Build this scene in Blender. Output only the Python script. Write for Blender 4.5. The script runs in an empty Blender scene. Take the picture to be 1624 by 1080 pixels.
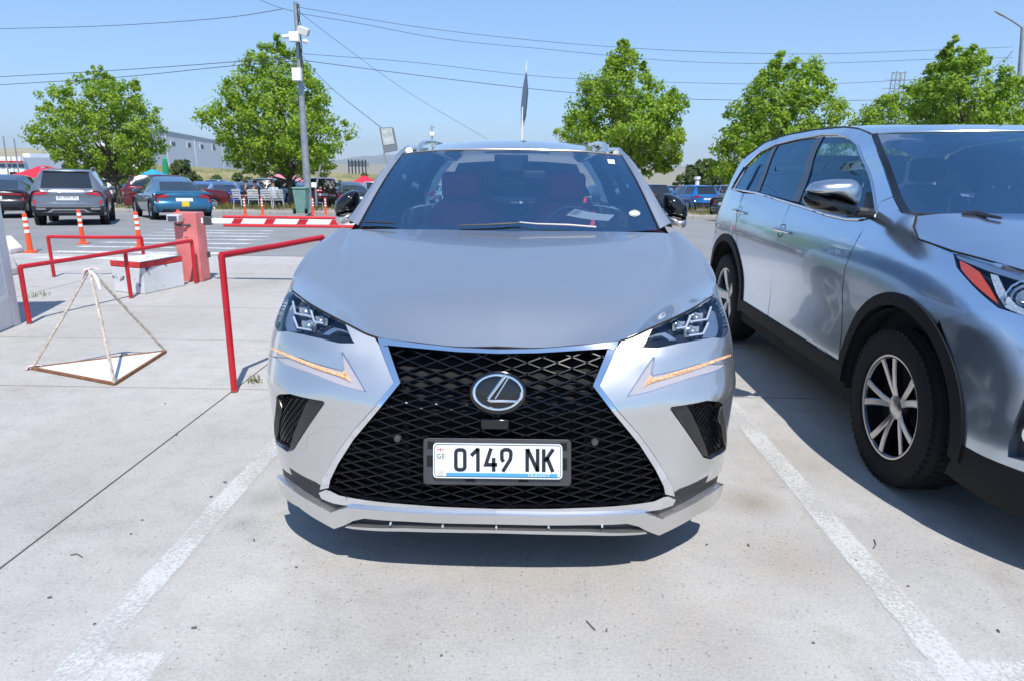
import bpy, bmesh, math, random
import numpy as np
from mathutils import Vector, Matrix
from mathutils.geometry import delaunay_2d_cdt
random.seed(7)
R = math.radians
scene = bpy.context.scene

# ------------------------------------------------------------------ camera
F_PX = 1080.0
CAM_H = 1.46
PSI, TH, RHO = R(1.17), R(14.43), R(0.55)
_fw = np.array([-math.sin(PSI)*math.cos(TH), math.cos(PSI)*math.cos(TH), -math.sin(TH)])
_r0 = np.array([math.cos(PSI), math.sin(PSI), 0.0])
_u0 = np.cross(_r0, _fw)
_R = _r0*math.cos(RHO) + _u0*math.sin(RHO)
_U = -_r0*math.sin(RHO) + _u0*math.cos(RHO)
_O = np.array([0, 0, CAM_H])
cam_data = bpy.data.cameras.new('camera')
cam_data.sensor_width = 36.0
cam_data.lens = 36.0*F_PX/1624.0
cam_data.clip_start = 0.05
cam_data.clip_end = 20000
cam = bpy.data.objects.new('camera', cam_data)
scene.collection.objects.link(cam)
cam.matrix_world = Matrix(((_R[0], _U[0], -_fw[0], 0), (_R[1], _U[1], -_fw[1], 0), (_R[2], _U[2], -_fw[2], CAM_H), (0, 0, 0, 1)))
scene.camera = cam

# ------------------------------------------------------------------ light
SUN_VEC = Vector((0.16, -0.60, 1.0)).normalized()      # towards the sun: high, behind the photographer
world = bpy.data.worlds.new('World')
scene.world = world
world.use_nodes = True
nt = world.node_tree
nt.nodes.clear()
sky = nt.nodes.new('ShaderNodeTexSky')
sky.sky_type = 'NISHITA'
sky.sun_disc = False
sky.sun_elevation = math.asin(SUN_VEC.z)
sky.sun_rotation = math.atan2(SUN_VEC.x, SUN_VEC.y)
sky.altitude = 0
sky.air_density = 1.0
sky.dust_density = 0.0
sky.ozone_density = 8.0
bg = nt.nodes.new('ShaderNodeBackground')
bg.inputs['Strength'].default_value = 0.15
wo = nt.nodes.new('ShaderNodeOutputWorld')
gm = nt.nodes.new('ShaderNodeGamma'); gm.inputs[1].default_value = 0.56
tint = nt.nodes.new('ShaderNodeMix'); tint.data_type = 'RGBA'; tint.blend_type = 'MULTIPLY'; tint.inputs[0].default_value = 1.0; tint.inputs[7].default_value = (.98, 1.22, 1.54, 1)
hs_ = nt.nodes.new('ShaderNodeHueSaturation'); hs_.inputs['Saturation'].default_value = 1.0
nt.links.new(sky.outputs[0], gm.inputs[0]); nt.links.new(gm.outputs[0], tint.inputs[6]); nt.links.new(tint.outputs[2], hs_.inputs['Color']); nt.links.new(hs_.outputs[0], bg.inputs[0])
nt.links.new(bg.outputs[0], wo.inputs[0])
sun_d = bpy.data.lights.new('sun', 'SUN')
sun_d.energy = 3.6
sun_d.angle = R(0.53)
sun_d.color = (1.0, 0.955, 0.90)
sun = bpy.data.objects.new('sun', sun_d)
scene.collection.objects.link(sun)
sun.rotation_euler = SUN_VEC.to_track_quat('Z', 'Y').to_euler()
sun.location = (0, 0, 50)
scene.view_settings.view_transform = 'Standard'
scene.view_settings.look = 'None'
scene.view_settings.gamma = 1.0
scene.view_settings.exposure = 0.68
scene.view_settings.use_curve_mapping = False
scene.cycles.max_bounces = 10
scene.cycles.transparent_max_bounces = 16
scene.cycles.sample_clamp_indirect = 6.0
scene.cycles.use_denoising = True

# ------------------------------------------------------------------ pixel <-> world
def proj(P):
    d = np.asarray(P, float) - _O
    z = d @ _fw
    return np.array([812 + F_PX*(d @ _R)/z, 540 - F_PX*(d @ _U)/z])
def ray(px, py):
    return _fw + _R*(px-812)/F_PX - _U*(py-540)/F_PX
def atY(px, py, Y):
    d = ray(px, py); p = _O + d*(Y/d[1]); return (p[0], p[1], p[2])
def atZ(px, py, Z=0.0):
    d = ray(px, py); p = _O + d*((Z-CAM_H)/d[2]); return (p[0], p[1], p[2])
def atX(px, py, X):
    d = ray(px, py); p = _O + d*(X/d[0]); return (p[0], p[1], p[2])

def gz(Y):
    "the yard is level; from the road on, the ground falls away gently"
    return -.038*(min(Y, 75.)-11.5) if Y > 11.5 else 0.0
def atG(px, py, dz=0.0):
    Y = 10.0; d = ray(px, py)
    lo, hi = .5, 400.
    for _ in range(60):
        m = (lo+hi)/2; z = CAM_H+d[2]*m/d[1]
        if z > gz(m)+dz: lo = m
        else: hi = m
    return (d[0]*lo/d[1], lo, gz(lo)+dz)
# ------------------------------------------------------------------ object helpers
ORIGIN = {}
def root(name, loc, label, cat, group=None):
    o = bpy.data.objects.new(name, None)
    scene.collection.objects.link(o)
    o.location = loc
    o.empty_display_size = 0.2
    o['label'] = label; o['category'] = cat
    if group: o['group'] = group
    ORIGIN[o.name] = Vector(loc)
    return o
def tag(o, label, cat, group=None):
    o['label'] = label; o['category'] = cat
    if group: o['group'] = group
    return o
def copy_tree(o, parent=None):
    c = o.copy(); scene.collection.objects.link(c)
    c.parent = parent
    for ch in list(o.children): copy_tree(ch, c)
    return c

class MB:
    def __init__(s): s.v = []; s.f = []; s.m = []
    def add(s, vs, fs, m=0):
        b = len(s.v); s.v.extend([tuple(map(float, p)) for p in vs])
        for f in fs: s.f.append(tuple(b+i for i in f)); s.m.append(m)
        return s
    def box(s, x0, x1, y0, y1, z0, z1, m=0):
        return s.add([(x0,y0,z0),(x1,y0,z0),(x1,y1,z0),(x0,y1,z0),(x0,y0,z1),(x1,y0,z1),(x1,y1,z1),(x0,y1,z1)],
              [(3,2,1,0),(4,5,6,7),(0,1,5,4),(1,2,6,5),(2,3,7,6),(3,0,4,7)], m)
    def obox(s, c, ax, ay, az, hx, hy, hz, m=0):
        c, ax, ay, az = map(Vector, (c, ax, ay, az)); vs = []
        for k in (-1, 1):
            for i, j in ((-1,-1),(1,-1),(1,1),(-1,1)): vs.append(c+ax*hx*i+ay*hy*j+az*hz*k)
        return s.add(vs, [(3,2,1,0),(4,5,6,7),(0,1,5,4),(1,2,6,5),(2,3,7,6),(3,0,4,7)], m)
    def tube(s, pts, r, n=10, closed=False, caps=True, m=0, squash=None, up=None):
        P = [Vector(p) for p in pts]; N = len(P); rs = r if isinstance(r, (list, tuple)) else [r]*N
        T = []
        for i in range(N):
            a = P[(i-1) % N] if (closed or i > 0) else P[i]
            b = P[(i+1) % N] if (closed or i < N-1) else P[i]
            T.append((b-a).normalized())
        u = Vector(up) if up else (Vector((0,0,1)) if abs(T[0].z) < .9 else Vector((1,0,0)))
        vs = []
        for i in range(N):
            u = (u - T[i]*u.dot(T[i])).normalized(); w = T[i].cross(u)
            for k in range(n):
                a = 2*math.pi*(k+.5)/n
                vs.append(P[i] + (u*math.cos(a)*(squash or 1) + w*math.sin(a))*rs[i])
        fs = []
        for i in range(N if closed else N-1):
            j = (i+1) % N
            for k in range(n):
                l = (k+1) % n
                fs.append((i*n+k, i*n+l, j*n+l, j*n+k))
        if caps and not closed:
            fs.append(tuple(range(n-1, -1, -1))); fs.append(tuple((N-1)*n+k for k in range(n)))
        return s.add(vs, fs, m)
    def lathe(s, prof, o=(0,0,0), axis=(0,0,1), n=24, m=0, ref=None):
        o = Vector(o); a = Vector(axis).normalized()
        u = Vector(ref) if ref else (Vector((0,0,1)) if abs(a.z) < .9 else Vector((1,0,0)))
        u = (u-a*u.dot(a)).normalized(); w = a.cross(u); vs = []
        for (r, h) in prof:
            for k in range(n):
                t = 2*math.pi*k/n; vs.append(o+a*h+(u*math.cos(t)+w*math.sin(t))*r)
        fs = []
        for i in range(len(prof)-1):
            for k in range(n):
                l = (k+1) % n; fs.append((i*n+k, i*n+l, (i+1)*n+l, (i+1)*n+k))
        return s.add(vs, fs, m)
    def grid(s, G, m=0, flip=False):
        r, c = len(G), len(G[0]); vs = [p for row in G for p in row]; fs = []
        for i in range(r-1):
            for j in range(c-1):
                f = (i*c+j, i*c+j+1, (i+1)*c+j+1, (i+1)*c+j)
                fs.append(f[::-1] if flip else f)
        return s.add(vs, fs, m)
    def poly(s, pts, m=0): return s.add(pts, [tuple(range(len(pts)))], m)
    def prism(s, pts, vec, m=0):
        n = len(pts); v = Vector(vec); P = [Vector(p) for p in pts]
        s.add(P + [p+v for p in P], [tuple(range(n))[::-1], tuple(range(n, 2*n))] + [(i, (i+1) % n, n+(i+1) % n, n+i) for i in range(n)], m)
        return s
    def mirror(s, cx):
        b = len(s.v)
        s.v += [(2*cx-x, y, z) for x, y, z in s.v]
        fs = [tuple(b+i for i in f[::-1]) for f in s.f]
        s.m += list(s.m); s.f += fs
        return s
    def mirrored(s, cx):
        o = MB(); o.v = [(2*cx-x, y, z) for x, y, z in s.v]; o.f = [f[::-1] for f in s.f]; o.m = list(s.m)
        return o
    def build(s, name, mats, parent=None, smooth=True, angle=38, bevel=0, seg=2, solid=0, label=None, kind=None, sub=0):
        me = bpy.data.meshes.new(name)
        org = Vector((0,0,0))
        if parent is not None: org = ORIGIN[parent.name]
        vs = [(x-org.x, y-org.y, z-org.z) for x, y, z in s.v]
        me.from_pydata(vs, [], s.f)
        if not isinstance(mats, (list, tuple)): mats = [mats]
        for m in mats: me.materials.append(m)
        if len(mats) > 1: me.polygons.foreach_set('material_index', s.m)
        if smooth:
            me.polygons.foreach_set('use_smooth', [True]*len(me.polygons))
            me.set_sharp_from_angle(angle=R(angle))
        me.update()
        o = bpy.data.objects.new(name, me)
        scene.collection.objects.link(o)
        ORIGIN[o.name] = org
        if parent is not None: o.parent = parent
        if solid:
            md = o.modifiers.new('solid', 'SOLIDIFY'); md.thickness = solid; md.offset = -1
        if sub:
            md = o.modifiers.new('sub', 'SUBSURF'); md.levels = sub; md.render_levels = sub
        if bevel:
            md = o.modifiers.new('bevel', 'BEVEL'); md.width = bevel; md.segments = seg; md.limit_method = 'ANGLE'; md.angle_limit = R(40)
        if label: o['label'] = label
        if kind: o['kind'] = kind
        return o

def fix_normals(o):
    bm = bmesh.new(); bm.from_mesh(o.data); bmesh.ops.recalc_face_normals(bm, faces=bm.faces); bm.to_mesh(o.data); bm.free()
def pillow(outline, Y, df, db, n=6):
    P = [np.array(atY(p[0], p[1], Y)) for p in outline]; c = sum(P)/len(P); m_ = len(P); vs = []; k_ = 0
    for i in range(-n, n+1):
        a = math.pi/2*i/n*.97; s_ = math.cos(a)**.7; d = math.sin(a)*(db if a > 0 else df)
        for p in P: vs.append(c+(p-c)*s_+np.array((0, d, 0)))
        k_ += 1
    mb = MB(); mb.add(vs, [(i*m_+j, i*m_+(j+1) % m_, (i+1)*m_+(j+1) % m_, (i+1)*m_+j) for i in range(k_-1) for j in range(m_)]+[tuple(range(m_))[::-1], tuple((k_-1)*m_+j for j in range(m_))])
    return mb
# ------------------------------------------------------------------ materials
def newmat(name):
    m = bpy.data.materials.new(name); m.use_nodes = True
    return m, m.node_tree, m.node_tree.nodes['Principled BSDF']
def N(t, typ, **kw):
    n = t.nodes.new(typ)
    for k, v in kw.items():
        if k in ('operation', 'blend_type', 'data_type', 'noise_dimensions', 'feature', 'distance', 'interpolation_type'): setattr(n, k, v)
        else: n.inputs[k].default_value = v
    return n
def ramp(t, src, stops):
    r = t.nodes.new('ShaderNodeValToRGB'); e = r.color_ramp.elements
    while len(e) < len(stops): e.new(.5)
    for el, (p, c) in zip(e, stops):
        el.position = p; el.color = (c, c, c, 1) if isinstance(c, (int, float)) else (*c, 1)
    t.links.new(src, r.inputs[0]); return r
def coords(t, scale=(1,1,1)):
    g = t.nodes.new('ShaderNodeNewGeometry')
    mp = t.nodes.new('ShaderNodeMapping'); mp.inputs['Scale'].default_value = scale
    t.links.new(g.outputs['Position'], mp.inputs[0]); return mp.outputs[0]
def objcoords(t, scale=(1,1,1)):
    g = t.nodes.new('ShaderNodeTexCoord')
    mp = t.nodes.new('ShaderNodeMapping'); mp.inputs['Scale'].default_value = scale
    t.links.new(g.outputs['Object'], mp.inputs[0]); return mp.outputs[0]
def simple(name, col, rough=.5, metal=0, coat=0, spec=.5, emis=None, es=0, noise=0, nscale=20, bump=0, alpha=1, trans=0, ior=1.45, coat_rough=.03, obj=False):
    m, t, b = newmat(name)
    b.inputs['Base Color'].default_value = (*col, 1); b.inputs['Roughness'].default_value = rough
    b.inputs['Metallic'].default_value = metal; b.inputs['Coat Weight'].default_value = coat
    b.inputs['Coat Roughness'].default_value = coat_rough
    b.inputs['Specular IOR Level'].default_value = spec; b.inputs['IOR'].default_value = ior
    b.inputs['Transmission Weight'].default_value = trans
    if emis: b.inputs['Emission Color'].default_value = (*emis, 1); b.inputs['Emission Strength'].default_value = es
    if noise or bump:
        c = (objcoords if obj else coords)(t)
        n = N(t, 'ShaderNodeTexNoise', Scale=nscale, Detail=6.0, Roughness=.6); t.links.new(c, n.inputs['Vector'])
        if noise:
            mx = t.nodes.new('ShaderNodeMix'); mx.data_type = 'RGBA'
            mx.inputs[6].default_value = (*[k*(1-noise) for k in col], 1); mx.inputs[7].default_value = (*[min(1, k*(1+noise)) for k in col], 1)
            rr = ramp(t, n.outputs[0], [(.3, 0.), (.7, 1.)])
            t.links.new(rr.outputs[0], mx.inputs[0]); t.links.new(mx.outputs[2], b.inputs['Base Color'])
            mr = t.nodes.new('ShaderNodeMapRange'); mr.inputs[3].default_value = max(0.02, rough-.08); mr.inputs[4].default_value = min(1, rough+.1)
            t.links.new(n.outputs[0], mr.inputs[0]); t.links.new(mr.outputs[0], b.inputs['Roughness'])
        if bump:
            bp = N(t, 'ShaderNodeBump', Strength=bump, Distance=.01); t.links.new(n.outputs[0], bp.inputs['Height']); t.links.new(bp.outputs[0], b.inputs['Normal'])
    return m
def paint(name, col, metal=.75, rough=.32, flake=.12, dust=.0, cior=1.5, wide=0):
    m, t, b = newmat(name)
    b.inputs['Base Color'].default_value = (*col, 1); b.inputs['Metallic'].default_value = metal
    b.inputs['Roughness'].default_value = rough
    b.inputs['Coat Weight'].default_value = 1.0; b.inputs['Coat Roughness'].default_value = .025; b.inputs['Coat IOR'].default_value = cior
    c = objcoords(t)
    vo = N(t, 'ShaderNodeTexVoronoi', Scale=900.0); t.links.new(c, vo.inputs['Vector'])
    mx = t.nodes.new('ShaderNodeMix'); mx.data_type = 'RGBA'; mx.blend_type = 'MULTIPLY'; mx.inputs[0].default_value = flake
    mx.inputs[6].default_value = (*col, 1); t.links.new(vo.outputs['Color'], mx.inputs[7]); t.links.new(mx.outputs[2], b.inputs['Base Color'])
    # thin road dust: low down and in soft patches
    n = N(t, 'ShaderNodeTexNoise', Scale=3.0, Detail=8.0, Roughness=.65); t.links.new(c, n.inputs['Vector'])
    mr = t.nodes.new('ShaderNodeMapRange'); mr.inputs[1].default_value = .3; mr.inputs[2].default_value = .8
    mr.inputs[3].default_value = rough-.01; mr.inputs[4].default_value = rough+.02+dust
    t.links.new(n.outputs[0], mr.inputs[0]); t.links.new(mr.outputs[0], b.inputs['Roughness'])
    mr2 = t.nodes.new('ShaderNodeMapRange'); mr2.inputs[1].default_value = .35; mr2.inputs[2].default_value = .85
    mr2.inputs[3].default_value = .015; mr2.inputs[4].default_value = .03+dust
    t.links.new(n.outputs[0], mr2.inputs[0]); t.links.new(mr2.outputs[0], b.inputs['Coat Roughness'])
    if wide:      # the flakes scatter part of the light widely
        b2 = t.nodes.new('ShaderNodeBsdfPrincipled'); b2.inputs['Metallic'].default_value = .8; b2.inputs['Roughness'].default_value = .58; b2.inputs['Coat Weight'].default_value = 1; b2.inputs['Coat IOR'].default_value = cior; b2.inputs['Coat Roughness'].default_value = .02
        t.links.new(mx.outputs[2], b2.inputs['Base Color']); ms = t.nodes.new('ShaderNodeMixShader'); ms.inputs[0].default_value = wide
        t.links.new(b.outputs[0], ms.inputs[1]); t.links.new(b2.outputs[0], ms.inputs[2]); t.links.new(ms.outputs[0], t.nodes['Material Output'].inputs[0])
    return m
def glassmat(name, tint, ior=1.75, rough=.0):
    """thin pane: tinted see-through plus a mirror coat by Fresnel"""
    m = bpy.data.materials.new(name); m.use_nodes = True; t = m.node_tree; t.nodes.clear()
    o = t.nodes.new('ShaderNodeOutputMaterial'); tr = t.nodes.new('ShaderNodeBsdfTransparent'); gl = t.nodes.new('ShaderNodeBsdfGlossy')
    tr.inputs[0].default_value = (*tint, 1); gl.inputs['Roughness'].default_value = rough; gl.inputs[0].default_value = (.45, .76, 1, 1)
    g = t.nodes.new('ShaderNodeNewGeometry'); dp = t.nodes.new('ShaderNodeVectorMath'); dp.operation = 'DOT_PRODUCT'
    t.links.new(g.outputs['Normal'], dp.inputs[0]); t.links.new(g.outputs['Incoming'], dp.inputs[1])
    ab = N(t, 'ShaderNodeMath', operation='ABSOLUTE'); t.links.new(dp.outputs['Value'], ab.inputs[0])
    om = N(t, 'ShaderNodeMath', operation='SUBTRACT'); om.inputs[0].default_value = 1.0; t.links.new(ab.outputs[0], om.inputs[1])
    pw = N(t, 'ShaderNodeMath', operation='POWER'); pw.inputs[1].default_value = 4.2; t.links.new(om.outputs[0], pw.inputs[0])
    f0 = ((ior-1)/(ior+1))**2
    fr = N(t, 'ShaderNodeMath', operation='MULTIPLY_ADD'); fr.inputs[1].default_value = 1-f0; fr.inputs[2].default_value = f0; t.links.new(pw.outputs[0], fr.inputs[0])
    mx = t.nodes.new('ShaderNodeMixShader')
    t.links.new(fr.outputs[0], mx.inputs[0]); t.links.new(tr.outputs[0], mx.inputs[1]); t.links.new(gl.outputs[0], mx.inputs[2]); t.links.new(mx.outputs[0], o.inputs[0])
    return m

M = {}
M['silver'] = paint('silver_paint', (.68, .67, .65), metal=.95, rough=.24, cior=1.8, wide=.24)
M['suv_silver'] = paint('pale_metallic_paint', (.60, .72, .86), metal=.93, rough=.20, cior=1.7)
M['chrome'] = simple('chrome', (.82, .83, .85), rough=.05, metal=1)
M['satin'] = simple('satin_metal', (.62, .63, .65), rough=.28, metal=1)
M['blackgloss'] = simple('gloss_black', (.006, .006, .008), rough=.12, coat=.6, noise=.3)
M['grille'] = simple('grille_black', (.004, .004, .006), rough=.14, spec=.45)
M['blackplastic'] = simple('black_plastic', (.022, .022, .025), rough=.5, noise=.25, nscale=60, bump=.05)
M['greyplastic'] = simple('dark_grey_plastic', (.055, .057, .062), rough=.42, noise=.15, nscale=80)
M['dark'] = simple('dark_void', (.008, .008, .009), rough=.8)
M['rubber'] = simple('tyre_rubber', (.011, .011, .012), rough=.75, spec=.3, noise=.35, nscale=50, bump=.1)
M['glass'] = glassmat('windscreen_glass', (.62, .69, .72), ior=3.9)
M['tint'] = glassmat('tinted_glass', (.03, .04, .05), ior=2.4)
M['lens'] = glassmat('clear_lens', (.93, .95, .97), ior=1.5)
M['white'] = simple('white_paint', (.78, .79, .80), rough=.45, noise=.05)
M['seat'] = simple('red_leather', (.70, .05, .06), rough=.45, noise=.15)
M['interior'] = simple('interior_black', (.020, .021, .024), rough=.55, noise=.2)
M['rim'] = simple('alloy_rim', (.55, .54, .55), rough=.22, metal=.95)
M['rimdark'] = simple('alloy_pocket', (.16, .18, .22), rough=.25, metal=1)
M['redlens'] = simple('red_lamp_lens', (.45, .01, .015), rough=.12, coat=.8)
M['orangelens'] = simple('orange_reflector', (.65, .07, .015), rough=.2, coat=.8)
M['amber'], _t, _b = newmat('amber_light'); _b.inputs['Roughness'].default_value = .25; _b.inputs['Coat Weight'].default_value = .6
_n = N(_t, 'ShaderNodeTexNoise', Scale=170.0, Detail=3.0); _t.links.new(coords(_t), _n.inputs['Vector']); _m = _t.nodes.new('ShaderNodeMix'); _m.data_type = 'RGBA'; _m.inputs[6].default_value = (.50, .22, .07, 1); _m.inputs[7].default_value = (.82, .62, .42, 1)
_r = ramp(_t, _n.outputs[0], [(.42, 0.), (.60, 1.)]); _t.links.new(_r.outputs[0], _m.inputs[0]); _t.links.new(_m.outputs[2], _b.inputs['Base Color']); _b.inputs['Emission Color'].default_value = (1., .45, .14, 1); _b.inputs['Emission Strength'].default_value = .20
M['text_dark'] = simple('plate_ink', (.018, .022, .032), rough=.5)
M['plate_white'] = simple('plate_white', (.80, .83, .84), rough=.35, noise=.02)
M['plate_blue'] = simple('plate_blue', (.08, .36, .75), rough=.4)

# ------------------------------------------------------------------ curved skins
def hermite(xs, ys, x):
    """non-uniform Catmull-Rom for scalars or vectors"""
    xs = list(xs); n = len(xs)
    if x <= xs[0]: i = 0
    elif x >= xs[-1]: i = n-2
    else:
        i = max(k for k in range(n-1) if xs[k] <= x)
    h = xs[i+1]-xs[i]; t = (min(max(x, xs[0]), xs[-1])-xs[i])/h
    def sl(k):
        if k == 0: return (ys[1]-ys[0])/(xs[1]-xs[0])
        if k == n-1: return (ys[-1]-ys[-2])/(xs[-1]-xs[-2])
        a = (ys[k]-ys[k-1])/(xs[k]-xs[k-1]); b = (ys[k+1]-ys[k])/(xs[k+1]-xs[k])
        w = (xs[k]-xs[k-1])/(xs[k+1]-xs[k-1]); return a*(1-w)+b*w
    m0, m1 = sl(i)*h, sl(i+1)*h
    return ys[i]*(2*t**3-3*t*t+1)+m0*(t**3-2*t*t+t)+ys[i+1]*(-2*t**3+3*t*t)+m1*(t**3-t*t)
def smooth_curve(pts, n, closed=False):
    """resampled Catmull-Rom through 2D/3D points"""
    P = [np.array(p, float) for p in pts]
    if closed: P = P+[P[0]]
    s = [0]
    for a, b in zip(P, P[1:]): s.append(s[-1]+max(1e-6, np.linalg.norm(b-a)))
    out = [hermite(s, P, s[-1]*k/n) for k in range(n+(0 if closed else 1))]
    return out

class Skin:
    """a vertical sheet: plan curve (x from centre, Y) swept up z, with a set-back table"""
    def __init__(s, plan, zs, D, dirs, cx, side, ymax=3.4):
        s.ymax = ymax
        # extra knots on the long straight flank keep the curve from overshooting
        k = next(i for i in range(len(plan)-1) if plan[i+1][1]-plan[i][1] > 2)
        a, b = plan[k], plan[k+1]; ins = [(a[0]*(1-t)+b[0]*t, a[1]*(1-t)+b[1]*t) for t in (.2, .5, .8)]
        plan = list(plan[:k+1])+ins+list(plan[k+1:])
        D = [list(r[:k+1])+[r[k]*(1-t)+r[k+1]*t for t in (.2, .5, .8)]+list(r[k+1:]) for r in D]
        dirs = list(dirs[:k+1])+[dirs[k]]*3+list(dirs[k+1:])
        s.cx, s.side = cx, side
        P = [np.array(p, float) for p in plan]; s.sk = [0]
        for a, b in zip(P, P[1:]): s.sk.append(s.sk[-1]+np.linalg.norm(b-a))
        s.P = P; s.zs = zs; s.D = [np.array(r, float) for r in D]; s.dirs = [np.array(d, float) for d in dirs]
        ss = np.linspace(0, s.sk[-1], 241); zz = np.linspace(zs[0], zs[-1], 91)
        s.ss, s.zz = ss, zz
        base = np.array([hermite(s.sk, s.P, a) for a in ss]); dr = np.array([hermite(s.sk, s.dirs, a) for a in ss])
        rows = np.array([hermite(zs, s.D, z) for z in zz])           # z x knots
        dd = np.array([[hermite(s.sk, list(r), a) for a in ss] for r in rows])
        s.G = np.zeros((len(ss), len(zz), 3))
        for j in range(len(zz)):
            q = base+dr*dd[j][:, None]
            s.G[:, j, 0] = cx+side*q[:, 0]; s.G[:, j, 1] = q[:, 1]; s.G[:, j, 2] = zz[j]
        d = s.G-_O; z = d@_fw
        s.px = np.stack([812+F_PX*(d@_R)/z, 540-F_PX*(d@_U)/z], -1)
        gs = np.gradient(s.G, axis=0); gz = np.gradient(s.G, axis=1); n = np.cross(gs, gz)
        n /= np.linalg.norm(n, axis=-1, keepdims=True)
        if n[2:20, 40, 1].mean() > 0: n = -n
        s.Nn = n
        vis = (n*(d/np.linalg.norm(d, axis=-1, keepdims=True))).sum(-1) < .12
        s.bad = np.where(vis & (s.G[..., 1] < s.ymax), 0., 1e6)
    def _idx(s, a, z):
        i = np.clip((a-s.ss[0])/(s.ss[1]-s.ss[0]), 0, len(s.ss)-1.001); j = np.clip((z-s.zz[0])/(s.zz[1]-s.zz[0]), 0, len(s.zz)-1.001)
        return int(i), int(j), i-int(i), j-int(j)
    def _bl(s, A, a, z):
        i, j, u, v = s._idx(a, z)
        return A[i, j]*(1-u)*(1-v)+A[i+1, j]*u*(1-v)+A[i, j+1]*(1-u)*v+A[i+1, j+1]*u*v
    def pt(s, a, z, off=0.0):
        p = s._bl(s.G, a, z)
        if off: p = p+s.nrm(a, z)*off
        return p
    def nrm(s, a, z):
        n = s._bl(s.Nn, a, z); return n/np.linalg.norm(n)
    def hit(s, px, py):
        """(s, z) whose picture position is nearest to the pixel, nearest sheet first"""
        d = np.hypot(s.px[..., 0]-px, s.px[..., 1]-py)+s.bad
        i, j = np.unravel_index(np.argmin(d), d.shape); a, z = s.ss[i], s.zz[j]
        for _ in range(12):
            e = s._bl(s.px, a, z)-np.array([px, py])
            if np.hypot(*e) < .05: break
            h = .004; ja = (s._bl(s.px, a+h, z)-s._bl(s.px, a-h, z))/(2*h); jz = (s._bl(s.px, a, z+h)-s._bl(s.px, a, z-h))/(2*h)
            J = np.stack([ja, jz], 1); st = np.linalg.solve(J.T@J+np.eye(2)*30, J.T@e)
            a = float(np.clip(a-np.clip(st[0], -.05, .05), s.ss[0], s.ss[-1])); z = float(np.clip(z-np.clip(st[1], -.05, .05), s.zz[0], s.zz[-1]))
        return (a, z)

def in_poly(p, poly):
    x, y = p; c = False; n = len(poly); j = n-1
    for i in range(n):
        xi, yi = poly[i]; xj, yj = poly[j]
        if (yi > y) != (yj > y) and x < (xj-xi)*(y-yi)/(yj-yi)+xi: c = not c
        j = i
    return c
def resample(poly, step):
    out = []; n = len(poly)
    for i in range(n):
        a, b = np.array(poly[i], float), np.array(poly[(i+1) % n], float)
        k = max(1, int(math.ceil(np.linalg.norm(b-a)/step)))
        for q in range(k): out.append(tuple(a+(b-a)*q/k))
    return out
def edge_dist(p, poly):
    x, y = p; best = 9
    n = len(poly)
    A = np.array(poly); B = np.roll(A, -1, 0); d = B-A; L = (d**2).sum(1)+1e-12
    t = np.clip(((x-A[:, 0])*d[:, 0]+(y-A[:, 1])*d[:, 1])/L, 0, 1)
    q = A+d*t[:, None]
    return float(np.min(np.hypot(q[:, 0]-x, q[:, 1]-y)))
def patch(fn, outline, holes=(), step=.03, rim=.015, mb=None, off=0.0, flip=False, rim_holes=None, m=0, edge_step=None):
    """triangulates an outline (with holes) on the sheet fn(a, b, off) -> point; rim turns the edges in by rim metres"""
    es = edge_step or step
    loops = [resample(outline, es)]+[resample(h, es) for h in holes]
    pts = []; edges = []
    for L in loops:
        b = len(pts); pts += L; edges += [(b+i, b+(i+1) % len(L)) for i in range(len(L))]
    A = np.array(loops[0]); x0, y0 = A.min(0); x1, y1 = A.max(0)
    y = y0+step*.5; row = 0
    while y < y1:
        x = x0+step*(.5 if row % 2 else 0.)
        while x < x1:
            p = (x, y)
            if in_poly(p, loops[0]) and not any(in_poly(p, h) for h in loops[1:]) and all(edge_dist(p, L) > step*.45 for L in loops): pts.append(p)
            x += step
        y += step*.87; row += 1
    V, _, Fs, *_ = delaunay_2d_cdt([Vector(p) for p in pts], edges, [], 0, 1e-7)
    keep = []
    for f in Fs:
        c = (sum(V[i][0] for i in f)/3, sum(V[i][1] for i in f)/3)
        if in_poly(c, loops[0]) and not any(in_poly(c, h) for h in loops[1:]): keep.append(tuple(f))
    mb = mb or MB()
    P = [fn(v[0], v[1], off) for v in V]
    # orientation: face the camera side normal of fn
    if keep:
        a, b, c = [Vector(P[i]) for i in keep[0]]
        nn = (b-a).cross(c-a); q = Vector(fn(V[keep[0][0]][0], V[keep[0][0]][1], off+.01))-a
        if (nn.dot(q) < 0) != flip: keep = [f[::-1] for f in keep]
    mb.add(P, keep, m)
    if rim:
        for k, L in enumerate(loops):
            dd = rim if (k == 0 or rim_holes is None) else rim_holes
            if not dd: continue
            n = len(L); va = [fn(p[0], p[1], off) for p in L]; vb = [fn(p[0], p[1], off-dd) for p in L]
            mb.add(va+vb, [(i, (i+1) % n, n+(i+1) % n, n+i) for i in range(n)], m)
    return mb

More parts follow.
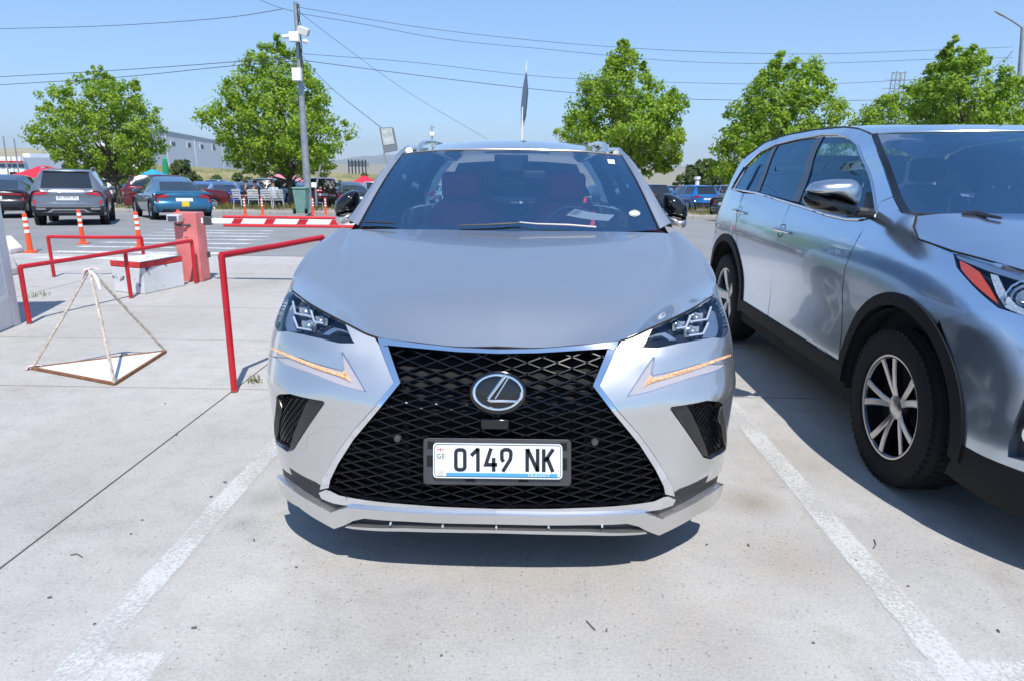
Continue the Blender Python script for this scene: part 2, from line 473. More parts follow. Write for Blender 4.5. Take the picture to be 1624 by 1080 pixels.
# ================================================================== GROUND AND SETTING
def structure(o): o['kind'] = 'structure'; return o
def concrete(name, base, joint=False, warm=1.0, speck=.5):
    m, t, b = newmat(name)
    c = coords(t)
    n1 = N(t, 'ShaderNodeTexNoise', Scale=.55, Detail=8.0, Roughness=.62); t.links.new(c, n1.inputs['Vector'])
    n2 = N(t, 'ShaderNodeTexNoise', Scale=7.0, Detail=10.0, Roughness=.7); t.links.new(c, n2.inputs['Vector'])
    n3 = N(t, 'ShaderNodeTexNoise', Scale=90.0, Detail=5.0, Roughness=.75); t.links.new(c, n3.inputs['Vector'])
    r1 = ramp(t, n1.outputs[0], [(.28, .84), (.5, 1.), (.75, 1.12)])
    r2 = ramp(t, n2.outputs[0], [(.25, .80), (.5, 1.), (.8, 1.14)])
    r3 = ramp(t, n3.outputs[0], [(.32, .50), (.47, .95), (.70, 1.28)])
    col = t.nodes.new('ShaderNodeRGB'); col.outputs[0].default_value = (*base, 1)
    cur = col.outputs[0]
    for r, f in ((r1, 1.), (r2, .9), (r3, speck)):
        mx = t.nodes.new('ShaderNodeMix'); mx.data_type = 'RGBA'; mx.blend_type = 'MULTIPLY'; mx.inputs[0].default_value = f
        t.links.new(cur, mx.inputs[6]); t.links.new(r.outputs[0], mx.inputs[7]); cur = mx.outputs[2]
    # pits and small dark stones
    for sc_, th, dk in ((48., .10, .5), (17., .045, .62)):
        v = N(t, 'ShaderNodeTexVoronoi', Scale=sc_); t.links.new(c, v.inputs['Vector'])
        # only some cells carry a pit
        sel = t.nodes.new('ShaderNodeMath'); sel.operation = 'MULTIPLY'
        sr = t.nodes.new('ShaderNodeSeparateColor'); t.links.new(v.outputs['Color'], sr.inputs[0])
        gt_ = t.nodes.new('ShaderNodeMath'); gt_.operation = 'GREATER_THAN'; gt_.inputs[1].default_value = .72; t.links.new(sr.outputs[0], gt_.inputs[0])
        rr = ramp(t, v.outputs['Distance'], [(th, 1.), (th*2.4, 0.)])
        t.links.new(gt_.outputs[0], sel.inputs[0]); t.links.new(rr.outputs[0], sel.inputs[1])
        mx = t.nodes.new('ShaderNodeMix'); mx.data_type = 'RGBA'; mx.inputs[7].default_value = (base[0]*dk, base[1]*dk, base[2]*dk, 1)
        t.links.new(sel.outputs[0], mx.inputs[0]); t.links.new(cur, mx.inputs[6]); cur = mx.outputs[2]
    # brownish stains
    n4 = N(t, 'ShaderNodeTexNoise', Scale=1.3, Detail=6.0, Roughness=.7, Distortion=.6)
    mp = t.nodes.new('ShaderNodeMapping'); mp.inputs['Location'].default_value = (3.1, 7.7, 0); t.links.new(c, mp.inputs[0]); t.links.new(mp.outputs[0], n4.inputs['Vector'])
    r4 = ramp(t, n4.outputs[0], [(.56, 0.), (.74, .55)])
    mx = t.nodes.new('ShaderNodeMix'); mx.data_type = 'RGBA'; mx.blend_type = 'MULTIPLY'; mx.inputs[7].default_value = (.80, .73, .63, 1)
    t.links.new(r4.outputs[0], mx.inputs[0]); t.links.new(cur, mx.inputs[6]); cur = mx.outputs[2]
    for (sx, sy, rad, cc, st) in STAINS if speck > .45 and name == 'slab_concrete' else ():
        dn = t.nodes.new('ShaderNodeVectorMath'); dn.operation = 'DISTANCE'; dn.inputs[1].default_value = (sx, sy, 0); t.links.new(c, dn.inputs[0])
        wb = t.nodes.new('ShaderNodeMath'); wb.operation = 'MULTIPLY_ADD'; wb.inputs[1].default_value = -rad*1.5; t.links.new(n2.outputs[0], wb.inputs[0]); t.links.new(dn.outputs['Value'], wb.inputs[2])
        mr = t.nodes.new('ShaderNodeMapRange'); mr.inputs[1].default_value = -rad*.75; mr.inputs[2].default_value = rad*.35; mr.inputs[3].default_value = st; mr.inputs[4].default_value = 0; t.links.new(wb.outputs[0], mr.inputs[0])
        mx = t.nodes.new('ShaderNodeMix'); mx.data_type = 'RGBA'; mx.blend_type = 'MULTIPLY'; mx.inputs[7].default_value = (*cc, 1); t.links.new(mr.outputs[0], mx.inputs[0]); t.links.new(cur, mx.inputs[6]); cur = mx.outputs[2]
    t.links.new(cur, b.inputs['Base Color']); b.inputs['Roughness'].default_value = .85; b.inputs['Specular IOR Level'].default_value = .3
    bp = N(t, 'ShaderNodeBump', Strength=.55, Distance=.004); t.links.new(n3.outputs[0], bp.inputs['Height']); t.links.new(bp.outputs[0], b.inputs['Normal'])
    return m
STAINS = []
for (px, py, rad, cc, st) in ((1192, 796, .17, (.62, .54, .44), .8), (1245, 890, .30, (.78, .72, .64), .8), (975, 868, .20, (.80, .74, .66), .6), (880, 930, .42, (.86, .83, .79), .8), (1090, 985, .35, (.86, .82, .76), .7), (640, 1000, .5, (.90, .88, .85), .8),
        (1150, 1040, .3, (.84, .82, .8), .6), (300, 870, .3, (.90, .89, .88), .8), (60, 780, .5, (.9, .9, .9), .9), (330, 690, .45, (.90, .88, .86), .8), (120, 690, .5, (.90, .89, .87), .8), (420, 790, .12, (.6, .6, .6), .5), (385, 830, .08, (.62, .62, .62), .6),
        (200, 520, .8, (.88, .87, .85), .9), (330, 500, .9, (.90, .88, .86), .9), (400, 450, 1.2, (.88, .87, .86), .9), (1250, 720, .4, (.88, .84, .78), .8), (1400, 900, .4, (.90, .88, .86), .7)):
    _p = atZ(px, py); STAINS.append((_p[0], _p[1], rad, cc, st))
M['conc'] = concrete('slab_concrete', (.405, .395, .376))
M['asph'] = concrete('asphalt', (.235, .238, .243), speck=.35)
M['lot'] = concrete('lot_asphalt', (.25, .25, .25), speck=.3)
M['kerb'] = concrete('kerb_concrete', (.36, .345, .32))
M['joint'] = simple('joint_filler', (.05, .048, .045), rough=.9)
M['soil'] = simple('dry_soil', (.25, .235, .18), rough=.95, noise=.25, nscale=.6)
g = MB(); 
g.add([(-4000, -60, -.08), (4000, -60, -.08), (4000, 11.5, -.08), (-4000, 11.5, -.08), (4000, 75, gz(75)-.12), (-4000, 75, gz(75)-.12), (4000, 6300, gz(75)-.12), (-4000, 6300, gz(75)-.12)], [(0, 1, 2, 3), (3, 2, 4, 5), (5, 4, 6, 7)])
structure(g.build('ground', M['soil'], smooth=False))
base = MB(); base.add([(-60, -20, -.014), (60, -20, -.014), (60, 10.9, -.014), (-60, 10.9, -.014)], [(0, 1, 2, 3)])
pave = structure(base.build('pavement', M['joint'], smooth=False)); ORIGIN[pave.name] = Vector((0, 0, 0))
xs_j = [-20.3, -16.6, -12.95, -9.3, -5.6, -1.93, 5.45, 9.1, 12.8, 16.5]
ys_j = [-16., -11.2, -6.2, -1.2, 4.27, 5.54, 6.86, 9.06, 10.88]
rnd = random.Random(3)
for i in range(len(xs_j)-1):
    for j in range(len(ys_j)-1):
        x0, x1, y0, y1 = xs_j[i], xs_j[i+1], ys_j[j], ys_j[j+1]
        gp = .005; gq = (.009 if j in (4, 5, 7) else .006); 
        dz = rnd.uniform(-.0006, .0006)
        mb = MB(); e = .0
        a = [(x0+gp, y0+gq), (x1-gp, y0+gq), (x1-gp, y1-gq), (x0+gp, y1-gq)]; s4 = [(1, 1), (-1, 1), (-1, -1), (1, -1)]
        mb.add([(x, y, -.03) for x, y in a]+[(x, y, dz) for x, y in a],
               [(k, (k+1) % 4, 4+(k+1) % 4, 4+k) for k in range(4)]+[(4, 5, 6, 7)])
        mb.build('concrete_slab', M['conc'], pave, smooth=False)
road = MB().add([(-70, 10.9, 0), (70, 10.9, 0), (70, 11.5, 0), (-70, 11.5, 0), (70, 30, gz(30)), (-70, 30, gz(30))], [(0, 1, 2, 3), (3, 2, 4, 5)]); structure(road.build('road', M['asph'], smooth=False))

# worn paint
def wornpaint(name, col, cover=.5, sc=38.):
    m = bpy.data.materials.new(name); m.use_nodes = True; t = m.node_tree; b = t.nodes['Principled BSDF']; o = t.nodes['Material Output']
    b.inputs['Base Color'].default_value = (*col, 1); b.inputs['Roughness'].default_value = .6
    c = coords(t)
    n = N(t, 'ShaderNodeTexNoise', Scale=sc, Detail=8.0, Roughness=.75); t.links.new(c, n.inputs['Vector'])
    n2 = N(t, 'ShaderNodeTexNoise', Scale=3.0, Detail=4.0); t.links.new(c, n2.inputs['Vector'])
    ad = t.nodes.new('ShaderNodeMath'); ad.operation = 'MULTIPLY_ADD'; ad.inputs[1].default_value = .55; t.links.new(n2.outputs[0], ad.inputs[0]); t.links.new(n.outputs[0], ad.inputs[2])
    av = t.nodes.new('ShaderNodeAttribute'); av.attribute_name = 'cov'
    a2 = t.nodes.new('ShaderNodeMath'); a2.operation = 'MULTIPLY_ADD'; a2.inputs[1].default_value = .42; t.links.new(av.outputs['Fac'], a2.inputs[0]); t.links.new(ad.outputs[0], a2.inputs[2])
    r = t.nodes.new('ShaderNodeMapRange'); r.inputs[1].default_value = cover+.50; r.inputs[2].default_value = cover+.76; r.inputs[3].default_value = .06; r.inputs[4].default_value = .86; t.links.new(a2.outputs[0], r.inputs[0])
    tr = t.nodes.new('ShaderNodeBsdfTransparent'); mx = t.nodes.new('ShaderNodeMixShader')
    t.links.new(r.outputs[0], mx.inputs[0]); t.links.new(tr.outputs[0], mx.inputs[1]); t.links.new(b.outputs[0], mx.inputs[2]); t.links.new(mx.outputs[0], o.inputs[0])
    return m
M['line'] = wornpaint('worn_line_paint', (.58, .58, .56), .50, 75.)
M['zebra'] = wornpaint('zebra_paint', (.76, .76, .76), .50, 20.)
def marking(name, x0, x1, y0, y1, mat, z=.0022, step=.05, jit=.004, skew=0.):
    mb = MB(); r_ = random.Random(int((x0+y0)*997)); n = max(2, int((y1-y0)/step)); m_ = 4
    if (x1-x0) > (y1-y0):
        n = max(2, int((x1-x0)/step)); A = [[(x0+(x1-x0)*i/n, (y0 if k == 0 else y1)+r_.uniform(-jit, jit)+skew*(x1-x0)*i/n, z) for i in range(n+1)] for k in (0, 1)]
    else: A = [[((x0 if k == 0 else x1)+r_.uniform(-jit, jit), y0+(y1-y0)*i/n, z) for i in range(n+1)] for k in (1, 0)]
    A = [[(x, y, zz+gz(y)) for x, y, zz in r] for r in A]
    B = [A[0], [tuple(np.array(p)*.82+np.array(q)*.18) for p, q in zip(A[0], A[-1])], [tuple(np.array(p)*.18+np.array(q)*.82) for p, q in zip(A[0], A[-1])], A[-1]]
    o = structure(mb.grid(B).build(name, mat, smooth=False)); at = o.data.attributes.new('cov', 'FLOAT', 'POINT'); nn_ = len(A[0])
    at.data.foreach_set('value', [0. if (r in (0, 3) or i in (0, nn_-1)) else 1. for r in range(4) for i in range(nn_)]); return o
marking('parking_line', -1.395, -1.255, 1.62, 6.9, M['line'], z=.0030)
marking('parking_line', 1.228, 1.380, 1.62, 6.9, M['line'], z=.0030)
marking('parking_line_end', -1.42, -1.04, 1.60, 1.79, M['line'])
marking('parking_line_end', 1.06, 2.4, 1.60, 1.845, M['line'])
zy = [(408.5, 39), (399.5, 72), (391.3, 112), (384.6, 155), (378.8, 190), (373.5, 215), (369, 235), (365, 250)]
for k, (py, px) in enumerate(zy):
    p = atG(px, py); marking('crossing_stripe', p[0], p[0]+3.1, p[1]-.16, p[1]+.16, M['zebra'], step=.2, jit=.01)
p = atZ(20, 352)
marking('road_edge_line', -40, -11.5, 28.1, 28.25, M['zebra'], step=.5)
marking('road_edge_line', 2.0, 40, 27.2, 27.35, M['zebra'], step=.5)
# paved patches left of the crossing
q0, q1, q2 = atZ(5, 386), atZ(28, 398), atZ(37, 402)
# raised median with kerb, gravel and dry grass
M['gravel'] = concrete('gravel', (.33, .30, .26), speck=1.)
mb = MB(); kz = .13
med = [(-60, 28.6), (-1.0, 29.6), (40, 28.6), (40, 38.5), (-60, 39.5)]
mb.add([(x, y, gz(y)+kz-.004) for x, y in med], [(0, 1, 2, 3, 4)]); structure(mb.build('median', M['gravel'], smooth=False))
def kerbline(pts, name='kerb'):
    for (x0, y0), (x1, y1) in zip(pts, pts[1:]):
        L_ = math.hypot(x1-x0, y1-y0); n = int(L_/1.0); dx, dy = (x1-x0)/L_, (y1-y0)/L_
        for k in range(n):
            s = L_*k/n; e = L_*(k+1)/n-.012
            xa = x0+dx*(s+e)/2
            mb = MB(); mb.obox(((x0+dx*(s+e)/2), (y0+dy*(s+e)/2)-.07, gz(y0+dy*(s+e)/2)+kz/2+rnd.uniform(-.004, .004)), (dx, dy, 0), (-dy, dx, 0), (0, 0, 1), (e-s)/2, .075, kz/2)
            o = mb.build('kerb_stone', M['kerb'], MED, smooth=False, bevel=.012)
MED = [o for o in bpy.data.objects if o.name == 'median'][0]; ORIGIN[MED.name] = Vector((0, 0, 0))
kerbline([(-34, 29.04), (-1.0, 29.6)]); kerbline([(1.0, 29.55), (26, 28.95)])
lot = MB().add([(-120, 29, gz(29)-.004), (120, 29, gz(29)-.004), (120, 75, gz(75)-.004), (-120, 75, gz(75)-.004), (120, 90, gz(75)-.004), (-120, 90, gz(75)-.004)], [(0, 1, 2, 3), (3, 2, 4, 5)]); structure(lot.build('car_park', M['lot'], smooth=False))

# ---- small litter on the slabs
mb = MB(); rr_ = random.Random(8)
for (px, py, s_) in ((335, 788, 9), (357, 765, 10), (79, 948, 8), (403, 857, 9), (308, 996, 10), (226, 825, 5), (208, 847, 5), (280, 690, 9), (320, 657, 6), (1583, 1001, 8), (962, 1000, 7), (1187, 865, 9), (1121, 864, 6), (1357, 889, 5), (470, 900, 6), (700, 1040, 5), (1290, 1020, 5), (150, 990, 5), (262, 640, 6), (1440, 930, 5)):
    p = atZ(px, py); k = s_*.0006; a = rr_.uniform(0, 3); mb.obox((p[0], p[1], .003), (math.cos(a), math.sin(a), 0), (-math.sin(a), math.cos(a), 0), (0, 0, 1), k*1.3, k*.55, .003)
for pts in ([(930, 985), (936, 992), (944, 1000)], [(1386, 856), (1389, 864), (1385, 870)], [(112, 881), (122, 879), (131, 884)]): mb.tube([Vector(atZ(*p))+Vector((0, 0, .004)) for p in pts], .0022, 5)
mb.build('litter', simple('litter_dark', (.12, .11, .10), rough=.8))['kind'] = 'stuff'
# ---- grass tufts (median and one at the slab joint)
def grass(name, spots, seed, h=.22, mat=None):
    r_ = random.Random(seed); mb = MB()
    for (x, y, z, n, rad, hh) in spots:
        for _ in range(n):
            a = r_.uniform(0, 6.28); d = rad*math.sqrt(r_.random()); bx, by = x+math.cos(a)*d, y+math.sin(a)*d
            t = r_.uniform(0, 6.28); l = hh*r_.uniform(.5, 1.1); w_ = l*.035+.002; lx, ly = r_.uniform(-.5, .5)*l, r_.uniform(-.5, .5)*l
            cx_, cy_ = math.cos(t)*w_, math.sin(t)*w_
            mb.add([(bx-cx_, by-cy_, z), (bx+cx_, by+cy_, z), (bx+cx_*.7+lx*.4, by+cy_*.7+ly*.4, z+l*.6), (bx-cx_*.7+lx*.4, by-cy_*.7+ly*.4, z+l*.6), (bx+lx, by+ly, z+l)], [(0, 1, 2, 3), (3, 2, 4)])
    o = mb.build(name, mat, smooth=False); o['kind'] = 'stuff'; return o
def leafmat(name, c1, c2, trans=.35):
    m = bpy.data.materials.new(name); m.use_nodes = True; t = m.node_tree; b = t.nodes['Principled BSDF']; o = t.nodes['Material Output']
    gm_ = t.nodes.new('ShaderNodeNewGeometry'); mx = t.nodes.new('ShaderNodeMix'); mx.data_type = 'RGBA'; mx.inputs[6].default_value = (*c1, 1); mx.inputs[7].default_value = (*c2, 1)
    t.links.new(gm_.outputs['Random Per Island'], mx.inputs[0]); t.links.new(mx.outputs[2], b.inputs['Base Color']); b.inputs['Roughness'].default_value = .45; b.inputs['Specular IOR Level'].default_value = .35
    tl = t.nodes.new('ShaderNodeBsdfTranslucent'); tc = t.nodes.new('ShaderNodeMix'); tc.data_type = 'RGBA'; tc.blend_type = 'MULTIPLY'; tc.inputs[0].default_value = 1; t.links.new(mx.outputs[2], tc.inputs[6]); tc.inputs[7].default_value = (1.5, 1.6, .6, 1)
    t.links.new(tc.outputs[2], tl.inputs[0]); ms = t.nodes.new('ShaderNodeMixShader'); ms.inputs[0].default_value = trans
    t.links.new(b.outputs[0], ms.inputs[1]); t.links.new(tl.outputs[0], ms.inputs[2]); t.links.new(ms.outputs[0], o.inputs[0]); return m
M['leaf'] = leafmat('plane_leaf', (.10, .20, .015), (.36, .47, .045), .48)
M['leaf_far'] = leafmat('far_leaf', (.05, .085, .02), (.12, .16, .045))
M['grassmat'] = leafmat('grass_blade', (.07, .11, .02), (.26, .22, .09))
M['drygrass'] = leafmat('dry_grass_blade', (.16, .15, .06), (.36, .28, .14))
M['bark'] = simple('bark', (.13, .115, .085), rough=.9, noise=.4, nscale=14, bump=.6)
r_ = random.Random(5); sp = []
for k in range(260):
    y_ = r_.uniform(30.2, 36); sp.append((r_.uniform(-27, -6.0), y_, kz+gz(y_), 22, .35, r_.uniform(.14, .38)))
for k in range(90):
    y_ = r_.uniform(30.2, 34); sp.append((r_.uniform(2, 15), y_, kz+gz(y_), 22, .35, r_.uniform(.16, .5)))
grass('grass', sp, 1, mat=M['grassmat'])
gx = atZ(405, 606); grass('joint_grass', [(gx[0], gx[1], 0, 26, .05, .06), (gx[0]+.3, gx[1]+.45, 0, 12, .04, .04), (atZ(60, 470)[0], atZ(60, 470)[1], 0, 40, .15, .05), (atZ(300, 392)[0], atZ(300, 392)[1], 0, 60, .3, .07)], 2, mat=M['grassmat'])

# ---- trees
LEAF = [(0, -.5), (.16, -.22), (.50, -.20), (.33, .02), (.42, .30), (.16, .24), (0, .55), (-.16, .24), (-.42, .30), (-.33, .02), (-.50, -.20), (-.16, -.22)]
def tree(name, outline, Y, trunk_px, label, seed, group=None, nclump=420, nleaf=58, leaf=.148, mat=None, depth=1.0, trunk=True, dens=1.0):
    r_ = random.Random(seed)
    W = [atY(px, py, Y) for px, py in outline]; poly = [(p[0], p[2]) for p in W]
    zs_ = [p[1] for p in poly]; z0, z1 = min(zs_), max(zs_); cx0 = sum(p[0] for p in poly)/len(poly)
    bx = atY(trunk_px[0], trunk_px[1], Y)[0]
    t = root(name, (bx, Y, gz(Y)), label, 'tree', group)
    def span(z):
        xsn = []
        n = len(poly)
        for i in range(n):
            (x0, a), (x1, b) = poly[i], poly[(i+1) % n]
            if (a > z) != (b > z): xsn.append(x0+(x1-x0)*(z-a)/(b-a))
        return (min(xsn), max(xsn)) if len(xsn) > 1 else None
    HM = max((s_[1]-s_[0])/2 for s_ in (span(z0+(z1-z0)*k/24) for k in range(1, 24)) if s_)
    clumps = []
    tries = 0
    while len(clumps) < nclump and tries < 20000:
        tries += 1
        z = r_.uniform(z0, z1); s = span(z)
        if not s: continue
        c, h = (s[0]+s[1])/2, (s[1]-s[0])/2
        if r_.random() > min(1., .06+1.5*(h/HM)**1.3): continue
        a = r_.uniform(0, 2*math.pi); q = r_.random()**.38
        x = c+h*q*math.cos(a)*.97; y = h*depth*q*math.sin(a)*.92
        rc = r_.uniform(.20, .52)*min(1., .35+h/3.4)
        if not all(in_poly(q_, poly) for q_ in ((x, z), (x-rc*.7, z), (x+rc*.7, z), (x, z+rc*.75))): continue
        if q < .35 and r_.random() < .6: continue
        clumps.append((x, Y+y, z, rc))
    ctr = Vector(((poly[0][0]+cx0)/2, Y, z0+(z1-z0)*.45))
    mb = MB(); V = []; Fc = []
    for (x, y, z, rad) in clumps:
        nl = int(nleaf*dens*r_.uniform(.6, 1.3))
        out = (Vector((x, y, z))-ctr).normalized()
        for _ in range(nl):
            d = Vector((r_.gauss(0, 1), r_.gauss(0, 1), r_.gauss(0, .8))); d = d.normalized()*rad*r_.random()**.5
            p = Vector((x, y, z))+d
            nrm = (out*.5+d.normalized()*.5+Vector((r_.gauss(0, .5), r_.gauss(0, .5), .55+r_.gauss(0, .45)))).normalized()
            u = nrm.orthogonal().normalized(); u.rotate(Matrix.Rotation(r_.uniform(0, 6.28), 3, nrm)); w = nrm.cross(u); s = leaf*r_.uniform(.6, 1.25); k = len(V); fold = r_.uniform(.05, .22)
            for lx, ly in LEAF: V.append(p+u*lx*s+w*ly*s-nrm*abs(lx)*fold*s*2)
            Fc.append((k, k+1, k+5, k+6)); Fc.append((k, k+6, k+7, k+11)); Fc.append((k+1, k+2, k+3, k+4, k+5)); Fc.append((k+7, k+8, k+9, k+10, k+11))
    mb.add(V, Fc); cr = mb.build('crown', mat or M['leaf'], t, smooth=False); cr['kind'] = 'stuff'
    if trunk:
        tb = MB(); ht = z0+(z1-z0)*.62; top = Vector((ctr.x, Y, ht))
        pts = [Vector((bx, Y, gz(Y))), Vector((bx+.02, Y, gz(Y)+.4)), Vector((bx*.8+ctr.x*.2, Y+.03, z0*.8+.3)), Vector((bx*.45+ctr.x*.55, Y-.02, z0*.6+ht*.4)), top]
        tb.tube([tuple(p) for p in smooth_curve(pts, 14)], [.15*(1-.055*i)+.01 for i in range(15)], 9); tb.build('trunk', M['bark'], t)
        br = MB(); sel = [c for c in clumps if c[3] > .27]; r_.shuffle(sel)
        for (x, y, z, rad) in sel[:70]:
            f = r_.uniform(.25, .85); b0 = Vector(tuple(hermite([0, 1, 2, 3, 4], [np.array(p) for p in pts], 1.5+2.5*f*min(1, max(.1, (z-z0)/(z1-z0)))))); e_ = Vector((x, y, z)); L_ = (e_-b0).length
            m_ = b0.lerp(e_, .5)+Vector((0, 0, -.08*L_)); br.tube([b0, m_, e_], [.04, .025, .008], 5)
        b_ = br.build('branches', M['bark'], t); b_['kind'] = 'stuff'
    return t
T1 = [(157,98),(148,103),(140,120),(125,128),(110,125),(112,142),(85,142),(70,155),(75,165),(62,180),(68,192),(52,212),(68,232),(80,245),(105,262),(130,275),(165,282),(200,275),(235,262),(258,245),(250,225),(257,205),(245,190),(240,160),(222,150),(215,130),(200,118),(180,117),(175,128),(168,110)]
T2 = [(449,50),(427,57),(419,74),(404,80),(390,80),(386,100),(371,111),(371,137),(358,148),(340,137),(336,148),(343,163),(321,178),(316,193),(330,207),(338,222),(349,244),(371,259),(382,278),(401,272),(427,270),(460,276),(490,270),(527,270),(541,256),(553,237),(564,211),(549,193),(527,181),(527,163),(516,141),(504,122),(501,100),(482,94),(471,74),(467,63)]
T3 = [(981,59),(976,76),(962,84),(952,105),(943,117),(916,117),(913,138),(907,158),(896,158),(893,173),(884,197),(872,209),(884,221),(904,224),(949,230),(993,247),(1014,277),(1050,278),(1067,268),(1085,247),(1094,218),(1088,188),(1094,164),(1079,141),(1067,129),(1053,135),(1041,138),(1038,114),(1032,87),(1017,96),(1008,78),(993,61)]
T4 = [(1239,78),(1223,90),(1206,115),(1171,135),(1168,156),(1147,170),(1147,198),(1133,226),(1122,253),(1115,278),(1154,290),(1230,290),(1310,285),(1345,240),(1345,194),(1338,174),(1317,139),(1303,101),(1282,90),(1268,97),(1251,87)]
T5 = [(1345,195),(1360,178),(1385,160),(1400,148),(1420,140),(1440,130),(1470,135),(1485,160),(1490,230),(1440,262),(1380,262),(1350,240)]
T6 = [(1515,52),(1497,80),(1473,85),(1470,110),(1452,125),(1448,160),(1455,200),(1470,260),(1600,270),(1628,240),(1630,160),(1604,112),(1590,120),(1577,130),(1564,100),(1560,85),(1545,70),(1530,70)]
tree('plane_tree', T1, 39, (189, 321), 'broad leafy plane tree behind the grey car, leftmost of the row', 11, 'plane trees along the median')
tree('plane_tree', T2, 36, (463, 333), 'tall leafy plane tree behind the grey lamp pole and green bin', 12, 'plane trees along the median', nclump=520)
tree('plane_tree', T3, 35, (984, 335), 'pointed plane tree rising right behind the middle car', 13, 'plane trees along the median', nclump=470)
tree('plane_tree', T4, 34, (1235, 335), 'leafy plane tree rising behind the rear end of the tall suv', 14, 'plane trees along the median', nclump=470)
tree('plane_tree', T5, 44, (1420, 335), 'lower plane tree seen between two taller ones above the suv roof', 15, 'plane trees along the median', nclump=260)
tree('plane_tree', T6, 34, (1540, 335), 'tall plane tree at the right edge beside the street lamp', 16, 'plane trees along the median', nclump=470)
tree('far_tree', [(1068,294),(1076,280),(1088,268),(1102,257),(1120,250),(1142,252),(1165,262),(1180,296)], 66, (1120, 300), 'rounded olive green tree far behind the bright blue car', 17, nclump=240, nleaf=50, leaf=.24, mat=M['leaf_far'])
tree('far_tree', [(270,288),(268,268),(278,254),(292,251),(302,262),(306,274),(316,290)], 66, (290, 300), 'small grey green tree beside the closed green parasol', 18, nclump=110, nleaf=45, leaf=.2, mat=M['leaf_far'])
tree('far_tree', [(118,284),(122,268),(150,262),(190,266),(235,262),(245,286)], 54, (180, 300), 'low green tree behind the leftmost plane tree', 19, nclump=150, nleaf=40, leaf=.2)

# ---- railings, bollards and the other yard furniture
def chipped(name, col, chip, lo, sc):
    m, t, b = newmat(name); c = coords(t); n = N(t, 'ShaderNodeTexNoise', Scale=sc, Detail=7.0, Roughness=.7); t.links.new(c, n.inputs['Vector'])
    r = ramp(t, n.outputs[0], [(lo, 0.), (lo+.02, 1.)]); n2 = N(t, 'ShaderNodeTexNoise', Scale=4.0, Detail=6.0); t.links.new(c, n2.inputs['Vector']); r2 = ramp(t, n2.outputs[0], [(.3, .78), (.7, 1.1)])
    mx = t.nodes.new('ShaderNodeMix'); mx.data_type = 'RGBA'; mx.inputs[6].default_value = (*col, 1); mx.inputs[7].default_value = (*chip, 1); t.links.new(r.outputs[0], mx.inputs[0])
    m2 = t.nodes.new('ShaderNodeMix'); m2.data_type = 'RGBA'; m2.blend_type = 'MULTIPLY'; m2.inputs[0].default_value = 1; t.links.new(mx.outputs[2], m2.inputs[6]); t.links.new(r2.outputs[0], m2.inputs[7]); t.links.new(m2.outputs[2], b.inputs['Base Color'])
    b.inputs['Roughness'].default_value = .38; bp = N(t, 'ShaderNodeBump', Strength=.35, Distance=.002); bp.invert = True; t.links.new(r.outputs[0], bp.inputs['Height']); t.links.new(bp.outputs[0], b.inputs['Normal']); return m
M['redpaint'] = chipped('red_enamel', (.50, .010, .022), (.34, .20, .20), .665, 26.)
M['wornred'] = simple('sun_faded_red', (.55, .11, .12), rough=.5, noise=.25, nscale=7)
def height_at(bpx, tpx):
    """height of the picture point tpx above the ground point bpx (same vertical)"""
    b = atZ(*bpx); p = atY(tpx[0], tpx[1], b[1]); return b, p[2]
def railing(label, posts, rail_pts, r=.021, z=None):
    b0 = atZ(*posts[0]); t = root('railing', (b0[0], b0[1], 0), label, 'railing', 'red tube railings')
    P = [atZ(*p) for p in posts]
    for p in P:
        mb = MB(); mb.tube([(p[0], p[1], 0), (p[0], p[1], z-.0)], r, 14); mb.build('post', M['redpaint'], t)
        mb = MB(); mb.tube([(p[0], p[1], 0), (p[0], p[1], .012)], r*1.12, 14); mb.build('post_foot', simple('foot_rust', (.20, .10, .08), rough=.8, noise=.4), t)
    A, B = rail_pts or (P[0], P[-1])
    mb = MB(); mb.tube([(A[0], A[1], z), ((A[0]+B[0])/2, (A[1]+B[1])/2, z-.004), (B[0], B[1], z)], r, 14); mb.build('top_rail', M['redpaint'], t)
    MB().lathe([(.001, .0), (r*.9, -.004), (r*1.02, -.012), (r*1.02, -.03)], (A[0], A[1], z+r*.4), (0, 0, 1), 14).build('rail_joint', M['redpaint'], t)
    return t
b_, hz = height_at((372, 622), (357, 406))
farp = atZ(511, 377, hz)
proj0 = proj((farp[0], farp[1], 0))
railing('red tube railing beside the middle car, nearest of the railings', [(372, 621), tuple(proj0)], None, z=hz)
b_, hz2 = height_at((47, 514), (33, 424))
railing('red tube railing with three posts running past the painted block', [(47, 514), (208, 473.5), (311, 450)], None, z=hz2)
b_, hz3 = height_at((86, 440), (77, 376))
e3 = atZ(224, 377, hz3); railing('red tube railing standing farther back beyond the three post railing', [(86, 440), tuple(proj((e3[0], e3[1], 0)))], None, z=hz3)

# wire-frame tetrahedron marker
c1, c2, c3 = [Vector(atZ(*p)) for p in ((52, 586), (182, 611), (263, 559.5))]
sh_ = Vector(atZ(194, 559)); d_ = Vector(tuple(ray(142, 427))); o_ = Vector((0, 0, CAM_H))
best = min(((o_+d_*t_)-(sh_+SUN_VEC*s_)).length*1e3+0 for t_ in (1,) for s_ in (1,))
A_m = np.stack([np.array(d_), -np.array(SUN_VEC)], 1); sol = np.linalg.lstsq(A_m, np.array(sh_-o_), rcond=None)[0]
apex = (o_+d_*sol[0])
cen3 = (c1+c2+c3)/3; apex = o_+d_*(((cen3.y*.7+apex.y*.3)-o_.y)/d_.y)
M['rustbar'] = simple('chipped_white_bar', (.48, .42, .35), rough=.7, noise=.45, nscale=35, bump=.2)
M['rust'] = simple('rust', (.22, .10, .045), rough=.85, noise=.5, nscale=40)
pt = root('pyramid_marker', tuple(cen3), 'white and rusty bar pyramid standing over a white triangular sheet on the concrete', 'marker')
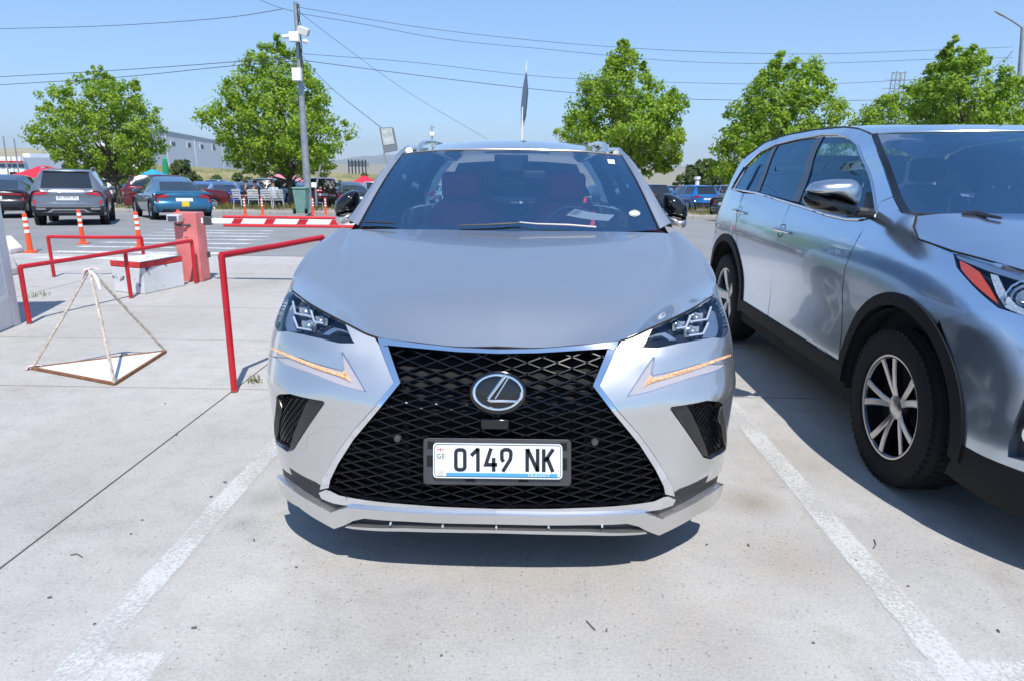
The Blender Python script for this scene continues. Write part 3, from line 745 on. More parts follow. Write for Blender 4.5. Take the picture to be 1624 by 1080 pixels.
for c in (c1, c2, c3):
    mb = MB(); mb.tube([c+Vector((0, 0, .015)), c.lerp(apex, .5)+Vector((.004, 0, 0)), apex], .011, 4, up=(0, 1, 0)); mb.build('leg', M['rustbar'], pt, smooth=False)
for a, b in ((c1, c2), (c2, c3), (c3, c1)):
    mb = MB(); mb.tube([a+Vector((0, 0, .014)), b+Vector((0, 0, .014))], .012, 4); mb.build('base_bar', M['rust'], pt, smooth=False)
mb = MB(); mb.prism([tuple(c+(cen3-c)*.02+Vector((0, 0, .006))) for c in (c1, c2, c3)], (0, 0, .010)); mb.build('base_sheet', simple('white_sheet', (.66, .67, .66), rough=.6, noise=.08, nscale=5), pt, smooth=False)
Mtape = simple('tape', (.72, .45, .50), rough=.5, noise=.5, nscale=60)
for c, n_ in ((apex, 5), (c1+Vector((0, 0, .03)), 4)):
    mb = MB(); rr = random.Random(4)
    for k in range(n_):
        e_ = c+Vector((rr.uniform(-.07, .07), rr.uniform(-.03, .03), rr.uniform(-.06, .01))); q = c.lerp(e_, .5)+Vector((0, 0, .015)); mb.tube([c, q, e_], [.016, .012, .006], 5, squash=.4)
    mb.build('tape', Mtape, pt)
mb = MB(); mb.tube([apex, apex+Vector((.055, -.02, -.06)), apex+Vector((.07, -.02, -.14))], [.012, .014, .010], 6, squash=.4); mb.build('tape', M['plate_white'], pt)

# painted concrete block
A, B, C_ = Vector(atZ(181, 463)), Vector(atZ(229.5, 467.5)), Vector(atZ(293.5, 453.5))
hb = atY(229.5, 416, B.y)[2]
D_ = A+(C_-B)
bl = root('concrete_block', tuple((A+C_)/2), 'white painted concrete block with a red top band and black scuffs', 'block')
def quadbox(name, z0, z1, grow, mat, bev=.01):
    c = (A+C_)/2; P = [c+(q-c)*(1+grow) for q in (A, B, C_, D_)]; mb = MB(); mb.prism([(p.x, p.y, z0) for p in P], (0, 0, z1-z0)); o = mb.build(name, mat, bl, smooth=False, bevel=bev); fix_normals(o); return o
def scuffed(name, col, dark, lo, sc):
    m, t, b = newmat(name); c = coords(t); n = N(t, 'ShaderNodeTexNoise', Scale=sc, Detail=7.0, Roughness=.65, Distortion=.4); t.links.new(c, n.inputs['Vector'])
    r = ramp(t, n.outputs[0], [(lo, 0.), (lo+.035, 1.)]); n2 = N(t, 'ShaderNodeTexNoise', Scale=2.5, Detail=5.0); t.links.new(c, n2.inputs['Vector'])
    r2 = ramp(t, n2.outputs[0], [(.3, .82), (.7, 1.05)]); mx = t.nodes.new('ShaderNodeMix'); mx.data_type = 'RGBA'; mx.inputs[6].default_value = (*col, 1); mx.inputs[7].default_value = (*dark, 1)
    t.links.new(r.outputs[0], mx.inputs[0]); m2 = t.nodes.new('ShaderNodeMix'); m2.data_type = 'RGBA'; m2.blend_type = 'MULTIPLY'; m2.inputs[0].default_value = 1; t.links.new(mx.outputs[2], m2.inputs[6]); t.links.new(r2.outputs[0], m2.inputs[7])
    t.links.new(m2.outputs[2], b.inputs['Base Color']); b.inputs['Roughness'].default_value = .7; bp = N(t, 'ShaderNodeBump', Strength=.3, Distance=.01); t.links.new(n.outputs[0], bp.inputs['Height']); t.links.new(bp.outputs[0], b.inputs['Normal']); return m
M['blockwhite'] = scuffed('block_whitewash', (.66, .67, .68), (.07, .07, .08), .60, 8.)
quadbox('block_body', 0, hb*.80, 0, M['blockwhite']); quadbox('red_band', hb*.80, hb*.985, .012, simple('block_red', (.50, .03, .035), rough=.6, noise=.3, nscale=12)); quadbox('block_top', hb*.985, hb, .0, M['blockwhite'])

# booth corner at the left edge
k0 = Vector(atZ(30.5, 514)); k1 = Vector(atZ(-10, 531)); dirb = (k1-k0).normalized(); nb = Vector((-dirb.y, dirb.x, 0)); nb = nb if nb.x < 0 else -nb
bo = root('booth', tuple(k0), 'pale white booth corner with a framed panel at the left edge', 'booth')
def wallbox(name, s0, s1, t0, t1, z0, z1, mat, bev=.004):
    mb = MB(); P = [k0+dirb*a+nb*b for a, b in ((s0, t0), (s1, t0), (s1, t1), (s0, t1))]; mb.prism([(p.x, p.y, z0) for p in P], (0, 0, z1-z0)); o = mb.build(name, mat, bo, smooth=False, bevel=bev); fix_normals(o); return o
Mboo = simple('booth_white', (.70, .71, .72), rough=.5, noise=.06, nscale=6)
sg = 1
wallbox('wall', 0, 1.3, .0, 1.2, .0, 1.78, Mboo)
wallbox('corner_post', -.012, .10, -.012, .08, .0, 1.79, Mboo)
wallbox('window_frame', .14, 1.0, -.03, -.002, .26, 1.5, M['white']); wallbox('window_pane', .19, .95, -.034, -.030, .31, 1.45, simple('booth_pane', (.50, .56, .62), rough=.15, coat=.5))
# ramp-like white kerb pieces beside it
for a, b, c, hh, nm in (((10, 388), (35, 399), (30, 402), .10, 'ramp'),):
    p0, p1, p2, p3 = atZ(0, 383), atZ(20, 381.5), atZ(37, 400), atZ(16, 404)
    mb = MB(); mb.prism([(p[0], p[1], 0) for p in (p0, p3, p2, p1)], (0, 0, .09)); o = mb.build('ramp_block', Mboo, None, smooth=False, bevel=.02); tag(o, 'low white concrete wedge on the ground beside the booth', 'kerb block')
    p0, p1, p2, p3 = atZ(2, 415), atZ(24, 419), atZ(30, 436), atZ(4, 440)
    mb = MB(); mb.prism([(p[0], p[1], 0) for p in (p0, p3, p2, p1)], (0, 0, .10)); o = mb.build('kerb_block', M['kerb'], None, smooth=False, bevel=.02); tag(o, 'short weathered concrete kerb block just behind the booth', 'kerb block')

# barrier: cabinet, arm, reader
f0, f1, f2 = Vector(atZ(304, 447)), Vector(atZ(321, 447.5)), Vector(atZ(334, 443.5))
hc = atY(300, 338, f0.y)[2]
ca = root('barrier_cabinet', tuple(f1), 'sun faded pinkish red barrier cabinet beside the railing end', 'barrier cabinet')
M['pink'] = chipped('faded_pink_red', (.68, .20, .19), (.38, .30, .28), .69, 18.)
M['pinkred'] = simple('faded_red_side', (.52, .07, .08), rough=.5, noise=.1, nscale=5)
w0 = f1-f0; w0 = Vector((w0.x, w0.y, 0)); sd = Vector(((f2-f1).x, (f2-f1).y, 0))
q = [f1-w0.normalized()*.30, f1, f1+sd, f1-w0.normalized()*.30+sd]
mb = MB(); mb.prism([(p.x, p.y, 0) for p in q], (0, 0, hc)); o = mb.build('cabinet_body', M['pink'], ca, smooth=False, bevel=.008); fix_normals(o)
mb = MB(); nn2 = Vector((sd.y, -sd.x, 0)).normalized(); mb.prism([tuple(p) for p in (f1+nn2*.004+sd*.06+Vector((0, 0, .03)), f1+nn2*.004+sd*.94+Vector((0, 0, .03)), f1+nn2*.004+sd*.94+Vector((0, 0, hc-.03)), f1+nn2*.004+sd*.06+Vector((0, 0, hc-.03)))], tuple(nn2*.006)); o = mb.build('cabinet_door', M['pink'], ca, smooth=False, bevel=.003); fix_normals(o)
for zz in (.32, hc-.12):
    mb = MB(); c = f1+sd*.9+nn2*.02; mb.obox((c.x, c.y, zz), sd.normalized(), nn2, (0, 0, 1), .02, .012, .035); mb.build('hinge', M['greyplastic'], ca, smooth=False)
fn = Vector((w0.y, -w0.x, 0)).normalized()
mb = MB()
for zz, ww in ((hc-.08, .012), (hc-.22, .02), (hc-.30, .02), (hc-.33, .012)):
    c = f1-w0.normalized()*.15+fn*.002; mb.obox((c.x, c.y, zz), w0.normalized(), fn, (0, 0, 1), ww, .001, .003)
mb.build('cabinet_print', M['text_dark'], ca, smooth=False)['kind'] = 'stuff'
# arm
za = atY(330, 350, f1.y-.1)[2]; ya = f1.y-.16
Lp0, Lp1, Rp = atY(326, 351.5, ya), atY(354, 350.5, ya), atY(700, 351, ya)
ar = root('barrier_boom', Lp0, 'red and white barrier arm lying level between cabinet and middle car', 'barrier arm')
x0a, x1a, x2a = Lp0[0], Lp1[0], Rp[0]
MB().box(x0a-.05, x2a, ya-.012, ya+.012, za-.032, za+.032).build('arm_panel', M['white'], ar, smooth=False, bevel=.004)
for dz in (.048, -.052):
    mb = MB(); mb.tube([(x1a, ya, za+dz), (x2a, ya, za+dz)], .018, 10); mb.build('arm_edge', simple('arm_red', (.62, .03, .035), rough=.4), ar)
for k in range(9):
    xx = x1a+.10+k*.395
    MB().add([(xx, ya-.0145, za-.030), (xx+.11, ya-.0145, za-.030), (xx+.15, ya-.0145, za+.030), (xx+.04, ya-.0145, za+.030)], [(0, 1, 2, 3)]).build('arm_stripe', M['redpaint'], ar, smooth=False)
mb = MB(); mb.box(x0a-.02, x0a+.08, ya-.03, ya+.03, za-.05, za+.05); mb.build('arm_clamp', M['greyplastic'], ar, bevel=.01)
# small box light left of the cabinet
r0 = atY(277, 347, f1.y-.05); rl_ = root('box_light', r0, 'small grey box light with dark face mounted left of the barrier cabinet', 'light')
MB().box(r0[0]-.075, r0[0]+.075, r0[1]-.06, r0[1]+.07, r0[2]-.045, r0[2]+.048).build('light_housing', simple('light_grey', (.5, .5, .5), rough=.4), rl_, bevel=.012)
MB().box(r0[0]-.055, r0[0]+.055, r0[1]-.064, r0[1]-.058, r0[2]-.032, r0[2]+.030).build('light_face', simple('light_face', (.06, .07, .09), rough=.1, coat=1), rl_, smooth=False)
MB().tube([(r0[0], r0[1], r0[2]-.045), (r0[0]+.01, r0[1], r0[2]-.08), (r0[0]+.16, r0[1]+.06, r0[2]-.085)], .012, 6).build('bracket', M['greyplastic'], rl_)

# flexible bollards
M['orange'] = simple('orange_plastic', (.85, .085, .02), rough=.45, noise=.08)
M['refl'] = simple('white_reflective_band', (.82, .82, .82), rough=.35)
def bollard(proto, base_px, top_py, label, lean=0.):
    b = atG(*base_px, kz-.004 if base_px[1] < 350 else 0.0)
    if proto is None:
        t = root('bollard', b, label, 'bollard', 'orange flexible bollards')
        x, y = b[0], b[1]; H_ = .63
        MB().lathe([(.001, 0), (.10, 0), (.10, .018), (.06, .03), (.045, .045)], (x, y, b[2]), (0, 0, 1), 20).build('bollard_base', M['orange'], t)
        MB().lathe([(.042, .03), (.036, .3), (.033, H_-.02), (.028, H_), (.001, H_+.004)], (x, y, b[2]), (0, 0, 1), 18).build('bollard_post', M['orange'], t)
        for z in (.32, .42, .52): MB().lathe([(.0375, z), (.0365, z+.05)], (x, y, b[2]), (0, 0, 1), 18).build('reflective_band', M['refl'], t)
        return t
    c = copy_tree(proto); c.location = b; c['label'] = label; return c
bol = [((48.5, 401), 'orange bollard with white bands in front of the dark sedan, leftmost'), ((132, 387.5), 'orange bollard with white bands in front of the grey car bumper'),
       ((222, 394), 'orange bollard behind the far railing at the crossing stripes'), ((288, 386), 'orange bollard directly behind the small box light'),
       ((389, 342), 'orange bollard on the median by the chairs, left of a pair'), ((416.7, 342), 'orange bollard on the median by the chairs, right of a pair'),
       ((497, 341.5), 'orange bollard on the median just right of the lamp pole foot'), ((517, 341.5), 'orange bollard on the median before the dark red car')]
pb = None
for bp_, lb in bol:
    o = bollard(pb, bp_, 0, lb)
    if pb is None: pb = o

# ---- lamp pole on the median
M['pole'] = simple('galvanised_pole', (.30, .32, .34), rough=.45, metal=.4, noise=.2, nscale=6)
pb0 = atG(490, 338, kz); PY = pb0[1]; ptop = atY(468.5, 4, PY)
lp = root('lamp_pole', pb0, 'tall grey pole with cameras and boxes in front of the tall plane tree', 'pole')
pa = Vector(pb0); pz = Vector(ptop)
mb = MB(); mb.tube([pa, pa.lerp(pz, .5), pa.lerp(pz, .55), pz], [.15, .125, .11, .08], 14); mb.build('pole_shaft', M['pole'], lp)
on_pole = lambda py: atY(468.5+(490-468.5)*(py-4)/(337.5-4), py, PY)
for (px, py, w_, h_, d_, nm, mt) in ((470.5, 61, .36, .34, .25, 'camera_box', M['white']), (474.2, 120, .34, .46, .22, 'meter_box', M['white'])):
    q = atY(px-.3, py, PY-.1); MB().box(q[0]-w_/2, q[0]+w_/2, q[1]-.1-d_, q[1]-.1, q[2]-h_/2, q[2]+h_/2).build(nm, mt, lp, bevel=.02)
q = atY(481, 50, PY-.2); mb = MB(); mb.obox(q, (.9, .2, -.3), (0, 1, .2), (.3, 0, .95), .21, .14, .14); mb.build('floodlight_head', simple('lamp_grey', (.55, .54, .50), rough=.5), lp, bevel=.03)
for (px, py, dx) in ((460, 58, -.26), (482, 66, .2)):
    q = Vector(atY(px, py, PY-.2)); mb = MB(); mb.tube([q, q+Vector((dx, -.12, -.05))], [.08, .07], 10); mb.build('camera', M['white'], lp)
cab = MB(); 
for k in range(3):
    cab.tube([Vector(on_pole(py))+Vector((.13+.05*math.sin(py*.3+k*2), -.12, 0)) for py in (8, 25, 40, 58, 75, 92, 110)], .014, 5)
cab.build('pole_cable', M['dark'], lp)

# ---- overhead wires
Mwire = simple('wire', (.05, .06, .08), rough=.7)
wn_ = 0
def wire(pts, Y0, Y1, label, r=.012):
    n = len(pts); P = [atY(p[0], p[1], Y0+(Y1-Y0)*i/(n-1)) for i, p in enumerate(pts)]
    mb = MB(); mb.tube([tuple(p) for p in smooth_curve(P, 36)], r*.85, 5); o = mb.build('overhead_wire', Mwire); tag(o, label, 'wire', 'overhead wires'); return o
wire([(-30, 47), (200, 40), (380, 26), (448, 15)], 33, PY-.1, 'dark wire from the left edge to the pole top, highest on the left', .014)
wire([(380, -15), (430, 8), (470, 20)], 31, PY, 'short wire falling from the top edge to the pole top', .012)
wire([(-30, 124), (200, 111), (380, 98), (470, 90)], 36, PY, 'dark wire from the left edge crossing the first plane tree, upper of two', .017)
wire([(-30, 137), (200, 122), (380, 104), (470, 97)], 36, PY, 'dark wire from the left edge crossing the first plane tree, lower of two', .017)
wire([(473, 12), (640, 40), (850, 65), (1100, 82), (1300, 86), (1480, 80), (1606, 75)], PY, 37, 'long thin wire from pole top to the right lamp, uppermost', .011)
wire([(475, 22), (560, 36), (700, 62), (860, 78), (1080, 98), (1300, 101), (1470, 95), (1606, 92)], PY, 37, 'long thin wire passing just under the uppermost wire', .011)
wire([(480, 86), (640, 98), (860, 122), (1100, 132), (1300, 134), (1430, 128), (1606, 118)], PY, 38, 'long thin wire passing behind the third tree, second lowest', .011)
wire([(478, 96), (600, 112), (760, 132), (900, 147), (1100, 158), (1260, 160), (1450, 158), (1600, 150)], PY, 38, 'long thin wire passing behind the trees, lowest', .015)
wire([(472, 18), (540, 70), (640, 142), (772, 221)], PY, 42, 'straight wire slanting down from the pole top to the middle car roof', .011)
wire([(478, 88), (520, 135), (604, 203)], PY, 16, 'wire slanting down from the pole to the floodlight by the car', .010)
wire([(1606, 82), (1590, 98), (1560, 118)], 23, 60, 'short wire slanting left from the right lamp post', .012)

# ---- right street lamp
q0 = (1612, 330); RY_ = 37
base_x = atY(1611, 262, RY_)[0]
sl_ = root('street_lamp', (base_x, RY_, gz(RY_)+.1), 'grey street lamp with a curved arm at the right edge', 'street lamp')
def PYt(px, py): return atY(px, py, RY_)
mb = MB(); mb.tube([(base_x, RY_, gz(RY_)+.1), PYt(1613, 180), PYt(1617, 120)], [.15, .14, .13], 12); mb.tube([PYt(1617, 120), PYt(1620, 70), PYt(1621.5, 44)], [.105, .08, .075], 12); mb.build('lamp_post', M['pole'], sl_)
mb = MB(); mb.tube([PYt(1621.5, 45), PYt(1616, 41), PYt(1604, 33), PYt(1590, 25)], .04, 8); mb.build('lamp_arm', M['pole'], sl_)
a, b = Vector(PYt(1592, 26)), Vector(PYt(1578, 18.5)); mb = MB(); mb.tube([a, a.lerp(b, .3), b], [.08, .115, .08], 8, squash=.45); mb.build('lamp_head', simple('lamp_head_grey', (.42, .43, .44), rough=.4), sl_)

# ---- floodlight behind the middle car
fy = 10.2
fl_b = atY(618, 262, fy); fr = root('floodlight', (fl_b[0], fy, 0), 'grey rectangular floodlight on a thin post behind the middle car', 'floodlight')
F4 = [Vector(atY(x, y, fy)) for x, y in ((601.5, 203), (623, 202), (630.5, 240), (609, 243.5))]
ctr_ = sum(F4, Vector())/4
mb = MB(); vs = [v+Vector((0, -.02, 0)) for v in F4]+[v.lerp(ctr_, .12)+Vector((0, .12, 0)) for v in F4]
mb.add(vs, [(0, 1, 2, 3), (4, 7, 6, 5)]+[(i, 4+i, 4+(i+1) % 4, (i+1) % 4) for i in range(4)]); o = mb.build('floodlight_body', simple('floodlight_grey', (.16, .18, .21), rough=.5), fr, smooth=False, bevel=.006); fix_normals(o)
I4 = [ctr_+(v-ctr_)*.80+Vector((0, -.024, .02)) for v in F4]; I4[2] = I4[2].lerp(I4[1], .18); I4[3] = I4[3].lerp(I4[0], .18)
mb = MB(); mb.add(I4, [(0, 1, 2, 3)]); mb.build('floodlight_glass', simple('floodlight_glass', (.42, .45, .42), rough=.12, coat=1, noise=.3, nscale=12), fr, smooth=False)
mb = MB(); mb.tube([Vector(atY(609, 243, fy)), Vector(atY(611, 252, fy)), Vector(atY(614, 262, fy)), Vector((fl_b[0], fy, 0))], .012, 8); mb.build('thin_post', M['pole'], fr)

# ---- slim sign seen edge-on behind the car roof
sy = 12.0; bx_ = atY(827, 222, sy)
sg_ = root('flag_banner', (bx_[0], sy, gz(sy)), 'narrow dark banner on a pale pole rising above the middle car roof', 'banner')
mb = MB(); mb.tube([(bx_[0], sy, 0), Vector(atY(827.5, 222, sy)), Vector(atY(829, 150, sy)), Vector(atY(834.5, 110, sy)), Vector(atY(835.5, 97, sy))], [.03, .026, .02, .012, .008], 8); mb.build('banner_pole', simple('banner_pole', (.62, .64, .66), rough=.4), sg_)
pts = [(834, 112), (836, 140), (834, 165), (832.5, 180), (826.5, 205), (826, 170), (829, 140)]
P = [Vector(atY(x, y, sy-.02)) for x, y in pts]; mb = MB(); mb.prism([tuple(p) for p in P], (.02, .55, 0)); o = mb.build('banner_cloth', simple('banner_blue', (.07, .11, .17), rough=.7), sg_, smooth=False); fix_normals(o)

# ================================================================== THE SILVER CAR IN THE MIDDLE
CX = -0.098
nx = root('parked_car', (CX, 3.1, 0), 'silver crossover facing the camera in the middle bay, mesh grille and white registration plate', 'car', 'big silver cars parked in the front row')
NXplan = [(0, 2.17), (.25, 2.18), (.45, 2.205), (.60, 2.25), (.72, 2.31), (.82, 2.385), (.89, 2.48), (.922, 2.58), (.935, 2.75), (.938, 3.3), (.938, 5.8), (.915, 6.3), (.84, 6.60), (.6, 6.74), (0, 6.80)]
_c = lambda *v: list(v)
NXz = [.16, .33, .50, .60, .66, .70, .76, .82, .88, .94, 1.0, 1.08, 1.14]
#        x: 0    .25   .45   .60   .72   .82   .89   .922  2.75  3.3   5.8   6.3   6.60  .6    0
NXD = [_c(.00, .00, .00, .01, .02, .04, .05, .05, .035, .03, .03, .05, .05, .05, .05),
       _c(.00, .00, .00, .00, .00, .012, .02, .02, .015, .01, .01, .0, .0, .0, .0),
       _c(.00, .00, .00, .00, .00, .00, .006, .01, .006, .006, .006, .0, .0, .0, .0),
       _c(.012, .012, .01, .00, -.006, -.006, .0, .0, .003, .01, .01, .01, .01, .01, .01),
       _c(.025, .023, .015, .00, -.018, -.020, -.010, -.004, .0, .006, .006, .01, .02, .02, .02),
       _c(.040, .038, .03, .012, .000, -.002, .002, .003, .001, .0, .0, .02, .03, .03, .03),
       _c(.075, .072, .06, .045, .035, .032, .026, .014, .005, .0, .0, .02, .04, .05, .05),
       _c(.115, .112, .095, .068, .058, .054, .048, .032, .012, .002, .002, .02, .05, .07, .07),
       _c(.155, .152, .140, .115, .102, .096, .086, .060, .022, .006, .006, .03, .06, .08, .08),
       _c(.20, .20, .190, .172, .162, .152, .136, .10, .045, .010, .010, .03, .07, .09, .09),
       _c(.26, .26, .255, .245, .235, .225, .205, .16, .08, .016, .018, .04, .08, .10, .10),
       _c(.35, .35, .35, .35, .34, .33, .31, .25, .14, .030, .035, .06, .10, .12, .12),
       _c(.45, .45, .45, .45, .44, .43, .40, .33, .22, .060, .055, .08, .12, .14, .14)]
NXdir = [(0, 1)]*4+[(-.03, 1), (-.1, 1), (-.28, .96), (-.55, .83), (-.85, .5), (-1, 0), (-1, 0), (-1, -.2), (-.6, -.8), (0, -1), (0, -1)]
SL = Skin(NXplan, NXz, NXD, NXdir, CX, -1)
def hitL(pts, sk=None): return [(sk or SL).hit(*p) for p in pts]
def on(sk, p, off=0): a, z = sk.hit(*p); return Vector(sk.pt(a, z, off))
def s_at(sk):
    ys = [q[1] for q in sk.P]; k = ys.index(max(y for y in ys if y < 6.0))
    return lambda Y: float(np.interp(Y, ys[:k+1], sk.sk[:k+1])) if Y <= ys[k] else sk.sk[k]+(Y-ys[k])
S_AT = s_at(SL)

hoodline = [(464, 461), (491, 481), (524, 499.5), (551, 513), (592, 532.5)]
headlight = [(464.4, 462.5), (494, 485.6), (523.7, 502), (547.8, 514.5), (558, 538), (562.6, 544.6), (538.5, 544.4), (508.9, 537), (481, 530.7), (457, 525.6), (441.5, 526.5), (436.7, 509.4), (441, 491.9), (447.8, 477), (453.3, 468.8)]
drl = [(426.0, 545.8), (475.6, 566.5), (512.6, 579.5), (541.2, 586.5), (544.3, 582), (541.0, 559), (544, 558), (553.3, 573), (580.5, 620.3), (577.4, 620.6), (549.6, 612.5), (494, 591.5), (438.5, 568.8), (426.6, 558.5)]
fog = [(438.5, 628), (444, 624.5), (460, 624.0), (512.6, 635.5), (515, 639), (497.7, 663.7), (480, 690), (466, 713), (456.3, 716), (447.4, 709.6), (436.5, 697), (436.5, 659)]
fender_top_s = [(S_AT(3.62), .30), (S_AT(3.62), 1.10), (S_AT(3.3), 1.07), (S_AT(3.05), 1.02)]
def arch(Yc, zc, r, z0, a_from, a_to, n=14):
    out = []
    for k in range(n+1):
        a = a_from+(a_to-a_from)*k/n
        out.append((S_AT(Yc+r*math.cos(a)), zc+r*math.sin(a)))
    return out
body_low = [(601, 547), (624.4, 605.5), (598, 640), (561, 681), (534.6, 717.4), (512, 758), (507.5, 773), (511, 788), (523, 811), (497.7, 789.6), (486, 771.8), (468, 755), (437, 735)]
fascia = hitL(body_low) + [(S_AT(2.50), .34), (S_AT(2.60), .32)] + arch(3.12, .37, .44, .3, math.pi*1.02, math.pi*-0.04) + [(S_AT(3.62), .30), (S_AT(3.62), 1.12), (S_AT(3.3), 1.085), (S_AT(3.05), 1.03), (S_AT(2.85), .99)] + hitL(hoodline)
fasciaMB = patch(SL.pt, fascia, [hitL(headlight), hitL(drl), hitL(fog)], step=.022, rim=.02, edge_step=.015)
for mb in (fasciaMB, fasciaMB.mirrored(CX)): mb.build('front_fender', M['silver'], nx, angle=50)
# doors and rear quarter of both flanks
def flank(y0, y1, name, arch_at=None, z1=1.10):
    if arch_at: o = [(S_AT(y0), .30)]+arch(arch_at, .37, .44, .3, math.pi*1.0, 0.0)+[(S_AT(5.8)+.42, .30)]+[(SL.sk[-2]-.02, .34), (SL.sk[-2]-.02, z1), (S_AT(5.8)+.2, z1), (S_AT(y0), z1)]
    else: o = [(S_AT(y0), .26), (S_AT(y1), .26), (S_AT(y1), z1), (S_AT(y0), z1)]
    mb = patch(SL.pt, o, step=.07, rim=.02)
    for q in (mb, mb.mirrored(CX)): q.build(name, M['silver'], nx, angle=50)
flank(3.632, 4.72, 'front_door'); flank(4.732, 5.42, 'rear_door'); flank(5.432, 6.6, 'rear_quarter', 5.78)
mb = MB()
a0, a1 = SL.sk[-2]-.01, SL.sk[-1]
G = [[SL.pt(a0+(a1-a0)*i/6, .34+.76*j/8) for i in range(7)] for j in range(9)]
mb.grid(G).mirror(CX).build('tailgate', M['silver'], nx)
# sills
mb = MB()
for z0, z1, o in ((.22, .31, -.01),):
    G = [[SL.pt(S_AT(3.62)+(S_AT(5.4)-S_AT(3.62))*i/8, z0+(z1-z0)*j, o) for i in range(9)] for j in range(2)]
    mb.grid(G)
mb.mirror(CX).build('sill_trim', M['blackplastic'], nx)

# ---- hood
E0 = [on(SL, p) for p in hoodline]                      # corner ... crease
fc = Vector((CX, 2.30, .846))
fq1 = Vector(atY(726, 549.7, 2.305)); fq2 = Vector(atY(663, 543.2, 2.325))
edge = [E0[0], Vector(atY(466, 436, 2.90)), Vector(atY(483, 408, 3.12)), Vector(atY(504, 387, 3.3)), Vector(atY(538, 363, 3.52))]
crease = [E0[4], Vector(atY(576.5, 492, 2.56)), Vector(atY(563, 443, 2.86)), Vector(atY(550, 400, 3.17)), Vector(atY(560, 364.5, 3.51))]
def lerp(a, b, t): return a*(1-t)+b*t
center = [fc, Vector((CX, 2.52, .957)), Vector((CX, 2.84, 1.036)), Vector((CX, 3.16, 1.092)), Vector((CX, 3.50, 1.136))]
q1 = [fq1]+[lerp(center[i], crease[i], .42)+Vector((0, 0, .010)) for i in range(1, 5)]
q2 = [fq2]+[lerp(center[i], crease[i], .78)+Vector((0, 0, .010)) for i in range(1, 5)]
m1 = [E0[3]]+[lerp(crease[i], edge[i], .25)+Vector((0, 0, -.004)) for i in range(1, 5)]
m2 = [E0[2]]+[lerp(crease[i], edge[i], .55)+Vector((0, 0, .004)) for i in range(1, 5)]
m3 = [E0[1]]+[lerp(crease[i], edge[i], .80)+Vector((0, 0, .006)) for i in range(1, 5)]
cols = [center, q1, q2, crease, m1, m2, m3, edge]
q1[4].z -= .008; q2[4].z -= .008
m1[2].z -= .004; m1[3].z -= .006
ts = [0, .22, .48, .74, 1]
rowsN, colN = 30, 44
cu = [0, 1, 2, 2.75, 3.2, 3.7, 4.2, 4.8]
G = []
for i in range(rowsN+1):
    t = (i/rowsN)**1.15
    ctl = [hermite(ts, [np.array(p) for p in c], t) for c in cols]
    row = [hermite(cu, ctl, 4.8*j/colN) for j in range(colN+1)]
    G.append(row)
# turn the leading and side edges down
front = [np.array(p)+np.array((0, .012, -.016)) for p in G[0]]
G2 = [front]+G
G2 = [r+[r[-1]+np.array((0.012, 0.01, -.02))] for r in G2]
mb = MB(); mb.grid([[tuple(p) for p in r] for r in G2], flip=False)
v = [np.array(p) for p in mb.v]
hood = mb.mirror(CX)
# keep one seam: weld the centre by merging
def weld(mb, eps=1e-4):
    key = {}; remap = []; nv = []
    for p in mb.v:
        k = tuple(round(c/eps) for c in p)
        if k not in key: key[k] = len(nv); nv.append(p)
        remap.append(key[k])
    fs = []; ms = []
    for f, m in zip(mb.f, mb.m):
        g = []
        for i in f:
            r = remap[i]
            if not g or g[-1] != r: g.append(r)
        if len(g) > 1 and g[0] == g[-1]: g.pop()
        if len(g) > 2: fs.append(tuple(g)); ms.append(m)
    mb.v, mb.f, mb.m = nv, fs, ms
    return mb
weld(hood)
hoodo = hood.build('hood', M['silver'], nx, angle=60)
mb = MB(); seam_ = [tuple(np.array(p)+np.array((0, -.0015, -.003))) for p in [fc, fq1, fq2]+E0[::-1]]; mb.tube([tuple(p) for p in smooth_curve(seam_, 60)], .0042, 6); mb.mirror(CX).build('hood_shut_line', M['dark'], nx)
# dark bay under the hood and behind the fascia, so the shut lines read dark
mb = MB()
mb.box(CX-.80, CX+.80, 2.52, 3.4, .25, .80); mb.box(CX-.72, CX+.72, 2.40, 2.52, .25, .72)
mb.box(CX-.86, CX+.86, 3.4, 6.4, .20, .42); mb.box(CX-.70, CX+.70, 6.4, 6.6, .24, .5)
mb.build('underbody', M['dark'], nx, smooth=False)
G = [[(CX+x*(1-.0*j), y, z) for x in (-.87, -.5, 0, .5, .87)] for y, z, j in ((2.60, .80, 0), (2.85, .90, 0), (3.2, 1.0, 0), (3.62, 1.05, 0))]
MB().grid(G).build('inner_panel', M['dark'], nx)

# ---- chrome spindle frame
def both(mb): return mb.mirror(CX)
def px_patch(pts, off, mat, name, parent=None, step=.02, rim=.015, sk=None, mirror=True, separate=False, es=None, smooth=True, label=None):
    sk = sk or SL
    mb = patch(sk.pt, hitL(pts, sk), step=step, rim=rim, off=off, edge_step=es)
    if separate:
        return [q.build(name, mat, parent or nx, smooth=smooth, label=label) for q in (mb, mb.mirrored(CX))]
    if mirror: mb.mirror(CX); weld(mb)
    return mb.build(name, mat, parent or nx, smooth=smooth, label=label)
XC = proj((CX, 2.22, .8))[0]
topbar = [(599.5, 536.0), (630, 540.6), (663, 545), (726, 551.8), (XC, 554.5), (XC, 561), (726, 558.3), (678.7, 554), (615.7, 548.0), (607, 550), (601.5, 546.5)]
tb = patch(SL.pt, hitL(topbar[:4])+[(0, SL.hit(XC, 554.5)[1]), (0, SL.hit(XC, 561)[1])]+hitL(topbar[6:]), step=.02, rim=.03, off=.004)
weld(tb.mirror(CX)); tb.build('grille_frame', M['chrome'], nx, label='wide polished bar along the top of the grille')
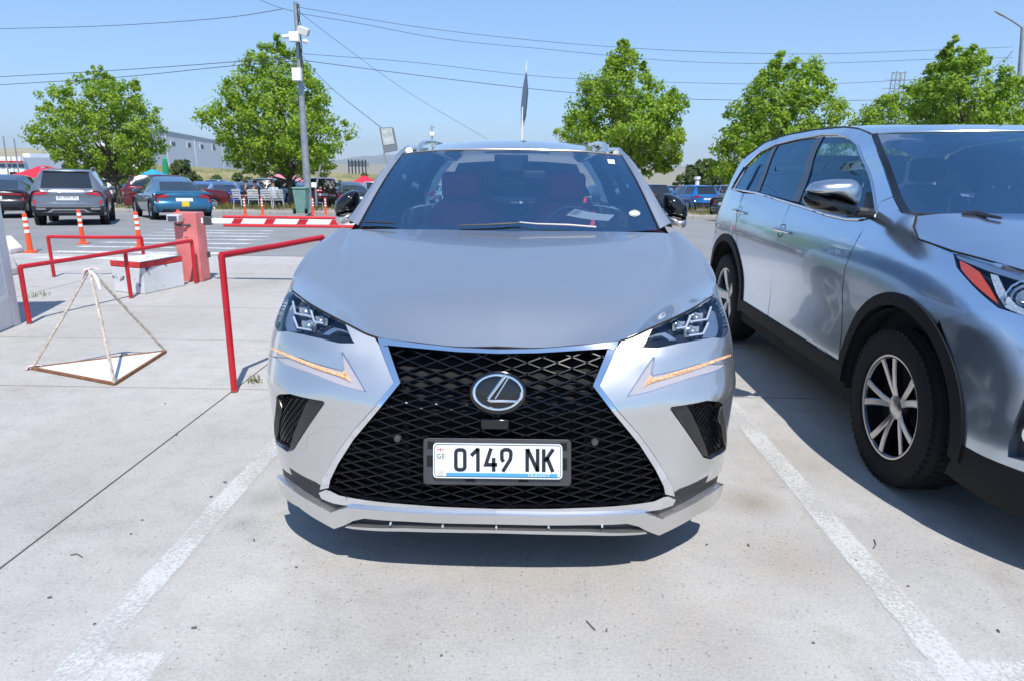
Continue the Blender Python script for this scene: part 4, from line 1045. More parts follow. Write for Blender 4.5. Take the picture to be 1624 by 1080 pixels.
side1 = [(602, 548), (609, 550.5), (615.5, 549.5), (635.4, 607), (607.5, 641), (561.5, 696), (537.2, 734.2), (524.8, 760), (522.6, 772), (508.5, 775), (513, 758), (535.6, 717.9), (562, 681.3), (599, 640.5), (625.2, 605.5)]
px_patch(side1, .005, M['chrome'], 'grille_side_frame', separate=True, rim=.03, es=.012)
zb = [SL.hit(XC, 804)[1], SL.hit(XC, 814)[1]]
lowbar = hitL([(509, 778.5), (520, 774), (526.5, 775.4), (540.7, 782.6), (570, 788.3), (601.8, 792.7), (650, 797), (700, 800.6)])+[(0, zb[0]), (0, zb[1])]+hitL([(700, 812.5), (650, 809.5), (581.5, 803), (530.5, 794.8), (513, 787.6)])
tb = patch(SL.pt, lowbar, step=.02, rim=.03, off=.012); weld(tb.mirror(CX)); tb.build('grille_lower_frame', M['chrome'], nx)

# ---- grille mesh
gpoly = hitL([(616, 549), (635.4, 607), (607.5, 641), (561.5, 696), (537.2, 734.2), (524.8, 760), (523, 772), (540.7, 782.6), (601.8, 792.7), (700, 800)])
gpoly = [(0.0, SL.hit(XC, 561)[1]+.004)]+hitL([(726, 559), (678.7, 555)])+gpoly+[(0.0, zb[0])]
gfull = [(-a, z) for a, z in gpoly[::-1]]+gpoly
def GP(a, z, off=0.0):
    p = SL.pt(abs(a), z, off)
    return (2*CX-p[0], p[1], p[2]) if a > 0 else tuple(p)
mb = MB()
px_, pz_ = .0525, .0172
node = {}
for i in range(-20, 21):
    for j in range(-2, 40):
        if (i+j) % 2: continue
        a, z = i*px_, .25+j*pz_+.012*(abs(i*px_)/.8)**2
        if in_poly((a, z), gfull): node[(i, j)] = (a, z)
def bar(p, q, th=.0021, d0=-.014, d1=-.036):
    a = [Vector(GP(*p, d0)), Vector(GP(*q, d0)), Vector(GP(*q, d1)), Vector(GP(*p, d1))]
    n = (a[1]-a[0]).cross(a[3]-a[0]).normalized()
    w0, w1 = n*th, n*th*1.6
    P = [a[0]-w0, a[0]+w0, a[1]+w0, a[1]-w0, a[3]-w1, a[3]+w1, a[2]+w1, a[2]-w1]
    mb.add(P, [(0, 1, 2, 3), (1, 5, 6, 2), (4, 0, 3, 7), (0, 4, 5, 1), (3, 2, 6, 7)])
def clip(p, q):
    for k in range(8, 0, -1):
        t = k/8; r = (p[0]+(q[0]-p[0])*t, p[1]+(q[1]-p[1])*t)
        if in_poly(r, gfull): return r
    return None
for (i, j), p in node.items():
    for di, dj in ((1, 1), (1, -1), (-1, 1), (-1, -1)):
        k = (i+di, j+dj)
        if k in node:
            if di == 1: bar(p, node[k])
        else:
            q = clip(p, ((i+di)*px_, .25+(j+dj)*pz_+.012*(abs(i*px_)/.8)**2))
            if q: bar(p, q)
    # the nodes are little lozenges standing proud
    for o in (-1, 1):
        pass
    a, z = p
    P = [Vector(GP(a-.009, z, -.0135)), Vector(GP(a, z-.0034, -.0130)), Vector(GP(a+.009, z, -.0135)), Vector(GP(a, z+.0034, -.0130)), Vector(GP(a, z, -.0115))]
    mb.add(P, [(0, 1, 4), (1, 2, 4), (2, 3, 4), (3, 0, 4)])
mb.build('grille_mesh', M['grille'], nx, smooth=False)
# cavity behind, radiator slats and crash bar
cav = patch(lambda a, z, off=0: GP(a, z, off), gfull, step=.08, rim=0, off=-.085)
cav.build('grille_cavity', M['dark'], nx)
rimw = MB(); L = resample(gfull, .03); n = len(L)
rimw.add([GP(p[0], p[1], 0) for p in L]+[GP(p[0], p[1], -.085) for p in L], [(i, (i+1) % n, n+(i+1) % n, n+i) for i in range(n)])
rimw.build('grille_surround', M['blackgloss'], nx)
mb = MB()
for k in range(12):
    z = .33+k*.036
    w = .36 if z > .55 else .50
    mb.box(CX-w, CX+w, 2.262, 2.272, z, z+.004)
mb.box(CX-.55, CX+.55, 2.25, 2.27, .455, .475); mb.box(CX-.33, CX-.31, 2.245, 2.26, .36, .60); mb.box(CX+.31, CX+.33, 2.245, 2.26, .36, .60)
mb.build('radiator_fins', M['interior'], nx, smooth=False)
for s_ in (-1, 1):
    c = Vector(GP(.345*s_, .535, -.012)); MB().lathe([(.0, .006), (.010, .005), (.013, 0), (.013, -.03)], c, (0, -1, .05), 16).build('parking_sensor', M['greyplastic'], nx)
MB().box(CX-.05, CX+.045, 2.175, 2.20, .585, .622).build('radar_panel', M['blackgloss'], nx, bevel=.004)

# ---- emblem
EY = 2.186
def EPt(x, y, off=0.0):      # crop coords -> world on the tilted emblem plane
    px, py = 600+x/4.274, 540+y/4.274
    Y = EY
    for _ in range(3):
        p = atY(px, py, Y-off); Y = EY+(p[2]-.70)*.18
    return Vector(atY(px, py, Y-off))
cen = EPt(812, 352); exx = EPt(912, 352)-EPt(712, 352); exz = EPt(812, 452)-EPt(812, 252)
mb = MB(); n = 40
ring = lambda r, o: [EPt(812+195*r*math.cos(2*math.pi*k/n), 352+150*r*math.sin(2*math.pi*k/n), o) for k in range(n)]
prof = [(1.0, -.02), (1.0, .0), (.97, .006), (.90, .009), (.5, .010), (.02, .0105)]
vs = [p for r, o in prof for p in ring(r, o)]
mb.add(vs, [(i*n+k, (i*n+(k+1) % n), ((i+1)*n+(k+1) % n), (i+1)*n+k) for i in range(len(prof)-1) for k in range(n)])
badge = mb.build('front_badge', M['blackgloss'], nx); fix_normals(badge)
mb = MB(); n = 48
pts = [EPt(812+163*math.cos(2*math.pi*k/n), 349+117*math.sin(2*math.pi*k/n), .013) for k in range(n)]
mb.tube(pts, .0052, 8, closed=True)
def ribbon3(mb, pts, w, depth):
    mb.tube(pts, w, 8)
Lp = [(862, 244), (743, 402), (762, 408), (950, 408)]
mb.tube([EPt(*p, .015) for p in [(857, 240), (800, 318), (746, 392)]], [.0075, .0070, .0065], 8)
mb.tube([EPt(*p, .015) for p in [(742, 398), (760, 408), (944, 410)]], [.0062, .0062, .0055], 8)
mb.tube([EPt(*p, .015) for p in [(880, 250), (792, 392)]], .0032, 8)
mb.tube([EPt(*p, .015) for p in [(944, 410), (962, 385), (970, 350)]], [.0055, .004, .0045], 8)
mb.build('badge_chrome', M['chrome'], badge)

# ---- number plate and holder
def PP(x, y, off=0.0):       # crop coords of the plate close-up -> world
    px, py = 660+x/6.246, 680+y/6.246
    return Vector(atY(px, py, 2.150-off))
def round_poly(x0, y0, x1, y1, r, n=5):
    out = []
    for cx, cy, a0 in ((x1-r, y0+r, -90), (x1-r, y1-r, 0), (x0+r, y1-r, 90), (x0+r, y0+r, 180)):
        for k in range(n+1):
            a = R(a0+90*k/n); out.append((cx+r*math.cos(a), cy+r*math.sin(a)))
    return out
sk_ = lambda p: (p[0], p[1]+(p[0]-800)*.012)
def slab(poly, off0, off1, name, mat, parent, bevel=0, tf=PP):
    mb = MB(); A = [tf(*sk_(p), off0) for p in poly]; B = [tf(*sk_(p), off1) for p in poly]; n = len(poly)
    mb.add(A+B, [tuple(range(n)), tuple(range(n, 2*n))[::-1]]+[((i+1) % n, i, n+i, n+(i+1) % n) for i in range(n)])
    o = mb.build(name, mat, parent, smooth=True, angle=30, bevel=bevel); fix_normals(o); return o
holder = slab(round_poly(72, 95, 1535, 556, 40), -.006, -.022, 'plate_holder', M['greyplastic'], nx, bevel=.002)
mb = MB()
for x0, y0, x1, y1 in ((112, 130, 180, 205), (105, 270, 165, 380), (1425, 130, 1495, 205), (1440, 280, 1495, 400), (487, 497, 585, 525), (1015, 495, 1110, 522)):
    mb.poly([PP(*sk_(p), -.0050) for p in ((x0, y1), (x1, y1), (x1, y0), (x0, y0))])
mb.build('clip_slot', M['dark'], holder, smooth=False)
plate = slab(round_poly(168, 142, 1448, 490, 38), .004, -.004, 'number_plate', M['plate_white'], nx, bevel=.0012)
def strokes(glyphs, w, off, name, mat, parent, tf):
    mb = MB()
    for pts in glyphs:
        n = len(pts); P = [np.array(p, float) for p in pts]; closed = n > 2 and np.allclose(P[0], P[-1])
        if closed: P = P[:-1]; n -= 1
        Lr = []; Rr = []
        for i in range(n):
            a = P[i-1] if (i > 0 or closed) else None; b = P[(i+1) % n] if (i < n-1 or closed) else None
            d1 = (P[i]-a)/np.linalg.norm(P[i]-a) if a is not None else None
            d2 = (b-P[i])/np.linalg.norm(b-P[i]) if b is not None else None
            if d1 is None: d1 = d2
            if d2 is None: d2 = d1
            n1 = np.array((-d1[1], d1[0])); n2 = np.array((-d2[1], d2[0])); mm = n1+n2; mm /= np.linalg.norm(mm)
            k = w/2/max(.5, mm@n1); Lr.append(P[i]+mm*k); Rr.append(P[i]-mm*k)
        V3 = [tf(p[0], p[1], off) for p in Lr]+[tf(p[0], p[1], off) for p in Rr]
        fs = [(i, (i+1) % n, n+(i+1) % n, n+i) for i in range(n if closed else n-1)]
        mb.add(V3, fs)
    return mb.build(name, mat, parent, smooth=False)
PT = lambda x, y, off=0: PP(*sk_((x, y)), off)
strokes([round_poly(172, 146, 1444, 486, 35)+[round_poly(172, 146, 1444, 486, 35)[0]]], 7, .0044, 'plate_border', M['plate_white'], plate, PT)
strokes([round_poly(184, 158, 1432, 474, 28)+[round_poly(184, 158, 1432, 474, 28)[0]]], 6, .0048, 'plate_line', M['text_dark'], plate, PT)
arc = lambda cx, cy, rx, ry, a0, a1, n=10: [(cx+rx*math.cos(R(a0+(a1-a0)*k/n)), cy+ry*math.sin(R(a0+(a1-a0)*k/n))) for k in range(n+1)]
yT, yB = 186, 420; w = 36
g0 = round_poly(393, yT+19, 482, yB-19, 30)
glyphs = [g0+[g0[0]],
    [(545, 262), (608, 200), (614, 188)], [(612, 190), (612, yB)],
    [(742, 190), (690, 352), (803, 352)], [(768, 284), (768, yB)],
    [(838, 300)]+arc(0, 0, 0, 0, 0, 0, 1)[:0],
    ]
glyphs = glyphs[:5]
glyphs.append([(868, 322)]+[(850, 300), (848, 240)]+arc(893, 232, 45, 30, 180, 360, 8)+[(938, 262), (932, 300), (858, yB)])
glyphs += [[(1100, yB+2), (1100, yT+8)], [(1103, 196), (1203, 416)], [(1204, yT+8), (1204, yB+2)],
    [(1264, yT+12), (1264, yB+4)], [(1358, yT+12), (1276, 318)], [(1296, 280), (1354, yB+4)]]
strokes(glyphs, w, .0052, 'registration_number', M['text_dark'], plate, PP)
mb = MB().poly([PP(297, 430, .0046), PP(297, 466, .0046), PP(1400, 481, .0046), PP(1400, 444, .0046)]); mb.build('blue_band', M['plate_blue'], plate, smooth=False)
def text_on(txt, x, y, h, off, name, mat, parent, tf, sx=1.0, w=None):
    cu_ = bpy.data.curves.new(name, 'FONT'); cu_.body = txt; cu_.size = 1.0; cu_.space_character = 1.15
    to = bpy.data.objects.new('tmp', cu_); me = bpy.data.meshes.new_from_object(to)
    xs_ = [v.co.x for v in me.vertices]; ys_ = [v.co.y for v in me.vertices]
    y0_, y1_ = min(ys_), max(ys_); x0_, x1_ = min(xs_), max(xs_); k = h/(y1_-y0_); kx = (w/(x1_-x0_)) if w else k*sx
    V3 = [tf(x+(v.co.x-x0_)*kx, y-(v.co.y-y0_)*k, off) for v in me.vertices]
    mb = MB(); mb.add(V3, [tuple(p.vertices) for p in me.polygons]); bpy.data.objects.remove(to); bpy.data.curves.remove(cu_); bpy.data.meshes.remove(me)
    return mb.build(name, mat, parent, smooth=False)
text_on('GE', 206, 290, 48, .0050, 'country_code', M['text_dark'], plate, PP, w=78)
text_on('TRANSIT', 1102, 474, 28, .0052, 'transit_lettering', M['plate_white'], plate, PP, w=225)
Mred = simple('print_red', (.62, .06, .07), rough=.5)
strokes([[(243, 180), (243, 226)], [(205, 203), (281, 203)]], 6, .0050, 'flag_cross', Mred, plate, PP)
strokes([[(219, 187), (219, 196)], [(215, 191), (224, 191)], [(267, 187), (267, 196)], [(262, 191), (272, 191)], [(219, 211), (219, 220)], [(215, 215), (224, 215)], [(267, 211), (267, 220)], [(262, 215), (272, 215)]], 2.5, .0050, 'flag_small_cross', Mred, plate, PP)
Mgrey = simple('print_grey', (.52, .53, .54), rough=.4)
strokes([[(222, 410), (222, 456)], [(236, 410), (236, 456)], [(250, 410), (250, 456)], [(264, 410), (264, 456)], [(222, 412), (272, 412)], [(222, 433), (272, 433)], [(222, 455), (272, 455)]], 5, .0048, 'holder_stamp', Mgrey, plate, PP)
for q in ((521, 293), (1062, 288)): MB().lathe([(0, .003), (.0022, .002), (.0028, 0)], PP(*q, .004), (0, -1, 0), 12).build('plate_rivet', Mgrey, plate)

# ---- headlights
Mhouse = simple('lamp_housing', (.014, .018, .03), rough=.22, coat=.5)
Mproj = simple('projector_glass', (.30, .36, .44), rough=.08, metal=.6, coat=1)
Mledbar = simple('led_bar_white', (.42, .48, .56), rough=.18, coat=.6)
hl_h = hitL(headlight)
def mirror_parts(mbs, parent_names):
    pass
lens_parts = px_patch(headlight, -.001, M['lens'], 'headlight', separate=True, rim=0, es=.01)
for sgn, lens in zip((-1, 1), lens_parts):
    fl = (lambda mb: mb) if sgn < 0 else (lambda mb: mb.mirrored(CX))
    mb = patch(SL.pt, hl_h, step=.03, rim=0, off=-.055, edge_step=.02); L = resample(hl_h, .02); n = len(L)
    mb.add([SL.pt(p[0], p[1], -.003) for p in L]+[SL.pt(p[0], p[1], -.055) for p in L], [(i, (i+1) % n, n+(i+1) % n, n+i) for i in range(n)])
    fl(mb).build('lamp_housing', Mhouse, lens)
    # lower dark reflector shelf
    mb = patch(SL.pt, hitL([(497, 533), (508, 521), (552, 529), (559, 540), (538, 543.5), (509, 536.5)]), step=.03, rim=.02, off=-.03)
    fl(mb).build('reflector_shelf', M['blackgloss'], lens)
    for tri in ([(457, 474), (461.7, 493.2), (487.6, 497.4)], [(458.9, 499.3), (465.4, 516.4), (487.6, 519.8)], [(487.6, 487.5), (493, 505.9), (508, 508.6)]):
        mb = MB(); mb.tube([on(SL, p, -.022) for p in tri], .0042, 6); fl(mb).build('led_strip', Mledbar, lens)
    for q, r_ in (((476, 484), .019), ((480, 506.5), .019), ((502, 497), .016)):
        c = on(SL, q, -.052); ax = Vector((-.18, -1, .12))
        mb = MB(); mb.lathe([(r_*1.25, .0), (r_*1.22, .016), (r_, .018), (r_*.9, .026), (r_*.6, .034), (.001, .038)], c, ax, 20)
        fl(mb).build('projector', Mproj, lens)
        mb = MB(); c2 = c+ax.normalized()*.016
        mb.obox(c2, (1, -.15, -.15), (0, 0, 1), (.1, 1, 0), r_*1.5, r_*.95, .004); fl(mb).build('projector_bezel', M['satin'], lens, bevel=.002)
    mb = MB(); P = [on(SL, p, -.03) for p in ((504, 525), (514, 518.5), (524, 513.5), (536, 516), (549, 520.5))]
    Q = [on(SL, p, -.028) for p in ((516, 526.5), (522, 522.5), (529, 519), (538, 520.2), (550, 524.5))]
    mb.grid([P, Q]); fl(mb).build('reflector_strip', M['satin'], lens)
    mb = patch(SL.pt, hitL([(441, 520), (447, 480), (454, 477), (463, 521)]), step=.03, rim=.01, off=-.035); fl(mb).build('side_reflector', simple('lamp_side', (.10, .14, .22), rough=.3), lens)

# ---- daytime running lights
Mdrl = simple('drl_lens', (.36, .34, .36), rough=.16, coat=1, noise=.15, nscale=400)
dl = px_patch(drl, -.004, Mdrl, 'running_light', separate=True, rim=.012, es=.01)
for sgn, lens in zip((-1, 1), dl):
    fl = (lambda mb: mb) if sgn < 0 else (lambda mb: mb.mirrored(CX))
    P0 = [(428, 549.5), (475.6, 568.4), (512.6, 581.6), (543, 590), (548, 588)]; P1 = [(428, 553.0), (475.6, 574.3), (512.6, 588.3), (543, 598.5), (558, 606)]
    a = [on(SL, tuple(p), .001) for p in smooth_curve(P0, 60)]; b = [on(SL, tuple(p), .001) for p in smooth_curve(P1, 60)]
    mb = MB()
    for i in range(60):      # small facets, each an LED cell
        x = .20
        c0, c1 = a[i].lerp(a[i+1], x), a[i].lerp(a[i+1], 1-x); d0, d1 = b[i].lerp(b[i+1], x), b[i].lerp(b[i+1], 1-x)
        mid = (c0+c1+d0+d1)/4+Vector((0, -.003, 0))
        mb.add([c0, c1, d1, d0, mid], [(0, 1, 4), (1, 2, 4), (2, 3, 4), (3, 0, 4)])
    fl(mb).build('amber_led', M['amber'], lens, smooth=False)
    mb = MB(); mb.tube([on(SL, p, .001) for p in ((541.0, 587.5), (545.3, 583), (541.8, 559.5))], .0016, 6)
    mb.tube([on(SL, p, .001) for p in ((543.5, 558.3), (553.3, 573.6), (581, 620.8))], .0018, 6)
    mb.tube([on(SL, tuple(p), .0) for p in smooth_curve([(581, 621.6), (549.6, 613.4), (494, 592.4), (438.5, 569.6), (426.6, 559)], 16)], .0020, 6)
    fl(mb).build('chrome_edge', M['chrome'], lens)

# ---- fog openings
fo = hitL(fog)
for sgn in (-1, 1):
    fl = (lambda mb: mb) if sgn < 0 else (lambda mb: mb.mirrored(CX))
    mb = MB(); L = resample(fo, .02); n = len(L)
    mb.add([SL.pt(p[0], p[1], .001) for p in L]+[SL.pt(p[0]+(np.mean([q[0] for q in L])-p[0])*.10, p[1]+(np.mean([q[1] for q in L])-p[1])*.08, -.012) for p in L]+[SL.pt(p[0]+(np.mean([q[0] for q in L])-p[0])*.16, p[1]+(np.mean([q[1] for q in L])-p[1])*.12, -.05) for p in L],
        [(i, (i+1) % n, n+(i+1) % n, n+i) for i in range(n)]+[(n+i, n+(i+1) % n, 2*n+(i+1) % n, 2*n+i) for i in range(n)])
    fog_o = fl(mb).build('side_vent', M['blackgloss'], nx)
    mb = patch(SL.pt, fo, step=.04, rim=0, off=-.05); fl(mb).build('vent_cavity', M['dark'], fog_o)
    blade = hitL([(489, 633), (512.6, 637.5), (513, 640), (496, 663), (478, 688), (464, 711), (456.3, 713.5), (461, 694), (471, 668), (480, 648)])
    mb = patch(SL.pt, blade, step=.02, rim=.03, off=-.008); fl(mb).build('vent_blade', M['blackgloss'], fog_o)
    mb = MB(); nd = {}
    inner = hitL([(440, 630), (488, 634), (478, 650), (469, 670), (458, 695), (455, 712), (448, 706), (437, 695), (437, 655)])
    for i in range(-40, 140):
        for j in range(0, 60):
            if (i+j) % 2: continue
            a, z = i*.013, .36+j*.0125+.2*(i*.013-.8)*.3
            if in_poly((a, z), inner): nd[(i, j)] = (a, z)
    for (i, j), p in nd.items():
        for dj in (1, -1):
            q = nd.get((i+1, j+dj))
            if q:
                A, B = Vector(SL.pt(*p, -.020)), Vector(SL.pt(*q, -.020)); mb.tube([A, B], .0022, 4)
    fl(mb).build('vent_mesh', M['grille'], fog_o, smooth=False)

# ---- lower lip spoiler
LPplan = [(x+(.010 if x > .5 else 0), y-.03) for x, y in NXplan]
LS = Skin(LPplan, NXz, NXD, NXdir, CX, -1)
XL = proj((CX, 2.14, .25))[0]
cz = lambda y: (0.0, LS.hit(XL, y)[1])
lip = [cz(817)]+hitL([(700, 815.5), (650, 813), (601.8, 809.5), (565, 806.3), (551, 805.6), (538, 807.5), (524.5, 812.5), (518.5, 809.2), (488.9, 792.7), (462, 775), (446, 762.5), (440.5, 757)], LS)+hitL([(431, 757), (433, 768), (447, 783.5), (474, 803.6), (529.5, 838.2), (546.8, 832.2), (560, 825.5), (577.4, 821.6), (640, 826.2), (700, 829.2)], LS)+[cz(831)]
tb = patch(LS.pt, lip, step=.02, rim=.03, edge_step=.015); weld(tb.mirror(CX)); tb.build('front_lip', M['silver'], nx, angle=50)
bl = [cz(839)]+hitL([(700, 837.2), (640, 835.5), (552, 832.6), (548, 834.5), (560, 836.8), (640, 840.8), (700, 842.4)], LS)+[cz(843.6)]
tb = patch(LS.pt, bl, step=.02, rim=.04, off=.006); weld(tb.mirror(CX)); tb.build('lip_blade', M['silver'], nx)
rec = [cz(812)]+hitL([(700, 811), (600, 806), (520, 790), (490, 770), (445, 742), (431, 745), (436, 765), (474, 800), (529.5, 834), (548, 832), (560, 834), (700, 838)], LS)+[cz(840)]
tb = patch(LS.pt, rec, step=.04, rim=0, off=-.028); weld(tb.mirror(CX)); tb.build('lip_recess', M['blackplastic'], nx)
for q in ((619, 831), (702, 834.6), (787, 836.2), (870, 836.2), (955, 834.5)):
    c = Vector(atY(q[0], q[1], LS.pt(min(.5, abs(q[0]-XL)*.002), .21)[1]-.002)); MB().box(c.x-.003, c.x+.003, c.y-.002, c.y+.02, c.z-.003, c.z+.003).build('slot_clip', Mledbar, nx, smooth=False)

# ---- greenhouse
def tri(a, b, c): return [a, b, c]
gb = [Vector((CX, 3.43, 1.095)), Vector((CX-.40, 3.46, 1.10)), Vector(atY(640, 366, 3.50)), Vector(atY(572, 360, 3.56))]
gt = [Vector((CX, 4.15, atY(806, 238, 4.15)[2])), Vector(atY(740, 238.4, 4.165)), Vector(atY(690, 239.8, 4.20)), Vector(atY(640.5, 244.3, 4.28))]
def col4(A, t): return hermite([0, 1, 1.6, 2.1], [np.array(p) for p in A], t*2.1)
def ws_pt(u, v):         # u 0 centre..1 edge, v 0 base..1 top
    a, b = col4(gb, u), col4(gt, u)
    p = a*(1-v)+b*v; bulge = .030*math.sin(math.pi*v)*(1-.35*u*u)
    return p+np.array((0, -.45, .9))*bulge
G = [[tuple(ws_pt(j/14, i/12)) for j in range(15)] for i in range(13)]
mb = MB().grid(G).mirror(CX); weld(mb); windscreen = mb.build('windscreen', M['glass'], nx, angle=80)
# A pillars: strip between the glass edge and the flank, then black seal
po = [atY(551, 349, 3.70), atY(578.9, 310.7, 3.86), atY(600.4, 280, 4.02), atY(620, 255, 4.18), atY(641.4, 235.7, 4.34), atY(650, 231.0, 4.48)]
pi = [ws_pt(1.0, v) for v in (0, .3, .52, .74, .93, 1.0)]
def strip(A, B, k, bulge=(0, 0, 0)):
    return [[tuple(np.array(a)*(1-t/k)+np.array(b)*(t/k)+np.array(bulge)*math.sin(math.pi*t/k)) for t in range(k+1)] for a, b in zip(A, B)]
A_ = smooth_curve(po, 16); B_ = smooth_curve(pi, 16)
Bm = [a*.22+b*.78 for a, b in zip(A_, B_)]
for sgn in (-1, 1):
    fl = (lambda mb: mb) if sgn < 0 else (lambda mb: mb.mirrored(CX))
    fl(MB().grid(strip(A_, Bm, 4, (-.012, -.01, .012)))).build('windscreen_pillar', M['silver'], nx)
    fl(MB().grid(strip(Bm, B_, 2, (-.004, -.004, .004)))).build('windscreen_seal', M['blackgloss'], nx)
# roof
ry = [4.16, 4.30, 4.55, 5.0, 5.6, 6.15, 6.45, 6.60]
rz = [gt[0].z+.004, 1.578, 1.606, 1.632, 1.628, 1.588, 1.545, 1.50]
rw = [.565, .59, .60, .615, .605, .585, .56, .54]
rows = []
front = [np.array(ws_pt(u, 1.0))+np.array((0, .012, .006)) for u in np.linspace(0, 1, 13)]
rows.append([tuple(p) for p in front])
for y, z, w_ in list(zip(ry, rz, rw))[1:]:
    row = []
    for u in np.linspace(0, 1, 13):
        yy = y+.10*u*u*(1 if y < 4.4 else .4)
        row.append((CX-u*w_, yy, z-.045*u**2.2-.035*max(0, u-.85)/.15))
    rows.append(row)
mb = MB().grid(rows).mirror(CX); weld(mb); mb.build('roof', M['silver'], nx, angle=60)
mb = MB(); mb.tube([tuple(np.array(ws_pt(abs(u), 1.0))*np.array((1, 1, 1))+np.array((0, -.004, .002))) if u <= 0 else tuple(np.array((2*CX-ws_pt(u, 1)[0], ws_pt(u, 1)[1]-.004, ws_pt(u, 1)[2]+.002))) for u in np.linspace(-1, 1, 25)], .004, 6)
mb.build('windscreen_top_trim', simple('top_trim', (.55, .45, .40), rough=.3, metal=.7), nx)
# side glass, cant rail, rear glass
belt = [(3.72, .865, 1.10), (4.4, .872, 1.10), (5.2, .87, 1.115), (6.0, .85, 1.14), (6.45, .78, 1.17)]
cant = [(4.40, .655, 1.545), (4.6, .66, 1.555), (5.2, .665, 1.565), (5.9, .64, 1.54), (6.42, .58, 1.49)]
for sgn in (-1, 1):
    gr = [[(CX+sgn*(x*(1-t)+x2*t+.02*math.sin(math.pi*t)), y*(1-t)+y2*t, z*(1-t)+z2*t) for t in (0, .25, .5, .75, 1)] for (y, x, z), (y2, x2, z2) in zip(belt, cant)]
    MB().grid(gr).build('side_window', M['tint'], nx)
    top = [(CX+sgn*x, y, z) for y, x, z in cant]; MB().tube([(CX+sgn*.64, 4.36, 1.535)]+top, .022, 8).build('cant_rail', M['silver'], nx)
    MB().tube([(CX+sgn*(x+.008), y, z-.01) for y, x, z in belt], .016, 8).build('belt_trim', M['satin'], nx)
    p = np.array
    for k, wd in ((1, .03), (2, .035), (3, .05)):
        a, b = gr[k][0], gr[k][4]; MB().tube([a, gr[k][2], b], wd, 6).build('window_post', M['blackgloss'], nx)
    rail = [(CX+sgn*.592, 4.40, 1.535), (CX+sgn*.596, 4.50, 1.563), (CX+sgn*.594, 4.62, 1.588), (CX+sgn*.590, 4.85, 1.606), (CX+sgn*.586, 5.3, 1.612), (CX+sgn*.57, 5.8, 1.590), (CX+sgn*.565, 5.98, 1.555)]
    mb = MB(); mb.tube([tuple(p) for p in smooth_curve(rail, 24)], [.008, .012]+[.016]*21+[.012, .008], 8, up=(0, 0, 1)); mb.build('roof_rail', M['silver'], nx)
rgB = [(-.70, 6.55, 1.16), (-.35, 6.62, 1.15), (0, 6.64, 1.15), (.35, 6.62, 1.15), (.70, 6.55, 1.16)]; rgT = [(-.54, 6.44, 1.47), (-.27, 6.50, 1.49), (0, 6.52, 1.495), (.27, 6.50, 1.49), (.54, 6.44, 1.47)]
MB().grid([[(CX+x, y, z) for x, y, z in rgB], [(CX+x, y, z) for x, y, z in rgT]]).build('rear_window', M['tint'], nx)
MB().tube([(CX+x, y+.01, z) for x, y, z in rgB], .03, 8).build('tailgate_edge', M['silver'], nx)
# cowl and wipers
mb = MB(); mb.grid([[(CX-.78, 3.60, 1.10), (CX-.4, 3.45, 1.075), (CX, 3.40, 1.07), (CX+.4, 3.45, 1.075), (CX+.78, 3.60, 1.10)], [(CX-.80, 3.66, 1.12), (CX-.4, 3.56, 1.10), (CX, 3.52, 1.10), (CX+.4, 3.56, 1.10), (CX+.80, 3.66, 1.12)]])
mb.build('cowl', M['blackplastic'], nx)
def on_ws(px, py, off=.012):
    best = None
    lo, hi = 0., 1.
    u = min(1, abs(px-XWS)/235.)
    for _ in range(20):
        uu = u; a, b = 0., 1.
        for _ in range(24):
            v = (a+b)/2; q = proj(side_ws(uu if px < XWS else -uu, v))
            if q[1] > py: a = v
            else: b = v
        q = proj(side_ws(uu if px < XWS else -uu, v)); e = abs(px-XWS)-abs(q[0]-XWS); u = max(0, min(1, u+e/300.))
    p = side_ws(u if px < XWS else -u, v)
    return Vector(p)+Vector((0, -.55, .83))*off
def side_ws(u, v):
    p = ws_pt(abs(u), v)
    return p if u >= 0 else np.array((2*CX-p[0], p[1], p[2]))
XWS = 808
for pts in ([(572, 356.5), (590, 357), (610, 357.5), (628, 359)], [(728, 362), (770, 361), (800, 359.5), (826, 358)]):
    mb = MB(); mb.tube([on_ws(*p, .016) for p in pts], [.004, .005, .006, .004], 6); mb.build('wiper', M['blackplastic'], nx)
mb = MB(); mb.tube([on_ws(*p, .022) for p in [(824, 358.5), (850, 361), (900, 362.5), (945, 366)]], [.004, .004, .005, .005], 6); mb.build('wiper_arm', simple('wiper_sheen', (.34, .31, .30), rough=.4), nx)
# stickers
st = MB().poly([on_ws(*p, .002) for p in ((963, 254), (974, 254.5), (975.5, 261.3), (965, 260.3))]); st.build('small_sticker', M['white'], windscreen, smooth=False)
mb = MB(); c = (1006.3, 339.5); mb.poly([on_ws(c[0]+8.8*math.cos(2*math.pi*k/20), c[1]+5.0*math.sin(2*math.pi*k/20), .003) for k in range(20)]); mb.build('round_sticker', M['white'], windscreen, smooth=False)
mb = MB(); mb.tube([on_ws(c[0]+7.4*math.cos(2*math.pi*k/20), c[1]+4.2*math.sin(2*math.pi*k/20), .005) for k in range(20)], .0025, 4, closed=True); mb.build('sticker_ring', simple('sticker_ring', (.30, .30, .22)), windscreen)
